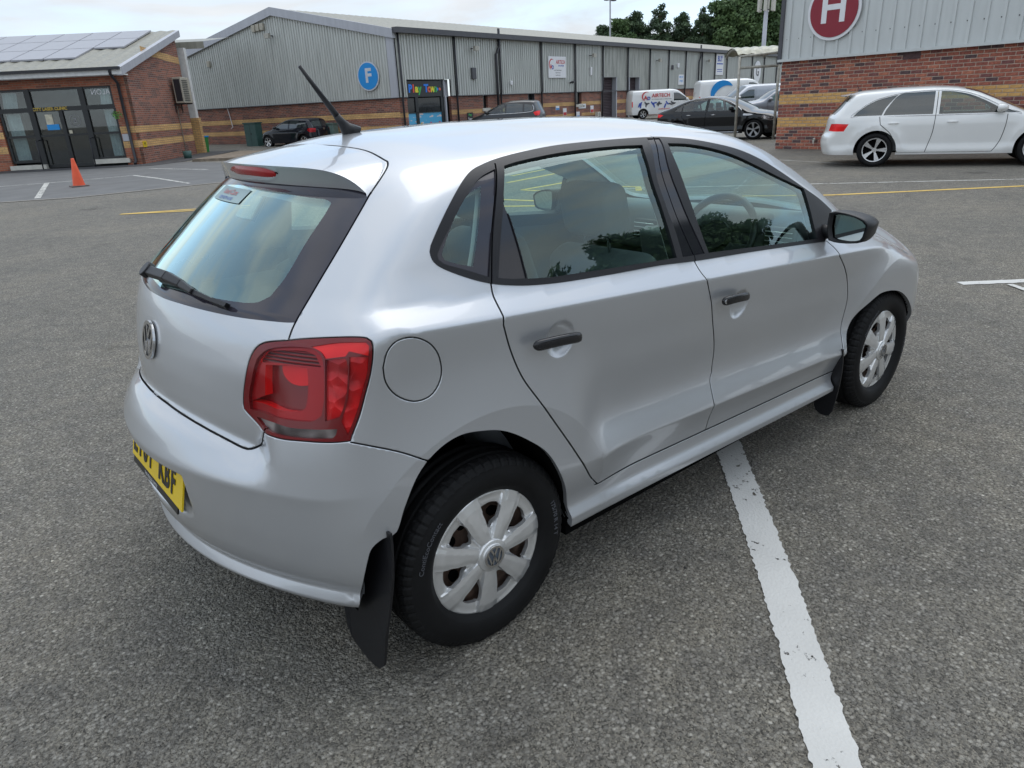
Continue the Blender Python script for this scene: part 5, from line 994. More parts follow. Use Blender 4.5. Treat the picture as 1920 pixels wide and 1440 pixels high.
def spoked(R,n,kind,mat):
    """simple cast wheel with n spokes (outer face -y), openings real"""
    b=MB()
    v=[];f=[];m=40
    for r,y in ((R,-.0),(R*.97,-.012),(R*.90,-.010),(R*.885,.02)): v+=[(r*math.cos(2*math.pi*i/m),y,r*math.sin(2*math.pi*i/m)) for i in range(m)]
    for k in range(3): f+=[(k*m+i,(k+1)*m+i,(k+1)*m+(i+1)%m,k*m+(i+1)%m) for i in range(m)]
    b.add(v,f)
    for i in range(n):
        a=2*math.pi*i/n
        for off in ((-.11,.11) if kind=='twin' else (0,)):
            a2=a+off; ca,sa=math.cos(a2),math.sin(a2); tx,tz=-sa,ca; w0,w1=(.014,.020) if kind=='twin' else (.028,.040)
            ci=(math.cos(a)*R*.18,math.sin(a)*R*.18); co_=(ca*R*.90,sa*R*.90)
            b.add([(ci[0]-tx*w0,.004,ci[1]-tz*w0),(ci[0]+tx*w0,.004,ci[1]+tz*w0),(co_[0]+tx*w1,-.010,co_[1]+tz*w1),(co_[0]-tx*w1,-.010,co_[1]-tz*w1),(ci[0]-tx*w0,.03,ci[1]-tz*w0),(ci[0]+tx*w0,.03,ci[1]+tz*w0),(co_[0]+tx*w1,.025,co_[1]+tz*w1),(co_[0]-tx*w1,.025,co_[1]-tz*w1)],[(0,3,2,1),(0,1,5,4),(1,2,6,5),(2,3,7,6),(3,0,4,7)])
    b.add([(R*.2*math.cos(2*math.pi*i/16),.0,R*.2*math.sin(2*math.pi*i/16)) for i in range(16)],[tuple(range(16))])
    me=bpy.data.meshes.new('rim'); me.from_pydata(b.v,[],b.f); me.materials.append(mat); return me
def veh_wheel(par,x,y,sy,tm,rm,R,wd,zc):
    t=empty('wheel',(x,y*sy,zc)); t.parent=par; t.rotation_euler=(0,.3*x,0 if sy<0 else math.pi)
    for nm,me,loc in (('tyre',tm,(0,0,0)),('rim',rm,(0,-wd/2+.012,0))): o=bpy.data.objects.new(nm,me); COL.objects.link(o); o.parent=t; o.location=loc
    return t
M['disc']=plain('dark_wheel_well',(.012,.012,.013),.9,Specular_IOR_Level=.1)
M['vglass']=plain('tinted_car_glass',(.030,.040,.042),.04,Specular_IOR_Level=1.2); M['vglass2']=glassmat('car_glass_clear',(.55,.70,.66),2.0)
M['wpaint']=paint('white_paint',(.80,.80,.79),0,.3); M['bpaint']=paint('black_paint',(.008,.009,.011),.0,.2,coat=.75,spec=.1); M['dgpaint']=paint('dark_grey_paint',(.030,.028,.030),.2,.28,coat=.8,spec=.3); M['gpaint']=paint('grey_metallic',(.21,.22,.25),.55,.35); M['spaint']=paint('silver_van_paint',(.40,.42,.46),.5,.35); M['navy']=paint('blue_black_paint',(.008,.010,.016),.0,.2,coat=.75,spec=.1)
M['alloy']=plain('machined_alloy',(.62,.62,.63),.25,.8); M['alloyk']=plain('satin_grey_alloy',(.33,.33,.34),.3,.7); M['alloyd']=plain('dark_alloy',(.14,.14,.145),.3,.7)
def vehicle(name,label,sp,loc,yaw,mat,scale=1.,cat='car'):
    V=Veh(sp); s_=Shell(V,sp.get('step',.055)); root=empty(name,loc,yaw); root.scale=(scale,)*3; tag(root,label,cat)
    zb=sp.get('zb',.24); wb=sp['wb']; ra=sp.get('ra',.37); arcs=[]
    for cx in (0,wb):
        q=np.linspace(math.pi+.55,-.55,22); P=side3(V,[(cx+ra*math.cos(a),max(.31+ra*math.sin(a),zb-.10)) for a in q]); arcs.append(s_.line(P,corner=80,step=.03))
    wins=[(nm,mt,s_.line(side3(V,pts),True,step=.03,corner=50)) for nm,mt,pts in sp['wins']]
    for ln in sp.get('seams',[]): s_.seam(side3(V,ln),sp.get('g',.006),step=.03)
    def topP(x,y): 
        O=np.array([[x,y,V.sz]]); return V.hit(O,np.array([[0,0,1.]]),0,1.6)[0]
    def polyx(pts): return [topP(x,y) for x,y in pts]
    tops=[]
    for nm,mt,pts in sp.get('tops',[]):
        c=s_.line([topP(x,min(y,-1e-5)) for x,y in pts],corner=45,step=.03); y0=c[0];y1=c[-1]; rear=c[0][0]<V.RC*math.pi/2+.001 and False
        tops.append((nm,mt,c))
    ends=[]
    for nm,mt,pts,fr in sp.get('ends',[]):
        # (y,z) outlines on tail (fr=0) or nose (fr=1)
        P=[]
        for y,z in pts:
            ox=V.sx1 if fr else V.sx0; P.append(V.hit(np.array([[ox,min(y,-1e-5),z]]),np.array([[1. if fr else -1.,0,0]]),0,1.8)[0])
        cl=pts[0][1]!=pts[-1][1] and pts[0][0]!=0
        c=s_.line(P,closed=pts[0][0]!=0,corner=45,step=.03); ends.append((nm,mt,c,pts[0][0]==0,fr))
    s_.build(lambda a:zb)
    lowc=lambda c:np.concatenate([c,[[c[-1][0],-1.2],[c[0][0],-1.2]]]); outm=np.zeros(len(s_.F),bool)
    for c in arcs: outm|=s_.take(lowc(c))
    side='both'
    got=[]
    for nm,mt,c in wins: got.append((nm,mt,s_.take(c),-.006))
    for nm,mt,c,half,fr in ends:
        if half: e=-.02 if not fr else s_.A+.02; c=np.concatenate([[[e,c[0][1]]],c,[[e,c[-1][1]]]])
        got.append((nm,mt,s_.take(c),-.003))
    for nm,mt,c in tops: got.append((nm,mt,s_.take(np.concatenate([c,[[c[-1][0],1.5],[c[0][0],1.5]]])),-.003))
    for nm,mt,m,of in got:
        if m.sum()==0: continue
        if nm in ('windscreen','rear_window','bumper_trim'): s_.part(nm,m,M[mt],root,off=of,depth=.01)
        else:
            for sd in 'RL': s_.part(nm,m,M[mt],root,off=of,depth=.012,side=sd)
    m=s_.take(); s_.part('body',m,mat,root,depth=.02)
    R=sp.get('R_t',.32); wd=.21; rr=sp.get('rr',.225); tm=tyre_mesh(R,rr,wd,48,False); rm=spoked(rr+.004,sp.get('nsp',5),sp.get('spk','wide'),M[sp.get('rimmat','alloy')])
    hw=V.W(0)-.02-wd/2
    for cx in (0,wb):
        for sy in (-1,1): veh_wheel(root,cx,float(hw),sy,tm,rm,R,wd,R)
    b=MB(); 
    for cx in (0,wb):
        for sy in (-1,1): b.tube([(cx,sy*(hw-.07),R),(cx,sy*(hw-.06),R)],rr*.99,24)
    b.obj('wheel_back',M['disc'],root)
    b=MB(); b.box(-.45,-.72,zb+.03,wb+.5,.72,zb+.12)
    for cx in (0,wb):
        for sy in (-1,1):
            n=14; q=np.linspace(0,math.pi,n); vs=[(cx+(ra+.02)*math.cos(a),sy*(float(V.W(cx))-.03),.31+(ra+.02)*math.sin(a)) for a in q]+[(cx+(ra+.02)*math.cos(a),sy*.45,.31+(ra+.02)*math.sin(a)) for a in q]
            b.add(vs,[(i,i+1,n+i+1,n+i) for i in range(n-1)]+[tuple(range(n,2*n))])
    b.obj('underbody',M['disc'],root)
    if any(m_=='vglass2' for _,m_,_ in sp['wins']):
        b=MB(); hz_=sp['belt']
        for sx_,w_ in ((.15,.6),(1.05,.25)):
            for sy in (-1,1): b.box(sx_-.1,sy*.38-w_/2 if w_<.5 else sy*.34-.3,.35,sx_+.06,sy*.38+w_/2 if w_<.5 else sy*.34+.3,hz_+.12); b.box(sx_-.10,sy*.37-.13,hz_+.13,sx_,sy*.37+.13,hz_+.30)
        b.box(.2,-.75,.3,wb-.6,.75,hz_-.12); b.box(wb-1.0,-.72,.4,wb-.5,.72,hz_-.0); b.obj('seats',M['cabin'],root)
    for sy in (-1,1):
        if 'mir' in sp:
            mx_,mz_=sp['mir']; y0=float(V.W(mx_)-V.D(np.array(mz_)))*1.0
            h=MB(); n=12
            prof=[(-.07,.5),(-.06,.9),(0,1.),(.06,.85),(.10,.4)]
            vs=[(mx_+dx,sy*(y0+.12+.10*k*math.cos(2*math.pi*i/n)),mz_+.02+.075*k*math.sin(2*math.pi*i/n)) for dx,k in prof for i in range(n)]
            h.add(vs,[(j*n+i,j*n+(i+1)%n,(j+1)*n+(i+1)%n,(j+1)*n+i) for j in range(4) for i in range(n)]+[tuple(range(n)),tuple(range(4*n,5*n))]); h.tube([(mx_+.03,sy*(y0-.04),mz_-.05),(mx_,sy*(y0+.06),mz_-.02)],.025,8)
            h.obj('door_mirror',M[sp['mirmat']] if 'mirmat' in sp else mat,root,True)
    for (hx_,hz_,hmat) in sp.get('handles',[]):
        for sy in (-1,1):
            q=side3(V,[(hx_-.09,hz_),(hx_+.09,hz_)]); b=MB(); b.tube([(q[0][0],-q[0][1]*sy+.012*sy,hz_),(q[0][0]+.09,-(q[0][1]+q[1][1])/2*sy+.03*sy,hz_+.003),(q[1][0],-q[1][1]*sy+.012*sy,hz_)],[.010,.014,.010],8); b.obj('door_handle',M[hmat] if isinstance(hmat,str) else mat,root,True)
    return root,V
flank=lambda V,x,z: side3(V,[(x,z)])[0]
# --- white estate
est=dict(wb=2.70,W=[(-1.1,.70),(-.7,.82),(-.2,.885),(.5,.90),(2.2,.90),(2.8,.88),(3.2,.82),(3.6,.68)],D=[(.1,.07),(.25,.02),(.30,.0),(.42,.025),(.6,.01),(.80,.0),(.92,.02),(.97,.05),(1.1,.10),(1.3,.19),(1.42,.26),(1.5,.36)],
 T=[(-1.0,1.28),(-.72,1.395),(-.3,1.445),(.3,1.475),(.9,1.478),(1.3,1.45),(1.65,1.37),(2.1,1.17),(2.50,.985),(2.6,.955),(3.0,.90),(3.3,.83),(3.6,.68),(3.7,.5)],
 R=[(.1,-.90),(.25,-1.02),(.45,-1.07),(.58,-1.06),(.66,-1.0),(.80,-.985),(.95,-.96),(1.0,-.92),(1.30,-.66),(1.45,-.5)],Fr=[(.1,3.45),(.3,3.58),(.6,3.60),(.8,3.45),(1.0,3.2)],belt=.95,cr=.34,zb=.235,ra=.385,R_t=.325,rr=.228,nsp=5,spk='twin',step=.04,
 wins=[('quarter_window','vglass',[(-.46,.965),(-.38,1.05),(-.20,1.18),(-.02,1.26),(.20,1.315),(.30,1.335),(.12,1.12),(.05,.97)]),('rear_side_window','vglass',[(.08,.97),(.15,1.12),(.33,1.337),(.6,1.365),(.93,1.372),(.93,.965)]),
  ('front_side_window','vglass2',[(1.03,.962),(1.03,1.370),(1.25,1.35),(1.5,1.29),(1.75,1.18),(2.0,1.04),(2.10,.955),(1.6,.958)]),('front_corner_window','vglass',[(2.12,.955),(2.03,1.03),(2.22,.99),(2.36,.945)]),
  ('tail_lamp','redbr',[(-.90,.70),(-.86,.83),(-.60,.83),(-.52,.825),(-.60,.69)])],
 seams=[[(.02,.95),(.05,.80),(.25,.62),(.35,.40),(.40,.27)],[(.98,1.375),(.98,.95),(.96,.6),(.88,.27)],[(2.14,.93),(2.13,.7),(2.08,.45),(1.98,.27)],[(.40,.27),(.88,.272),(1.98,.27)]],
 tops=[('windscreen','vglass',[(1.42,-1e-5),(1.44,-.5),(1.60,-.60),(2.1,-.66),(2.42,-.62),(2.52,-.3),(2.54,-1e-5)])],ends=[('rear_window','vglass',[(0,1.0),(-.55,1.0),(-.60,1.12),(-.52,1.32),(0,1.33)],0)],
 mir=(2.02,1.02),handles=[(.28,.82,None),(1.28,.82,None)])
est['handles']=[(.28,.82,0),(1.28,.82,0)]
def place(rw,fw,hw,yawonly=False):
    d=np.array(fw)-np.array(rw); d/=np.linalg.norm(d); l=np.array([-d[1],d[0]]); return np.array(rw)+l*hw,math.atan2(d[1],d[0])
c_,yw=place((14.10,4.56),(15.20,2.09),.88)
estate,VE=vehicle('estate_car','white estate car parked against the brick base of the corner unit at the right','' or est,(c_[0],c_[1],0),yw,M['wpaint'],1.0)
# chrome waistline, door blade crease, aerial, badge
for sy in (-1,):
    P=[side3(VE,[(x,z)])[0] for x,z in [(-.50,.955),(-.49,.99),(-.38,1.075),(-.20,1.20),(-.02,1.28),(.30,1.353),(.6,1.385),(.98,1.39),(1.25,1.372),(1.52,1.31),(1.8,1.19),(2.1,1.03),(2.30,.95)]]
    b=MB(); b.tube([p+[0,-.004,0] for p in crs(P,step=.06)],.005,6); b.obj('window_moulding',M['alloy'],estate)
    P=[side3(VE,[(x,z)])[0] for x,z in [(-.50,.952),(.5,.95),(1.5,.945),(2.36,.932)]]; b=MB(); b.tube([p+[0,-.004,0] for p in crs(P,step=.06)],.005,6); b.obj('window_moulding',M['alloy'],estate)
b=MB(); b.tube([(-.42,0,1.43),(-.47,0,1.55)],.006,6); b.tube([(-.44,0,1.43),(-.38,0,1.455)],.02,8); b.obj('aerial',M['pipe'],estate)
b=MB()
vs=[]; 
for y in np.linspace(-.60,.60,13): x=-.68+.32*y*y; vs+=[(x+.10,y,1.40-.04*y*y),(x-.10,y,1.365-.04*y*y),(x-.085,y,1.345-.04*y*y),(x+.12,y,1.33-.04*y*y)]
b.add(vs,[(4*i+k,4*i+k+1,4*i+k+5,4*i+k+4) for i in range(12) for k in range(3)]); b.obj('roof_spoiler',M['wpaint'],estate)
# --- dark saloon
kia=dict(wb=2.805,W=[(-1.2,.66),(-.8,.80),(-.3,.87),(.5,.905),(2.2,.91),(2.9,.88),(3.3,.80),(3.7,.62)],D=[(.1,.07),(.25,.02),(.32,.0),(.45,.03),(.62,.01),(.78,.0),(.90,.02),(.95,.05),(1.1,.12),(1.3,.22),(1.42,.30),(1.5,.4)],
 T=[(-1.25,.90),(-1.1,1.0),(-.9,1.03),(-.55,1.10),(-.1,1.26),(.35,1.40),(.9,1.462),(1.3,1.45),(1.7,1.36),(2.1,1.19),(2.55,.99),(2.65,.97),(3.1,.90),(3.5,.78),(3.75,.62),(3.8,.5)],
 R=[(.1,-.95),(.3,-1.08),(.5,-1.10),(.7,-1.06),(.95,-1.05),(1.05,-1.0),(1.4,-.5)],Fr=[(.1,3.55),(.3,3.70),(.6,3.72),(.8,3.55),(1.0,3.2)],belt=.93,cr=.30,zb=.22,ra=.38,R_t=.33,rr=.238,nsp=5,spk='twin',rimmat='alloyk',
 wins=[('quarter_window','vglass2',[(-.20,.985),(-.08,1.10),(.10,1.18),(.10,.985)]),('rear_side_window','vglass2',[(.15,.98),(.15,1.20),(.45,1.31),(.75,1.36),(1.02,1.375),(1.02,.97)]),('front_side_window','vglass2',[(1.12,.965),(1.12,1.375),(1.40,1.35),(1.7,1.26),(2.0,1.12),(2.25,.965)]),
  ('tail_lamp','redbr',[(-1.0,.78),(-.98,.90),(-.70,.90),(-.62,.87),(-.75,.80)]),('headlamp','clear',[(3.05,.70),(3.10,.80),(3.35,.74),(3.45,.62),(3.3,.62)]),('wing_vent','alloy',[(2.42,.80),(2.44,.86),(2.70,.85),(2.80,.83),(2.66,.79)])],
 seams=[[(.12,.95),(.16,.8),(.33,.62),(.42,.35),(.46,.27)],[(1.07,1.38),(1.07,.95),(1.05,.6),(1.0,.27)],[(2.32,.93),(2.33,.7),(2.25,.40),(2.2,.27)]],
 tops=[('windscreen','vglass',[(1.52,-1e-5),(1.54,-.5),(1.68,-.6),(2.2,-.68),(2.45,-.66),(2.58,-.3),(2.60,-1e-5)]),('rear_window','vglass',[(.30,-1e-5),(.28,-.45),(.15,-.56),(-.35,-.60),(-.55,-.52),(-.62,-1e-5)][::-1])],
 mir=(2.02,1.02),handles=[(.42,.845,'alloy'),(1.36,.84,'alloy')])
kd=np.array([.20,-.98]); kd/=np.linalg.norm(kd); kw=np.array([21.94,12.26])
c_,yw=place(kw-kd*2.805,kw,.89)
saloon,VK=vehicle('saloon_car','black saloon with chrome window line nosing towards the canopy posts',kia,(c_[0],c_[1],0),yw,M['bpaint'])
P=[side3(VK,[(x,z)])[0] for x,z in [(-.75,.985),(-.35,1.13),(.05,1.25),(.4,1.35),(.75,1.40),(1.1,1.41),(1.45,1.375),(1.8,1.27),(2.15,1.10),(2.36,.96)]]
for sg in (1,-1): b=MB(); b.tube([(p[0],(p[1]-.004)*sg,p[2]) for p in crs(P,step=.06)],.012,6); b.obj('chrome_window_line',M['alloy'],saloon)
P=[side3(VK,[(x,z)])[0] for x,z in [(.42,.262),(1.3,.262),(2.3,.262)]]; b=MB(); b.tube([p+[0,-.004,0] for p in P],.014,6); b.obj('sill_moulding',M['alloy'],saloon)
# --- grey off-roader behind the saloon
suv=dict(wb=2.66,W=[(-.9,.78),(-.5,.88),(.5,.93),(2.2,.93),(2.8,.89),(3.1,.80)],D=[(.1,.1),(.3,.02),(.6,.01),(.9,.0),(1.05,.03),(1.12,.06),(1.4,.13),(1.62,.2),(1.8,.35)],
 T=[(-.9,1.60),(-.5,1.68),(.3,1.72),(1.0,1.73),(1.35,1.69),(1.7,1.55),(2.15,1.24),(2.3,1.19),(2.8,1.12),(3.1,1.02),(3.3,.8)],R=[(.2,-.78),(.5,-.85),(1.1,-.82),(1.3,-.72),(1.7,-.58)],Fr=[(.2,3.25),(.6,3.38),(.9,3.33),(1.15,3.15)],belt=1.1,cr=.2,zb=.30,ra=.41,R_t=.37,rr=.25,sz=.9,
 wins=[('rear_side_window','vglass',[(.25,1.12),(.05,1.55),(.5,1.60),(.98,1.61),(.98,1.09)]),('front_side_window','vglass2',[(1.08,1.09),(1.08,1.61),(1.35,1.58),(1.75,1.36),(1.98,1.14)]),('quarter_window','vglass',[(-.55,1.15),(-.45,1.5),(-.25,1.53),(-.10,1.14)])],
 tops=[('windscreen','vglass',[(1.42,-1e-5),(1.44,-.55),(2.05,-.72),(2.2,-.4),(2.22,-1e-5)])],seams=[[(1.03,1.6),(1.03,1.1),(1.0,.4)],[(.20,1.1),(.25,.8),(.45,.4)],[(2.02,1.05),(2.0,.4)]],mir=(1.90,1.18),handles=[(.45,1.0,0),(1.3,1.0,0)])
h_=np.array([-.72,.69]); h_/=np.linalg.norm(h_); o_=np.array([31.2,16.9])-h_*1.3
vehicle('off_road_car','grey off-road car half hidden behind the black saloon and the brick corner',suv,(o_[0],o_[1],float(ground_h(*o_))),math.atan2(h_[1],h_[0]),M['gpaint'],.98)
# --- vans
def vanspec(L,H,wb,hood=.75,win=True):
    x1=L-.85; zt=H
    return dict(wb=wb,W=[(-.9,.86),(-.5,.92),(.5,.95),(wb,.95),(wb+.5,.90),(x1,.76)],D=[(.1,.08),(.3,.02),(.6,.0),(1.0,.0),(1.2,.015),(zt-.3,.06),(zt-.12,.11),(zt,.22)],T=[(-.95,zt-.03),(.5,zt),(wb-1.0,zt),(wb-.68,zt-.06),(wb-.35,zt-.28),(wb+.20,1.16),(wb+.40,1.08),(x1-.15,.92),(x1,.75),(x1+.1,.5)],
      R=[(.2,-.80),(.5,-.86),(1.2,-.85),(zt-.2,-.78),(zt,-.70)],Fr=[(.2,x1-.08),(.5,x1),(.8,x1-.05),(1.1,x1-.3)],belt=1.1,cr=.08,cf=.25,zb=.28,ra=.38,R_t=.325,rr=.215,sz=.95,k=.10,nsp=5,
      wins=[('cab_side_window','vglass',[(wb-1.02,1.12),(wb-1.02,zt-.28),(wb-.70,zt-.30),(wb-.35,zt-.48),(wb+.02,1.20),(wb+.02,1.12)]),('tail_lamp','redbr',[(-.80,.80),(-.80,1.15),(-.74,1.15),(-.74,.80)])],
      tops=[('windscreen','vglass',[(wb-.68,-1e-5),(wb-.66,-.62),(wb+.05,-.76),(wb+.20,-.5),(wb+.24,-1e-5)])],seams=[[(wb-1.1,zt-.2),(wb-1.1,1.0),(wb-1.12,.35)],[(wb+.06,1.1),(wb-.02,.6),(wb-.35,.35)]],mir=(wb-.10,1.18),handles=[(wb-.95,.98,'pipe')],mirmat='wpaint')
hv=np.array([.775,-.632])
v1=vanspec(4.95,1.92,3.2); h_=np.array([.83,-.56]); h_/=np.linalg.norm(h_)
p_=np.array([36.95,30.0]); van,VV=vehicle('panel_van','white AIRTECH panel van with red lettering and tool pictures on its side',v1,(p_[0],p_[1],float(ground_h(*p_))+.02),math.atan2(h_[1],h_[0]),M['wpaint'],.90,'van')
VS=lambda x,z:(lambda p:(x+p[0],-.955-.0-p[2]*1.0+.02*0,z+p[1]))
lettering('van_lettering','AIRTECH',.34,VS(1.25,1.50),M['airred'],van,.004,.004,.95); lettering('van_lettering','AIR CONDITIONING & VENTILATION',.085,VS(1.3,1.26),M['greytext'],van,.004); lettering('van_logo','A',.34,VS(.15,1.38),M['airred'],van,.004,.012); lettering('van_logo','D',.30,VS(.38,1.33),M['airblue'],van,.004,.012)
b=MB(); arc(b,.22,1.46,.30,.09,math.radians(60),math.radians(250),-.958); b.obj('van_swoosh',M['airred'],van)
for i,x in enumerate((-.25,.25,.72,1.15,1.62,2.05)):
    b=MB(); rr_=random.Random(i)
    for k in range(3): cx=x+rr_.uniform(-.10,.10); cz=.92+rr_.uniform(-.12,.12); a=rr_.uniform(0,3); w_,h2=.16,.045; ca,sa=math.cos(a),math.sin(a); b.add([(cx+u*ca-v_*sa,-.962-.001*k,cz+u*sa+v_*ca) for u,v_ in ((-w_,-h2),(w_,-h2),(w_*.8,h2),(-w_*.8,h2))],[(0,1,2,3)])
    b.obj('van_picture',M['gutter' if i%2 else 'airblue'],van)
lettering('van_lettering','airtech-ac.co.uk',.13,VS(1.5,.62),M['airred'],van,.003,.003)
v2=vanspec(4.6,1.84,2.9); h_=np.array([-.83,.56]); p_=np.array([37.6,20.6]); vehicle('panel_van','silver panel van facing left between the white vans and the grey off-road car',v2,(p_[0],p_[1],float(ground_h(*p_))),math.atan2(h_[1],h_[0]),M['spaint'],.98,'van')
v3=vanspec(5.2,2.15,3.3); h_=hv; p_=np.array([40.6,27.4]); van3,_=vehicle('panel_van','white van with a blue swoosh parked behind the silver van',v3,(p_[0],p_[1],float(ground_h(*p_))),math.atan2(h_[1],h_[0]),M['wpaint'],1.0,'van')
b=MB(); arc(b,.75,1.15,.75,.42,math.radians(50),math.radians(200),-.958); b.obj('blue_swoosh',M['signblue'],van3)
# --- dark people carrier and black hatchback in front of the warehouse
mpv=dict(wb=2.70,W=[(-.85,.72),(-.4,.86),(.5,.90),(2.2,.90),(2.8,.85),(3.2,.72)],D=[(.1,.08),(.3,.02),(.8,.0),(1.0,.04),(1.3,.13),(1.5,.21),(1.62,.33)],T=[(-.85,1.48),(-.5,1.56),(.2,1.61),(.9,1.60),(1.3,1.53),(1.8,1.34),(2.5,1.04),(2.9,.93),(3.2,.78),(3.3,.6)],
 R=[(.2,-.75),(.5,-.82),(.95,-.78),(1.1,-.70),(1.5,-.50)],Fr=[(.2,3.2),(.5,3.32),(.8,3.25),(1.0,3.0)],belt=1.0,cr=.30,ra=.37,R_t=.32,rr=.21,sz=.85,
 wins=[('rear_side_window','vglass',[(.12,1.05),(.12,1.43),(.6,1.47),(1.0,1.46),(1.0,1.02)]),('front_side_window','vglass2',[(1.08,1.02),(1.08,1.45),(1.4,1.39),(1.8,1.22),(2.15,1.03)]),('quarter_window','vglass',[(-.42,1.10),(-.38,1.33),(-.15,1.40),(.04,1.42),(.04,1.06)]),('tail_lamp','redbr',[(-.70,.85),(-.68,1.08),(-.45,1.0),(-.55,.85)])],
 ends=[('rear_window','vglass',[(0,1.10),(-.60,1.10),(-.58,1.40),(0,1.45)],0)],tops=[('windscreen','vglass',[(1.30,-1e-5),(1.32,-.5),(2.2,-.70),(2.42,-.4),(2.45,-1e-5)])],mir=(2.05,1.06))
h_=np.array([-.50,.866]); p_=np.array([25.3,27.5]); hc,VM=vehicle('people_carrier','dark people carrier with a pale hooked window line, seen over the hatchback roof',mpv,(p_[0],p_[1],float(ground_h(*p_))),math.atan2(h_[1],h_[0]),M['dgpaint'],1.0)
P=[side3(VM,[(x,z)])[0] for x,z in [(-.38,1.36),(-.46,1.25),(-.46,1.12),(-.36,1.04),(.2,1.0),(1.2,.985),(2.2,.97)]]
for sg in (1,-1): b=MB(); b.tube([(p[0],(p[1]-.004)*sg,p[2]) for p in crs(P,step=.06)],.018,6); b.obj('chrome_window_line',M['alloy'],hc)
hb=dict(wb=2.62,W=[(-.75,.70),(-.4,.83),(.5,.88),(2.2,.88),(2.8,.83),(3.2,.70)],D=[(.1,.08),(.3,.02),(.75,.0),(.92,.04),(1.2,.14),(1.36,.22),(1.48,.35)],T=[(-.7,1.32),(-.5,1.40),(.2,1.455),(.9,1.46),(1.3,1.42),(1.75,1.27),(2.3,1.0),(2.7,.93),(3.1,.82),(3.3,.6)],
 R=[(.2,-.66),(.5,-.74),(.9,-.70),(1.0,-.62),(1.35,-.36)],Fr=[(.2,3.25),(.5,3.35),(.8,3.2),(1.0,2.9)],belt=.95,cr=.34,ra=.37,R_t=.32,rr=.225,
 wins=[('rear_side_window','vglass',[(.15,.98),(.10,1.15),(.35,1.30),(.7,1.34),(.95,1.34),(.95,.96)]),('front_side_window','vglass',[(1.03,.96),(1.03,1.34),(1.3,1.30),(1.65,1.16),(1.98,.97)]),('quarter_window','vglass',[(-.22,1.04),(-.10,1.22),(.22,1.28),(.02,1.0)]),('tail_lamp','red2',[(-.62,.74),(-.60,.93),(-.32,.93),(-.30,.84),(-.45,.74)])],
 ends=[('rear_window','vglass',[(0,1.0),(-.60,1.0),(-.55,1.24),(0,1.28)],0)],tops=[('windscreen','vglass',[(1.30,-1e-5),(1.32,-.5),(2.0,-.68),(2.20,-.4),(2.24,-1e-5)])],mir=(1.88,1.0),seams=[[(.99,1.34),(.99,.95),(.95,.3)],[(.1,.95),(.3,.6),(.4,.3)]],handles=[(.3,.86,0),(1.25,.86,0)])
h_=np.array([-.361,.933]); p_=np.array([15.9,33.3]); blk,VB=vehicle('small_hatchback','black hatchback parked beside the warehouse gable next to the green cabinet',hb,(p_[0],p_[1],0),math.atan2(h_[1],h_[0]),M['navy'],.95)
bd=badge_geo(.06); mesh('badge',[(-.715-z,-x,.90+y) for x,y,z in bd.v],bd.f,M['chrome'],blk)
b=MB(); b.tube([(-.25,0,1.43),(-.36,0,1.60)],.006,6); b.obj('aerial',M['pipe'],blk)
print('vehicles',round(time.time()-T0,1))
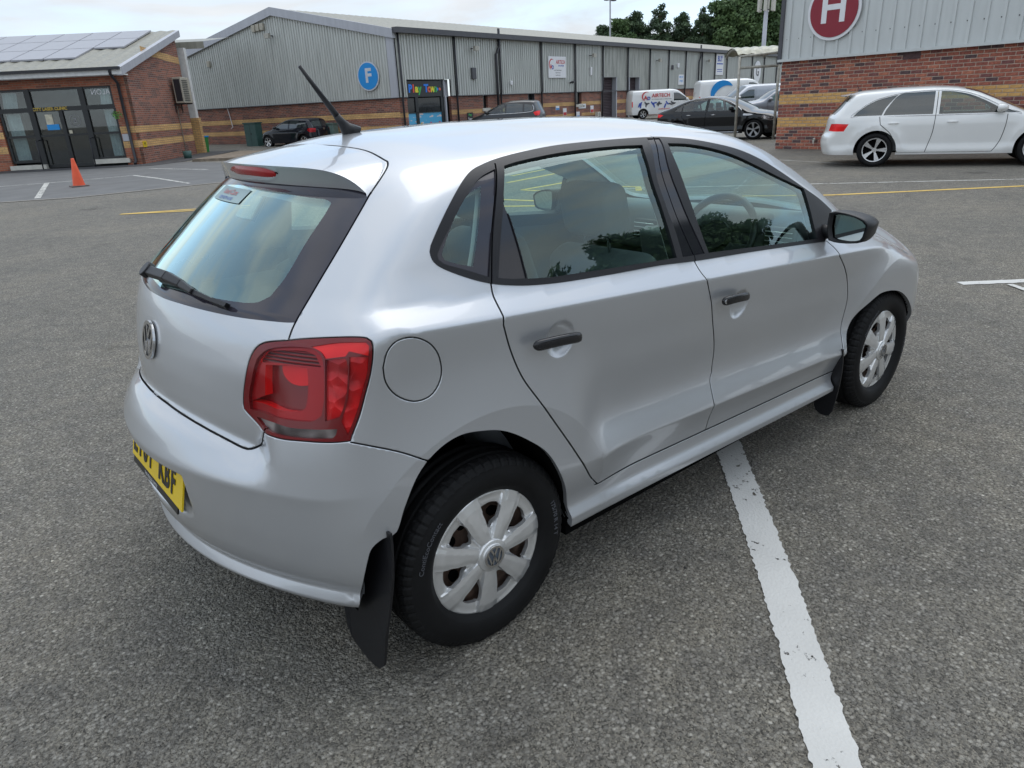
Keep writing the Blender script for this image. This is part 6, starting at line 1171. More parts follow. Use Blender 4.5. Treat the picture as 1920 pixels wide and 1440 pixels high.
# ------------------------------------------------------------------ trees, mast, lamp column
def LEAF(name,c0,c1):
    m=NT(name); oi=m.n('ShaderNodeObjectInfo'); v=m.coord(); n=m.n('ShaderNodeTexNoise',{'Vector':v,'Scale':.9,'Detail':5.0}).outputs[0]
    c=m.ramp(n,[(.3,c0),(.7,c1)]); b=m.n('ShaderNodeBsdfPrincipled',{'Base Color':c,'Roughness':.75}); m.t.links.new(b.outputs[0],m.out.inputs[0]); return m.m
M['needle']=LEAF('pine_foliage',(.026,.050,.026),(.075,.120,.050)); M['leaf']=LEAF('broadleaf_foliage',(.040,.080,.028),(.115,.185,.060)); M['bark']=plain('bark',(.10,.065,.045),.95,var=.4,scale=8,bs=.5)
def crown_mesh(seed,H,w,kind,n):
    r=np.random.default_rng(seed); cl=[]
    if kind=='pine':
        z=H*.22
        while z<H*.98:
            t=(z/H); rad=w*(1.05-t)**.55*(.55+.6*r.random()); k=r.integers(3,6)
            for _ in range(k): a=r.uniform(0,6.28); q=rad*r.uniform(.35,1.0); cl.append((q*math.cos(a),q*math.sin(a),z+r.normal(0,.3),w*.30*r.uniform(.6,1.3)*(1.15-t*.6)))
            z+=H*.055*r.uniform(.7,1.3)
    else:
        for _ in range(34): a=r.uniform(0,6.28); t=r.random(); q=w*math.sin(math.pi*min(1,.15+t*.85))**.6*r.uniform(.2,1.); cl.append((q*math.cos(a),q*math.sin(a),H*(.18+.78*t),w*.36*r.uniform(.6,1.2)))
    cl=np.array(cl); wts=cl[:,3]**2; wts/=wts.sum(); idx=r.choice(len(cl),n,p=wts)
    d=r.normal(0,1,(n,3)); d/=np.linalg.norm(d,axis=1,keepdims=True); rad=cl[idx,3]*r.uniform(.12,1.25,n)**.55
    P=cl[idx,:3]+d*rad[:,None]*[1,1,.7]; s=(.10 if kind=='pine' else .13)*r.uniform(.6,1.6,n)*H/13*1.5
    u=r.normal(0,1,(n,3)); u/=np.linalg.norm(u,axis=1,keepdims=True); v=np.cross(u,d+r.normal(0,.5,(n,3))); v/=np.linalg.norm(v,axis=1,keepdims=True)+1e-9
    V=np.stack([P-u*s[:,None],P-v*s[:,None]*.6,P+u*s[:,None],P+v*s[:,None]*.6],1).reshape(-1,3)
    me=bpy.data.meshes.new('crown'); me.vertices.add(4*n); me.vertices.foreach_set('co',V.ravel()); me.loops.add(4*n); me.loops.foreach_set('vertex_index',np.arange(4*n)); me.polygons.add(n); me.polygons.foreach_set('loop_start',np.arange(0,4*n,4)); me.polygons.foreach_set('loop_total',np.full(n,4)); me.update(calc_edges=True)
    me.materials.append(M['needle' if kind=='pine' else 'leaf'])
    tr=MB(); tr.tube([(0,0,-.5),(.05,.02,H*.4),(-.05,.05,H*.75),(0,0,H*.95)],[.26*H/13,.19*H/13,.10*H/13,.03],8)
    for c in cl[::3]: tr.tube([(0,0,max(.5,c[2]-1.0)),(c[0]*.6,c[1]*.6,c[2]-.3),(c[0],c[1],c[2])],[.07,.045,.02],5)
    tm=bpy.data.meshes.new('trunk'); tm.from_pydata(tr.v,[],tr.f); tm.materials.append(M['bark']); return me,tm
PR=[crown_mesh(1,13,4.3,'pine',15000),crown_mesh(2,13,4.0,'pine',13000),crown_mesh(3,13,3.6,'broad',15000),crown_mesh(4,13,4.4,'broad',20000)]
def tree(x,y,H,k,label,sc=1.,group='trees behind the warehouse',z0=0):
    t=empty('pine_tree' if k<2 else 'leafy_tree',(x,y,z0),random.uniform(0,6.28)); s=H/13; t.scale=(s*sc,s*sc,s); tag(t,label,'tree',group)
    for nm,me in (('crown',PR[k][0]),('trunk',PR[k][1])): o=bpy.data.objects.new(nm,me); COL.objects.link(o); o.parent=t
TL=[(86.5,83.2,9.8,2,'lowest rounded tree at the left end of the stand behind the warehouse',1.1),(88.7,81.4,12.2,0,'dark pine second from the left behind the warehouse roof',1.1),(91.2,80.4,13.2,2,'dense dark tree right of the tall lamp column',1.0),(93.6,78.8,13.9,0,'dark pine at the centre left of the stand behind the roof',1.05),
 (96.5,76.9,14.3,1,'tallest open-crowned pine in the middle of the stand',1.0),(99.2,74.4,13.4,0,'open pine with sky gaps right of the tallest pine',1.0),(101.6,72.5,13.6,1,'rightmost slim pine before the gap in the tree stand',.9),(104.8,70.4,15.2,3,'broad leafy tree just right of the gap in the stand',1.0),(107.6,68.8,16.6,3,'large leafy tree left of the phone mast',1.05),(110.5,66.6,17.4,3,'large leafy tree directly behind the phone mast',1.05),(113.2,64.2,16.9,3,'large leafy tree beside the corner unit',1.0),(116.5,61,16.5,2,'leafy tree mostly hidden by the corner unit',1.3)]
for a in TL: tree(*a[:5],a[5])
for i,(x,y,h,l) in enumerate([(89,80.5,10.5,'rounded filler tree behind the lamp column'),(92.3,80.5,11.5,'darker filler tree right of the lamp column'),(95.3,79,12,'filler tree between the two left pines'),(98.2,77,11,'filler tree behind the tallest pine'),(101,75,11,'filler tree behind the rightmost open pine'),(98.5,73,6.5,'low pale green bush tree showing under the pines'),(103.5,69.5,7.5,'low green tree under the gap in the stand')]): tree(x,y,h,2 if i%2 else 0,l+' above the warehouse roof',1.15,'trees filling the stand behind the warehouse')
o=empty('phone_mast',(93.2,56.4,0)); tag(o,'grey phone mast with white antenna panels in front of the leafy trees','mast'); b=MB(); b.tube([(0,0,0),(0,0,11.6)],[.32,.26],12); b.obj('pole',M['verge'],o,True); b=MB(); b.tube([(0,0,11.0),(0,0,14.8)],.12,8)
for k in range(3): a=2.1*k+.4; b.tube([(0,0,11.5),(math.cos(a)*.9,math.sin(a)*.9,11.7)],.06,6)
b.obj('bracket',M['gutter'],o)
for k in range(6):
    a=1.05*k+.4; r_=1.0; x,y=math.cos(a)*r_,math.sin(a)*r_; b=MB(); b.box(x-.16,y-.16,11.4,x+.16,y+.16,14.2); b.obj('antenna_panel',M['sill'],o)
o=empty('lamp_column',(82.3,74.1,0)); tag(o,'tall thin floodlight column rising behind the warehouse roof','lamp column'); b=MB(); b.tube([(0,0,0),(0,0,14.6)],[.14,.10],8); b.obj('column',M['verge'],o); b=MB(); b.box(-.9,-.1,14.5,.9,.1,14.62); b.obj('cross_arm',M['verge'],o)
for x in (-.7,.7): b=MB(); b.box(x-.3,-.25,14.35,x+.3,.25,14.55); b.obj('lamp_head',M['gutter'],o)
# trees across the road behind the photographer (seen only as reflections in the side glass)
for i,(x,y,h,k) in enumerate([(9,-27,9,2),(15,-29,10.5,3),(22,-28,12,2),(28,-30,12.5,3),(35,-31,12,3),(42,-32,17,3),(3,-30,9.5,3),(50,-34,18,3),(60,-36,20,3),(-6,-31,10,3)]): tree(x,y,h,k,'leafy roadside tree that shows only as a dark reflection in the hatchback glass',1.2,'roadside trees behind the camera')
print('trees',round(time.time()-T0,1))
# ------------------------------------------------------------------ the silver hatchback
SUR=Hero()
_oS=SUR.S
def _dish(x,z):
    v=0
    for cx,cz in ((.272,.889),(1.163,.802)):
        q=np.hypot(x-cx,(z-cz)*1.02)/.055; v=v+.019*np.clip(1-q*q,0,1)**.8*(q<1)
    return v
SUR.S=lambda x,z: _oS(x,z)-_dish(x,z)
sh=Shell(SUR,.021)
f=HF
car=empty('hatchback_car',(0,0,0)); tag(car,'silver five-door hatchback filling the foreground, parked across a white bay line','car')
dlo=sh.line(f['dlo'],True)
qf=sh.line(f['quarter_frame'],True); qc=sh.line(f['quarter_clear'],True)
rg=sh.line(f['rear_glass'],True); rt=sh.line(f['rear_tri'],True,corner=30); pil=sh.line(f['pillar'],True); fg=sh.line(f['front_glass'],True)
s_rear=sh.seam(f['seam_rear'],.0024,roll=True); s_bot=sh.seam([(.425,-.81,.356)]+f['seam_bot']+[(2.0,-.815,.305)],.003,roll=True); s_mid=sh.seam(f['seam_mid'],.0022,roll=True)
s_front=sh.seam(f['seam_front'],.0022,roll=True)
fuel=sh.seam(f['fuel']+[f['fuel'][0]],.0018,corner=80,roll=True)
lampc=sh.seam(f['lamp']+[f['lamp'][0]],.0018,roll=True)
sub={k:sh.line(f[k],True,step=.008) for k in ('lamp_bowl','lamp_upper','lamp_recess','lamp_bulb','lamp_clear','lamp_side','lamp_outer','lamp_top')}
s_ht=sh.seam([(-.004,0,1.4195)]+[p for p in f['hatch_top'] if p[1]<-.05],.0026,roll=True)
s_hl=sh.seam([(-.513,-.592,.790)]+f['hatch_low'][:3]+[(-.556,-.535,.712),(-.567,-.509,.7125),(-.59,-.427,.727),(-.607,-.285,.7445),(-.615,-.126,.757),(-.617,0,.760)],.0028,roll=True)
s_bs=sh.seam(f['bump_seam']+[(-.12,-.86,.64)],.002,roll=True)
gl=sh.line([(-.545,0,1.045)]+[(-.541,-.10,1.045)]+f['glass_low'][2:]+[(-.385,-.607,1.046)])
gt=sh.line([(-.155,0,1.36),(-.15,-.2,1.355),(-.13,-.40,1.335),(-.10,-.49,1.318),(-.096,-.53,1.305)])
gcl=sh.line([(-.222,0,1.312)]+[tuple(p) for p in f['glass_clear'][::-1] if p[1]<-.1]+[(-.529,0,1.064)])
arch=f['arch']; af=[p for p in f['arch_f'] if p]
A_=[(-.405,-.72,.17),(-.401,-.738,.285),(-.398,-.752,.323),(-.393,-.78,.398),(-.381,-.797,.460),(-.368,-.802,.490),(-.340,-.81,.508)]+list(arch)+[(.312,-.84,.24),(.313,-.83,.17)]
B_=[(1.985,-.84,.15),(1.985,-.845,.25)]+list(af)+[(2.795,-.815,.33),(2.815,-.81,.25),(2.82,-.80,.12)]
ca=sh.line(A_,corner=60); cb=sh.line(B_,corner=60)
ws=sh.line([(1.50,0,1.43),(1.505,-.25,1.42),(1.53,-.47,1.39),(1.60,-.53,1.35),(1.75,-.575,1.27),(1.95,-.615,1.17),(2.15,-.65,1.06),(2.24,-.60,1.03),(2.34,-.35,1.00),(2.37,0,.99)],corner=50)
hd=sh.line([(3.0,-.72,.80),(3.10,-.60,.80),(3.20,-.45,.74),(3.24,-.42,.66),(3.14,-.62,.60),(3.04,-.73,.63),(2.98,-.76,.70)],True)
# crease rails
A1=math.pi/2*SUR.RC
xa=lambda a: a-A1+SUR.sx0
sh.rail(lambda a:1.003-.071*xa(a),A1-.1,A1+2.75,.02,(-.012,-.004,0,.004,.012))
sh.rail(lambda a:.462-.047*(xa(a)-.735),A1+.35,A1+2.15,.02,(-.014,-.007,-.003,.003,.007,.014))
for zz,of in ((.345,(-.010,-.005,0,.004)),(.315,(-.010,-.005,-.002,.002,.005,.010)),(.285,(-.005,-.002,.002,.005)),(.256,(.001,.005))): sh.rail(lambda a,zz=zz:zz-.030*np.clip(xa(a)-.46,0,1.7),A1+.3,A1+2.12,.02,of)
sh.rail(lambda a:.635+0*a,0,A1-.1,.02,(-.008,-.003,.003,.008)); sh.rail(lambda a:.306+0*a,.0,A1-.02,.02,(-.005,0,.005)); sh.rail(lambda a:.338+0*a,0,A1-.02,.02,(-.006,0,.006)); sh.rail(lambda a:1.055+0*a,0,A1-.15,.02,(-.005,0,.005))
for r in (.458,.608): sh.rail(lambda a,r=r:r+0*a,0,.42,.01,(-.008,-.004,0,.004,.008))
for r in np.arange(.44,.625,.008): sh.rail(lambda a,r=r:r+0*a,.22,.33,.006,(0,))
for r in np.arange(.70,.78,.009): sh.rail(lambda a,r=r:r+0*a,0,.8,.014,(0,))
for cx,cz in ((.272,.889),(1.163,.802)):
    for r in (.0,.012,.024,.034,.042,.048,.052,.0545,.0558,.062):
        n=max(1,int(2*math.pi*r/.007))
        for k in range(n):
            q=2*math.pi*k/n; sh.extra.append(tuple(SUR.chart(np.array([cx+r*math.cos(q),-.83,cz+r*math.sin(q)]))))
for cx in (0,2.47):
    for r in (.443,.449,.453,.457,.461,.468):
        for q in np.arange(-.2,math.pi+.2,.035): sh.extra.append(tuple(SUR.chart(np.array([cx+r*math.cos(q),-.85,.30+r*math.sin(q)]))))
def zbot(a):
    x=xa(a)
    return .290-.040*float(sst(-.2,.1,x))-.03*float(sst(.5,2.2,x))-.01*float(sst(2.4,2.7,x))
sh.build(zbot)
cat=np.concatenate
lowc=lambda c:cat([c,[[c[-1][0],-.9],[c[0][0],-.9]]])
out=sh.take(lowc(ca)); out|=sh.take(lowc(cb))
# --- tail lamps
allamp=pip(lampc,sh.cc)&~sh.gap
lm={}
for k in ('lamp_bulb','lamp_upper','lamp_recess','lamp_bowl','lamp_clear','lamp_side','lamp_outer','lamp_top'): lm[k]=sh.take(sub[k],lampc)
lm['rim']=sh.take(lampc)
# --- side windows and trims
m_fg=sh.take(fg); m_rg=sh.take(rg); m_qc=sh.take(qc); m_rt=sh.take(rt); m_pil=sh.take(pil); m_qf=sh.take(qf)
dtop=[tuple(x) for x in dlo]
# door polygons (chart space); window band uses generous top
top=lambda c0,c1:np.array([[c1[0],1.15],[c0[0],1.15]])
fdoor=cat([s_bot[::-1][:1],s_front,[[s_front[-1][0]+.12,s_front[-1][1]+.02],[s_front[-1][0]+.12,1.2],[s_mid[0][0],1.2]],s_mid,s_bot[s_bot[:,0]>s_mid[-1][0]-.001]])
rdoor=cat([[[s_rear[0][0],1.2]],s_rear,s_bot[(s_bot[:,0]<s_mid[-1][0])&(s_bot[:,0]>s_rear[-1][0])],s_mid[::-1],[[s_mid[0][0],1.2]]])
band=pip(dlo,sh.cc)
m_ftr=sh.take(fdoor,cond=band); m_rtr=sh.take(rdoor,cond=band); m_qtr=sh.take(dlo)
lowb=~band&(sh.ct[:,2]<1.12)
m_fd=sh.take(fdoor,cond=lowb); m_rd=sh.take(rdoor,cond=lowb)
m_fuel=sh.take(fuel)
hpoly=cat([s_ht,s_hl,[[-.01,s_hl[-1][1]],[-.01,1.3],[s_ht[0][0],1.3]]]); glp=cat([[[-.01,gl[0][1]]],gl,s_ht[s_ht[:,0]<gt[-1][0]+.02][:0],SUR.chart(np.array([(-.36,-.62,1.08),(-.228,-.58,1.20),(-.09,-.54,1.31)])),gt[::-1],[[-.01,gt[0][1]]]])
hatchm=pip(hpoly,sh.cc)
m_gc=sh.take(cat([[[-.01,gcl[0][1]]],gcl,[[-.01,gcl[-1][1]]]]),cond=hatchm); m_gb=sh.take(glp,cond=hatchm)
m_h=sh.take(hpoly)
bpoly=cat([s_hl[::-1],SUR.chart(np.array([(-.45,-.67,.80)])),s_bs,[[s_bs[-1][0],-.9],[-.1,-.9],[-.1,s_hl[-1][1]]]])
m_b=sh.take(bpoly)
m_ws=sh.take(cat([ws,[[ws[-1][0],1.4],[ws[0][0],1.4]]])); m_hd=sh.take(hd)
m_body=sh.take()
# --- parts
body=sh.part('body',m_body,M['silver'],car,depth=.02,roll=True)
bump=sh.part('rear_bumper',m_b,M['silver'],car,depth=.02,roll=True)
tg=sh.part('tailgate',m_h,M['silver'],car,depth=.02,roll=True)
sh.part('window_border',m_gb,M['ceramic'],tg,off=-.001,depth=.01); sh.part('rear_window',m_gc,M['glassrear'],tg,off=-.001,depth=0)
wsn=sh.part('windscreen',m_ws,M['glass'],car,off=-.003,depth=0)
sh.part('headlamp',m_hd,M['clear'],car,off=-.002,depth=.02,side='R'); sh.part('headlamp',m_hd,M['clear'],car,off=-.002,depth=.02,side='L')
for sd in 'RL':
    fd=sh.part('front_door',m_fd,M['silver'],car,depth=.014,roll=True,side=sd); rd=sh.part('rear_door',m_rd,M['silver'],car,depth=.014,roll=True,side=sd)
    sh.part('window_trim',m_ftr,M['trim'],fd,off=.002,depth=.034,side=sd); sh.part('window_trim',m_rtr,M['trim'],rd,off=.002,depth=.034,side=sd)
    sh.part('window_glass',m_fg,M['glass'],fd,off=-.005,depth=0,side=sd); sh.part('window_glass',m_rg,M['glass'],rd,off=-.005,depth=0,side=sd)
    sh.part('corner_panel',m_rt,M['gloss'],rd,off=-.002,depth=.01,side=sd); sh.part('pillar_panel',m_pil,M['gloss'],fd,off=-.001,depth=.03,side=sd)
    qt=sh.part('quarter_window_trim',m_qtr,M['trim'],car,off=.002,depth=.034,side=sd)
    sh.part('quarter_window_border',m_qf,M['ceramic'],qt,off=-.003,depth=.01,side=sd); sh.part('quarter_window_glass',m_qc,M['glass'],qt,off=-.003,depth=0,side=sd)
    tl=empty('tail_lamp'); tl.parent=car
    for k,nm,mt,of in (('rim','lens_rim','red3',0),('lamp_top','upper_reflector','redbr',-.003),('lamp_side','side_reflector','redfac',-.009),('lamp_outer','marker_lens','redfac',-.006),
        ('lamp_bowl','lamp_bowl','red2',-.010),('lamp_upper','ribbed_lens','redrib',-.015),('lamp_recess','lamp_recess','red3',-.032),('lamp_bulb','bulb_housing','red',-.024),('lamp_clear','reversing_lens','clear',-.008)):
        sh.part(nm,lm[k],M[mt],tl,off=of,depth=.03,side=sd,wall_mat=M['redbr'] if k in ('lamp_bowl','lamp_recess','lamp_upper') else None)
    sh.part('lens_cover',allamp,M['cover_glass'],tl,off=.0015,depth=0,side=sd)
sh.part('fuel_flap',m_fuel,M['silver'],car,depth=.01,roll=True,side='R')
wl=pip(lowc(ca),sh.cc)|pip(lowc(cb),sh.cc)
opq=~(m_fg|m_rg|m_qc|m_gc|m_ws|out|wl)
sh.part('headliner',opq&(sh.ct[:,2]>.99),M['liner'],car,off=-.034,depth=0,inner=True)
sh.part('cabin_side_lining',opq&(sh.ct[:,2]<=.99),M['cabin'],car,off=-.036,depth=0,inner=True)
# floor pan, wheel wells
b=MB(); b.box(-.30,-.50,.20,.32,.50,.34); b.box(.32,-.78,.20,1.98,.78,.26); b.box(1.98,-.50,.20,2.84,.50,.36); b.box(2.84,-.6,.20,3.1,.6,.27); b.box(-.42,-.45,.33,-.30,.45,.36)
b.obj('floor_pan',M['dark'],car)
for sgn in (-1,1):
    for AR in (A_,B_):
        Q=crs(AR,False,corner=60,step=.03); Q=sh.onsurf(Q)-SUR.N(sh.onsurf(Q))*.016; Q[:,1]=-np.abs(Q[:,1])
        n=len(Q); vs=[(x,-y*sgn,z) for x,y,z in Q]+[(x,.50*sgn,z) for x,y,z in Q]
        vs.append((float(Q[:,0].mean()),.50*sgn,.25)); mesh('wheel_well',vs,[(i,i+1,n+i+1,n+i) for i in range(n-1)]+[(n+i,n+i+1,2*n) for i in range(n-1)],M['dark'],car)
# --- wheels
TM=tyre_mesh(.300,.197,.178); CM=cover_mesh(ph=math.radians(58))
rimp=[(.03,-.030),(.06,-.030),(.075,-.018),(.11,-.012),(.135,-.022),(.150,-.03),(.178,-.02),(.184,-.055),(.198,-.062),(.200,-.066),(.194,-.02),(.18,.05)]
def hero_wheel(x,sy,rot):
    t=empty('wheel',(x,sy*.723,.292),0 if sy<0 else math.pi); t.parent=car; t.rotation_euler=(0,rot,0 if sy<0 else math.pi)
    o=bpy.data.objects.new('tyre',TM); COL.objects.link(o); o.parent=t
    o=bpy.data.objects.new('wheel_cover',CM); COL.objects.link(o); o.parent=t; o.location=(0,-.074,0)
    rm=lathe('rim',rimp,M['rust'],t,48)
    h=MB()
    for k in range(12):
        a=2*math.pi*k/12; h.tube([(.115*math.cos(a),-.0135,.115*math.sin(a)),(.115*math.cos(a),-.02,.115*math.sin(a))],.019,12)
    h.obj('rim_vent',M['dark'],t)
    lathe('hub_cap',[(0,-.091),(.036,-.091),(.0375,-.0895),(.0385,-.087),(.047,-.088),(.0505,-.085),(.052,-.076)],M['chrome'] if False else M['cover'],t,36)
    bd=badge_geo(.034); Mx=frame((0,-.0918,0),(1,0,0),(0,0,1)); mesh('hub_emblem',[tuple(Mx@Vector(v)) for v in bd.v],bd.f,M['chrome'],t)
    ds=lathe('hub_emblem_disc',[(0,-.0913),(.0335,-.0913)],M['embl'] if 'embl' in M else M['trim'],t,28)
    arc_text('tyre_lettering','ContiEcoContact',.022,.249,math.radians(150),-.0895,M['rubbermk'],t)
    arc_text('tyre_lettering','175/70 R 14 T',.022,.249,math.radians(5),-.0895,M['rubbermk'],t)
    return t
M['embl']=plain('emblem_blue_grey',(.10,.12,.15),.3)
hero_wheel(0,-1,0); hero_wheel(2.47,-1,math.radians(17)); hero_wheel(0,1,.4); hero_wheel(2.47,1,.2)
# --- mud flaps
fl=[(-.830,.525),(-.70,.525),(-.58,.50),(-.56,.35),(-.56,.20),(-.558,.10),(-.58,.070),(-.62,.055),(-.68,.048),(-.735,.055),(-.765,.085),(-.790,.17),(-.815,.27),(-.835,.40)]
for sgn in (1,-1):
    for x0 in (-.365,2.0):
        P_=[np.array((y,z,0)) for y,z in fl]; Q=crs(P_,True,60,.03)
        if x0>1: Q=[((-.785+(q[0]+.69)*.42),q[1]*.72+.05) for q in Q]
        else: Q=[(q[0],q[1]) for q in Q]
        mb=MB(); n=len(Q)
        def lean(z): return x0+(.035*min(1,max(0,(z-.2)/.3)) if x0<1 else -.03*min(1,max(0,(z-.2)/.3)))
        vs=[(lean(z),y*sgn,z) for y,z in Q]+[(lean(z)+.007,y*sgn,z) for y,z in Q]
        mb.add(vs,[tuple(range(n)),tuple(range(2*n-1,n-1,-1))]+[(i,(i+1)%n,n+(i+1)%n,n+i) for i in range(n)]); mb.obj('mud_flap',M['blackpl'],car)
# --- spoiler with high brake light
def tc_(t):   # trailing edge
    y=-.513*t; return np.array([-.226+.44*y*y,y,1.379-.012*(t*.513/.5)**2-.056*t**9])
hp=np.array([(0.0,0,1.4195),(-.003,-.071,1.419),(.004,-.213,1.413),(.006,-.314,1.403),(.001,-.42,1.382),(-.006,-.442,1.376),(-.024,-.470,1.362),(-.062,-.499,1.336),(-.112,-.519,1.302)]); tt=np.array([0,.13,.36,.53,.72,.77,.84,.92,1.0])
hp=sh.onsurf(hp); hp[0,1]=0
def seamp(t): return np.array([np.interp(t,tt,hp[:,i]) for i in range(3)])-np.array([.006,0,0.0])*(1-t**6)
nt_=72; us=[0,.15,.3,.45,.6,.75,.88,.96,1.0]; V_=[];F_=[]
ts=np.linspace(-1,1,nt_+1); prof=[]
for t in ts:
    a=abs(t); p0=seamp(a); p2=tc_(a); row=[]
    for u in us:
        p=p0+(p2-p0)*u; p[2]+=.016*u*(1-u)*(1-a**4); row.append(p)
    k=1-a**8
    p3=p2+np.array([.006*k,0,-.006*k]); p4=p2+np.array([.020*k,0.002,-.052*k]); p5=p2+np.array([.045*k,.004,-.060*k]); p6=p2+np.array([.11*k,.006,-.035*k])
    row+=[p3,p4,p5,p6]; row=[r*[1,1 if t>=0 else -1,1] if True else r for r in row]; prof.append(row)
m_=len(prof[0])
for row in prof: V_+=[tuple(r) for r in row]
for i in range(nt_):
    for k in range(m_-1): F_.append((i*m_+k,i*m_+k+1,(i+1)*m_+k+1,(i+1)*m_+k))
sp=mesh('spoiler',V_,F_,M['silver'],tg,True); sp.data.set_sharp_from_angle(angle=math.radians(40))
# brake light in the rear face of the spoiler
V_=[];F_=[]
for i,y in enumerate(np.linspace(-.185,.185,25)):
    e=tc_(abs(y)/.513); q=max(0,1-(abs(y)/.187)**4); up=-.004-.016*(1-q); dn=-.010-.046*q**.5
    for dx,dz in ((.006,up),(-.001,up-.004),(.003,dn+.003),(.010,dn)): V_.append((e[0]+dx+.003-dz*.30,y,e[2]+dz))
for i in range(24):
    for k in range(3): F_.append((i*4+k,i*4+k+1,i*4+k+5,i*4+k+4))
mesh('high_brake_light',V_,F_,M['red2'],tg,True)
# dealer sticker inside the rear window
M['stick']=plain('pale_sticker',(.34,.45,.46),.6,var=.03)
def gpt(x,z,o=.0015):
    O=np.array([[.2,-abs(x)-1e-6,z]]); q=SUR.hit(O,np.array([[-1.,0,0]]),0,1.2)[0]; n=SUR.N(q[None])[0]; q=q+n*o; return (q[0],q[1] if x<0 else -q[1],q[2])
v=[gpt(x,z) for x in np.linspace(-.05,.22,13) for z in (1.272,1.306)]
mesh('window_sticker',v,[(2*i,2*i+2,2*i+3,2*i+1) for i in range(12)],M['stick'],tg)
lettering('sticker_print','Used Cars',.027,lambda p:gpt(.085-p[0]*1.2,1.294+p[1]*.62,.003),M['airred'],tg,.0); lettering('sticker_print','028 9079 4100',.018,lambda p:gpt(.085-p[0]*1.2,1.279+p[1]*.62,.003),M['airblue'],tg,.0)
# rear wiper
wp=[np.array(p) for p in [(-.530,.066,1.098),(-.520,-.083,1.100),(-.511,-.17,1.092),(-.508,-.25,1.083)]]
b=MB()
def bar(path,w,h):
    n=len(path)
    for i in range(n-1):
        p,q=path[i],path[i+1]; d=q-p; d/=np.linalg.norm(d); up=SUR.N(((p+q)/2)[None])[0]; s_=np.cross(d,up); s_/=np.linalg.norm(s_); w0,w1=w[i]/2,w[i+1]/2
        vs=[p-s_*w0,p+s_*w0,p+s_*w0*.7+up*h[i],p-s_*w0*.7+up*h[i],q-s_*w1,q+s_*w1,q+s_*w1*.7+up*h[i+1],q-s_*w1*.7+up*h[i+1]]
        b.add(vs,[(0,1,2,3),(7,6,5,4),(0,4,5,1),(1,5,6,2),(2,6,7,3),(3,7,4,0)])
bar([wp[0],wp[1],wp[2],wp[3]],[.036,.034,.026,.018],[.02,.018,.014,.012]); b.tube([wp[0]-[.0,0,.0],wp[0]+SUR.N(wp[0][None])[0]*.022],.024,16)
bevel(b.obj('wiper_arm',M['trim'],tg),.003,2)
b=MB(); bl=[SUR.unchart(SUR.chart(np.array(p)[None]))[0] for p in [(-.52,-.02,1.075),(-.51,-.12,1.08),(-.50,-.24,1.075),(-.485,-.34,1.065),(-.472,-.40,1.06)]]
bl=[p+SUR.N(p[None])[0]*.006 for p in bl]; bar(bl,[.008]*5,[.012]*5); bar([bl[2]+SUR.N(bl[2][None])[0]*.01,bl[3]+SUR.N(bl[3][None])[0]*.008],[.016,.012],[.008,.006]); bar([bl[3],bl[4]],[.016,.016],[.016,.014])
b.obj('wiper_blade',M['blackpl'],tg)
# tailgate badge
bg_=badge_geo(.057); Nn=SUR.N(np.array([[-.586,0,.917]]))[0]; u_=np.cross(Nn,[0,1,0]); u_=u_ if u_[2]>0 else -u_
bp=SUR.unchart(SUR.chart(np.array([[-.586,-1e-5,.917]])))[0]+Nn*.003
Mx=frame(bp,np.cross(u_,Nn),u_)
if (Mx@Vector((0,0,1))-Mx@Vector((0,0,0))).dot(Vector(Nn))<0: Mx=frame(bp,-np.cross(u_,Nn),u_)
mesh('badge',[tuple(Mx@Vector(v)) for v in bg_.v],bg_.f,M['chrome'],tg)
b=MB(); b.add([(.052*math.cos(2*math.pi*i/40),.052*math.sin(2*math.pi*i/40),.0015) for i in range(40)],[tuple(range(40))]); mesh('badge_disc',[tuple(Mx@Vector(v)) for v in b.v],b.f,M['gloss'],tg)
# number plate in the bumper recess
M['plate']=plain('yellow_plate',(.86,.60,.015),.25,var=.02); M['ink']=plain('plate_black',(.01,.01,.01),.4); M['ink2']=plain('small_print',(.5,.5,.5),.5)
Mp=frame((-.664,0,.484),(0,-1,0),(.25,0,1))
def bend(p): return tuple(Mp@Vector((p[0],p[1],p[2])))
def bent(name,x0,x1,y0,y1,z,mat,parent):
    v=[bend((x,y,zz)) for x in (x0,x1) for y in (y0,y1) for zz in (z-.005,z)]
    return mesh(name,v,[(0,1,3,2),(4,6,7,5),(0,4,5,1),(2,3,7,6),(0,2,6,4),(1,5,7,3)],mat,parent)
pl=bent('number_plate',-.262,.262,0,.112,.004,M['plate'],bump)
for i,ch in enumerate('LT61 KBF'):
    if ch==' ': continue
    lettering('registration_lettering',ch,.112,lambda p,i=i:bend((p[0]*.78-.225+i*.0575+(.0 if i<4 else .0),.058+p[1]*1.0,p[2]+.0055)),M['ink'],bump,.0006,.0035)
bent('dealer_strip',-.245,.225,-.022,-.001,.004,M['ink'],bump)
lettering('dealer_lettering','THE VEHICLE CENTRE',.014,lambda p:bend((p[0]-.04,-.0115+p[1],p[2]+.0052)),M['ink2'],bump,.0004)
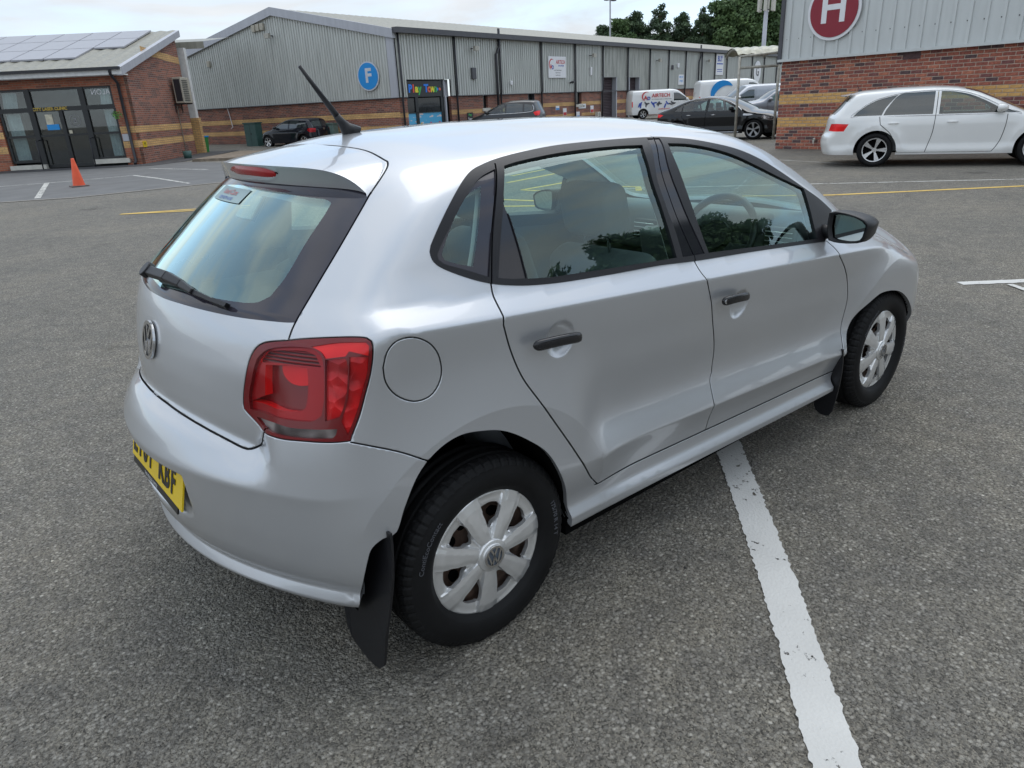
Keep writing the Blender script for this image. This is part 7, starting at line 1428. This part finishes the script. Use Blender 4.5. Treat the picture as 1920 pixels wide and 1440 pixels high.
# --- door handles
def handle(c0,c1,parent,key):
    for sgn in (1,-1):
        a=np.array(c0);b_=np.array(c1); path=[];rad=[]
        for t in .5-.5*np.cos(np.linspace(0,math.pi,15)): p=a+(b_-a)*t; p=p+np.array([0,-.010*math.sin(math.pi*t)**.5-.0,0.004*math.sin(math.pi*t)]); path.append(p)
        vs=[];fs=[];n=14
        for i,p in enumerate(path):
            t=.5-.5*math.cos(math.pi*i/14); e=(1-abs(2*t-1)**14)**.5 if i not in (0,14) else .2
            for k in range(n):
                q=2*math.pi*k/n; vs.append((p[0],(p[1]-.010*math.copysign(abs(math.cos(q))**.7,math.cos(q))*e)*sgn,p[2]+.0155*math.copysign(abs(math.sin(q))**.8,math.sin(q))*e))
        for i in range(14):
            for k in range(n): fs.append((i*n+k,i*n+(k+1)%n,(i+1)*n+(k+1)%n,(i+1)*n+k))
        fs+=[tuple(range(n)),tuple(range(14*n,15*n))]
        mesh('door_handle',vs,fs,M['handle'],parent[0 if sgn>0 else 1],True)
        if key and sgn>0: 
            q=MB(); q.tube([(a[0]+.012,a[1]+.0,a[2]),(a[0]+.012,a[1]-.0125,a[2])],.0095,16); q.obj('key_lock',M['chrome'],parent[0])
fds=[o for o in car.children if o.name.startswith('front_door')]; rds=[o for o in car.children if o.name.startswith('rear_door')]
handle((.146,-.856,.905),(.325,-.856,.890),rds,False); handle((1.010,-.853,.848),(1.165,-.853,.838),fds,True)
# --- door mirrors
mo=[(-.806,1.046),(-.829,1.052),(-.872,1.049),(-.915,1.04),(-.95,1.027),(-.968,1.012),(-.963,.977),(-.949,.943),(-.887,.931),(-.839,.931),(-.815,.936),(-.803,.985)]
for sgn in (1,-1):
    mr_=empty('door_mirror',(0,0,0)); mr_.parent=car
    Q=crs([np.array((y,z,0)) for y,z in mo],True,60,.02); n=len(Q); cx_,cz_=Q[:,0].mean(),Q[:,1].mean(); vs=[];fs=[]
    for k,(x,s_) in enumerate([(1.795,.80),(1.784,.90),(1.780,.97),(1.786,1.0),(1.82,1.02),(1.86,.97),(1.90,.84),(1.93,.62),(1.945,.35)]):
        for q in Q: vs.append((x+.02*(1 if k>3 else 0)*0,(cx_+(q[0]-cx_)*s_)*sgn,cz_+(q[1]-cz_)*s_))
    for k in range(8):
        for i in range(n): fs.append((k*n+i,k*n+(i+1)%n,(k+1)*n+(i+1)%n,(k+1)*n+i))
    fs.append(tuple(8*n+i for i in range(n))); mesh('mirror_housing',vs,fs,M['blackpl'],mr_,True)
    g=[(1.7935+.15*(q[0]-cx_)*.86,(cx_+(q[0]-cx_)*.86)*sgn,cz_+(q[1]-cz_)*.84) for q in Q]
    mesh('mirror_glass',g,[tuple(range(n))],M['mirror'],mr_)
    b=MB(); b.tube([(1.86,-.735*sgn,.955),(1.85,-.77*sgn,.957),(1.845,-.83*sgn,.965)],[.034,.028,.030],12); b.obj('mirror_arm',M['blackpl'],mr_,True)
# --- aerial
b=MB(); b.tube([(.150,0,1.438),(.125,0,1.462),(.112,0,1.480),(.098,0,1.50)],[.036,.020,.0135,.011],14); b.tube([(.098,0,1.50),(.05,0,1.568),(-.004,0,1.645)],[.0105,.0078,.0052],10); b.obj('roof_aerial',M['blackpl'],car,True)
# --- cabin
def rbox(name,c,s,mat,parent,rot=(0,0,0),bev=.05,seg=4):
    b=MB(); b.box(-s[0]/2,-s[1]/2,-s[2]/2,s[0]/2,s[1]/2,s[2]/2); o=b.obj(name,mat,parent,True); o.location=c; o.rotation_euler=rot; m=o.modifiers.new('bevel','BEVEL'); m.width=bev; m.segments=seg; return o
for y in (-.36,.36):
    st=empty('front_seat',(0,0,0)); st.parent=car
    rbox('headrest',(.90,y,1.135),(.115,.285,.20),M['fabric'],st,(0,math.radians(-14),0),.05)
    b=MB(); [b.tube([(.925,y+d,.93),(.91,y+d,1.06)],.007,8) for d in (-.06,.06)]; b.obj('headrest_post',M['chrome'],st)
    rbox('backrest',(1.02,y,.70),(.16,.50,.60),M['fabric'],st,(0,math.radians(-20),0),.07); rbox('seat_cushion',(1.33,y,.46),(.52,.50,.16),M['fabric'],st,(0,math.radians(-6),0),.06)
rs=empty('rear_seat',(0,0,0)); rs.parent=car
rbox('backrest',(.17,0,.70),(.16,1.25,.56),M['fabric'],rs,(0,math.radians(-18),0),.06); rbox('seat_cushion',(.45,0,.45),(.5,1.25,.16),M['fabric'],rs,bev=.06)
for y in (-.37,.37): rbox('headrest',(.10,y,1.0),(.09,.24,.12),M['fabric'],rs,(0,math.radians(-14),0),.04)
rbox('parcel_shelf',(-.18,0,.93),(.50,1.15,.02),M['cabin'],car,bev=.008)
ds=empty('dashboard',(0,0,0)); ds.parent=car
rbox('dashboard_top',(2.02,0,.88),(.46,1.38,.24),M['cabin'],ds,(0,math.radians(8),0),.08); rbox('instrument_hood',(1.86,-.37,.965),(.20,.36,.10),M['cabin'],ds,(0,math.radians(12),0),.045); rbox('centre_console',(1.86,0,.72),(.22,.24,.44),M['cabin'],ds,(0,math.radians(-14),0),.03)
for y,z in ((-.61,.955),(-.12,.93),(.12,.93),(.61,.955)):
    rbox('air_vent',(1.775,y,z-.03),(.03,.15,.095),M['chrome'] if False else M['blackpl'],ds,(0,math.radians(10),0),.012,2)
    for k in range(4): rbox('vent_vane',(1.757,y,z-.062+k*.02),(.006,.125,.004),M['cover'],ds,(0,0,0),.001,1)
# steering wheel (right-hand drive)
sw=empty('steering_wheel',(1.66,-.37,.93)); sw.parent=car; sw.rotation_euler=(0,math.radians(-64),0)
vs=[];fs=[]
for i in range(40):
    a=2*math.pi*i/40
    for k in range(10): q=2*math.pi*k/10; r=.178+.016*math.cos(q); vs.append((r*math.cos(a),r*math.sin(a),.016*math.sin(q)))
for i in range(40):
    for k in range(10): j=(i+1)%40; fs.append((i*10+k,j*10+k,j*10+(k+1)%10,i*10+(k+1)%10))
mesh('wheel_rim',vs,fs,M['blackpl'],sw,True)
b=MB(); b.tube([(0,0,-.02),(0,0,.02)],.065,20); b.box(-.175,-.02,-.008,0,.02,.008); b.box(-.02,-.175,-.008,.02,.175,.008); b.obj('wheel_hub',M['blackpl'],sw)
rbox('interior_mirror',(1.68,0,1.30),(.03,.22,.07),M['cabin'],car,bev=.02)
print('hero',round(time.time()-T0,1))
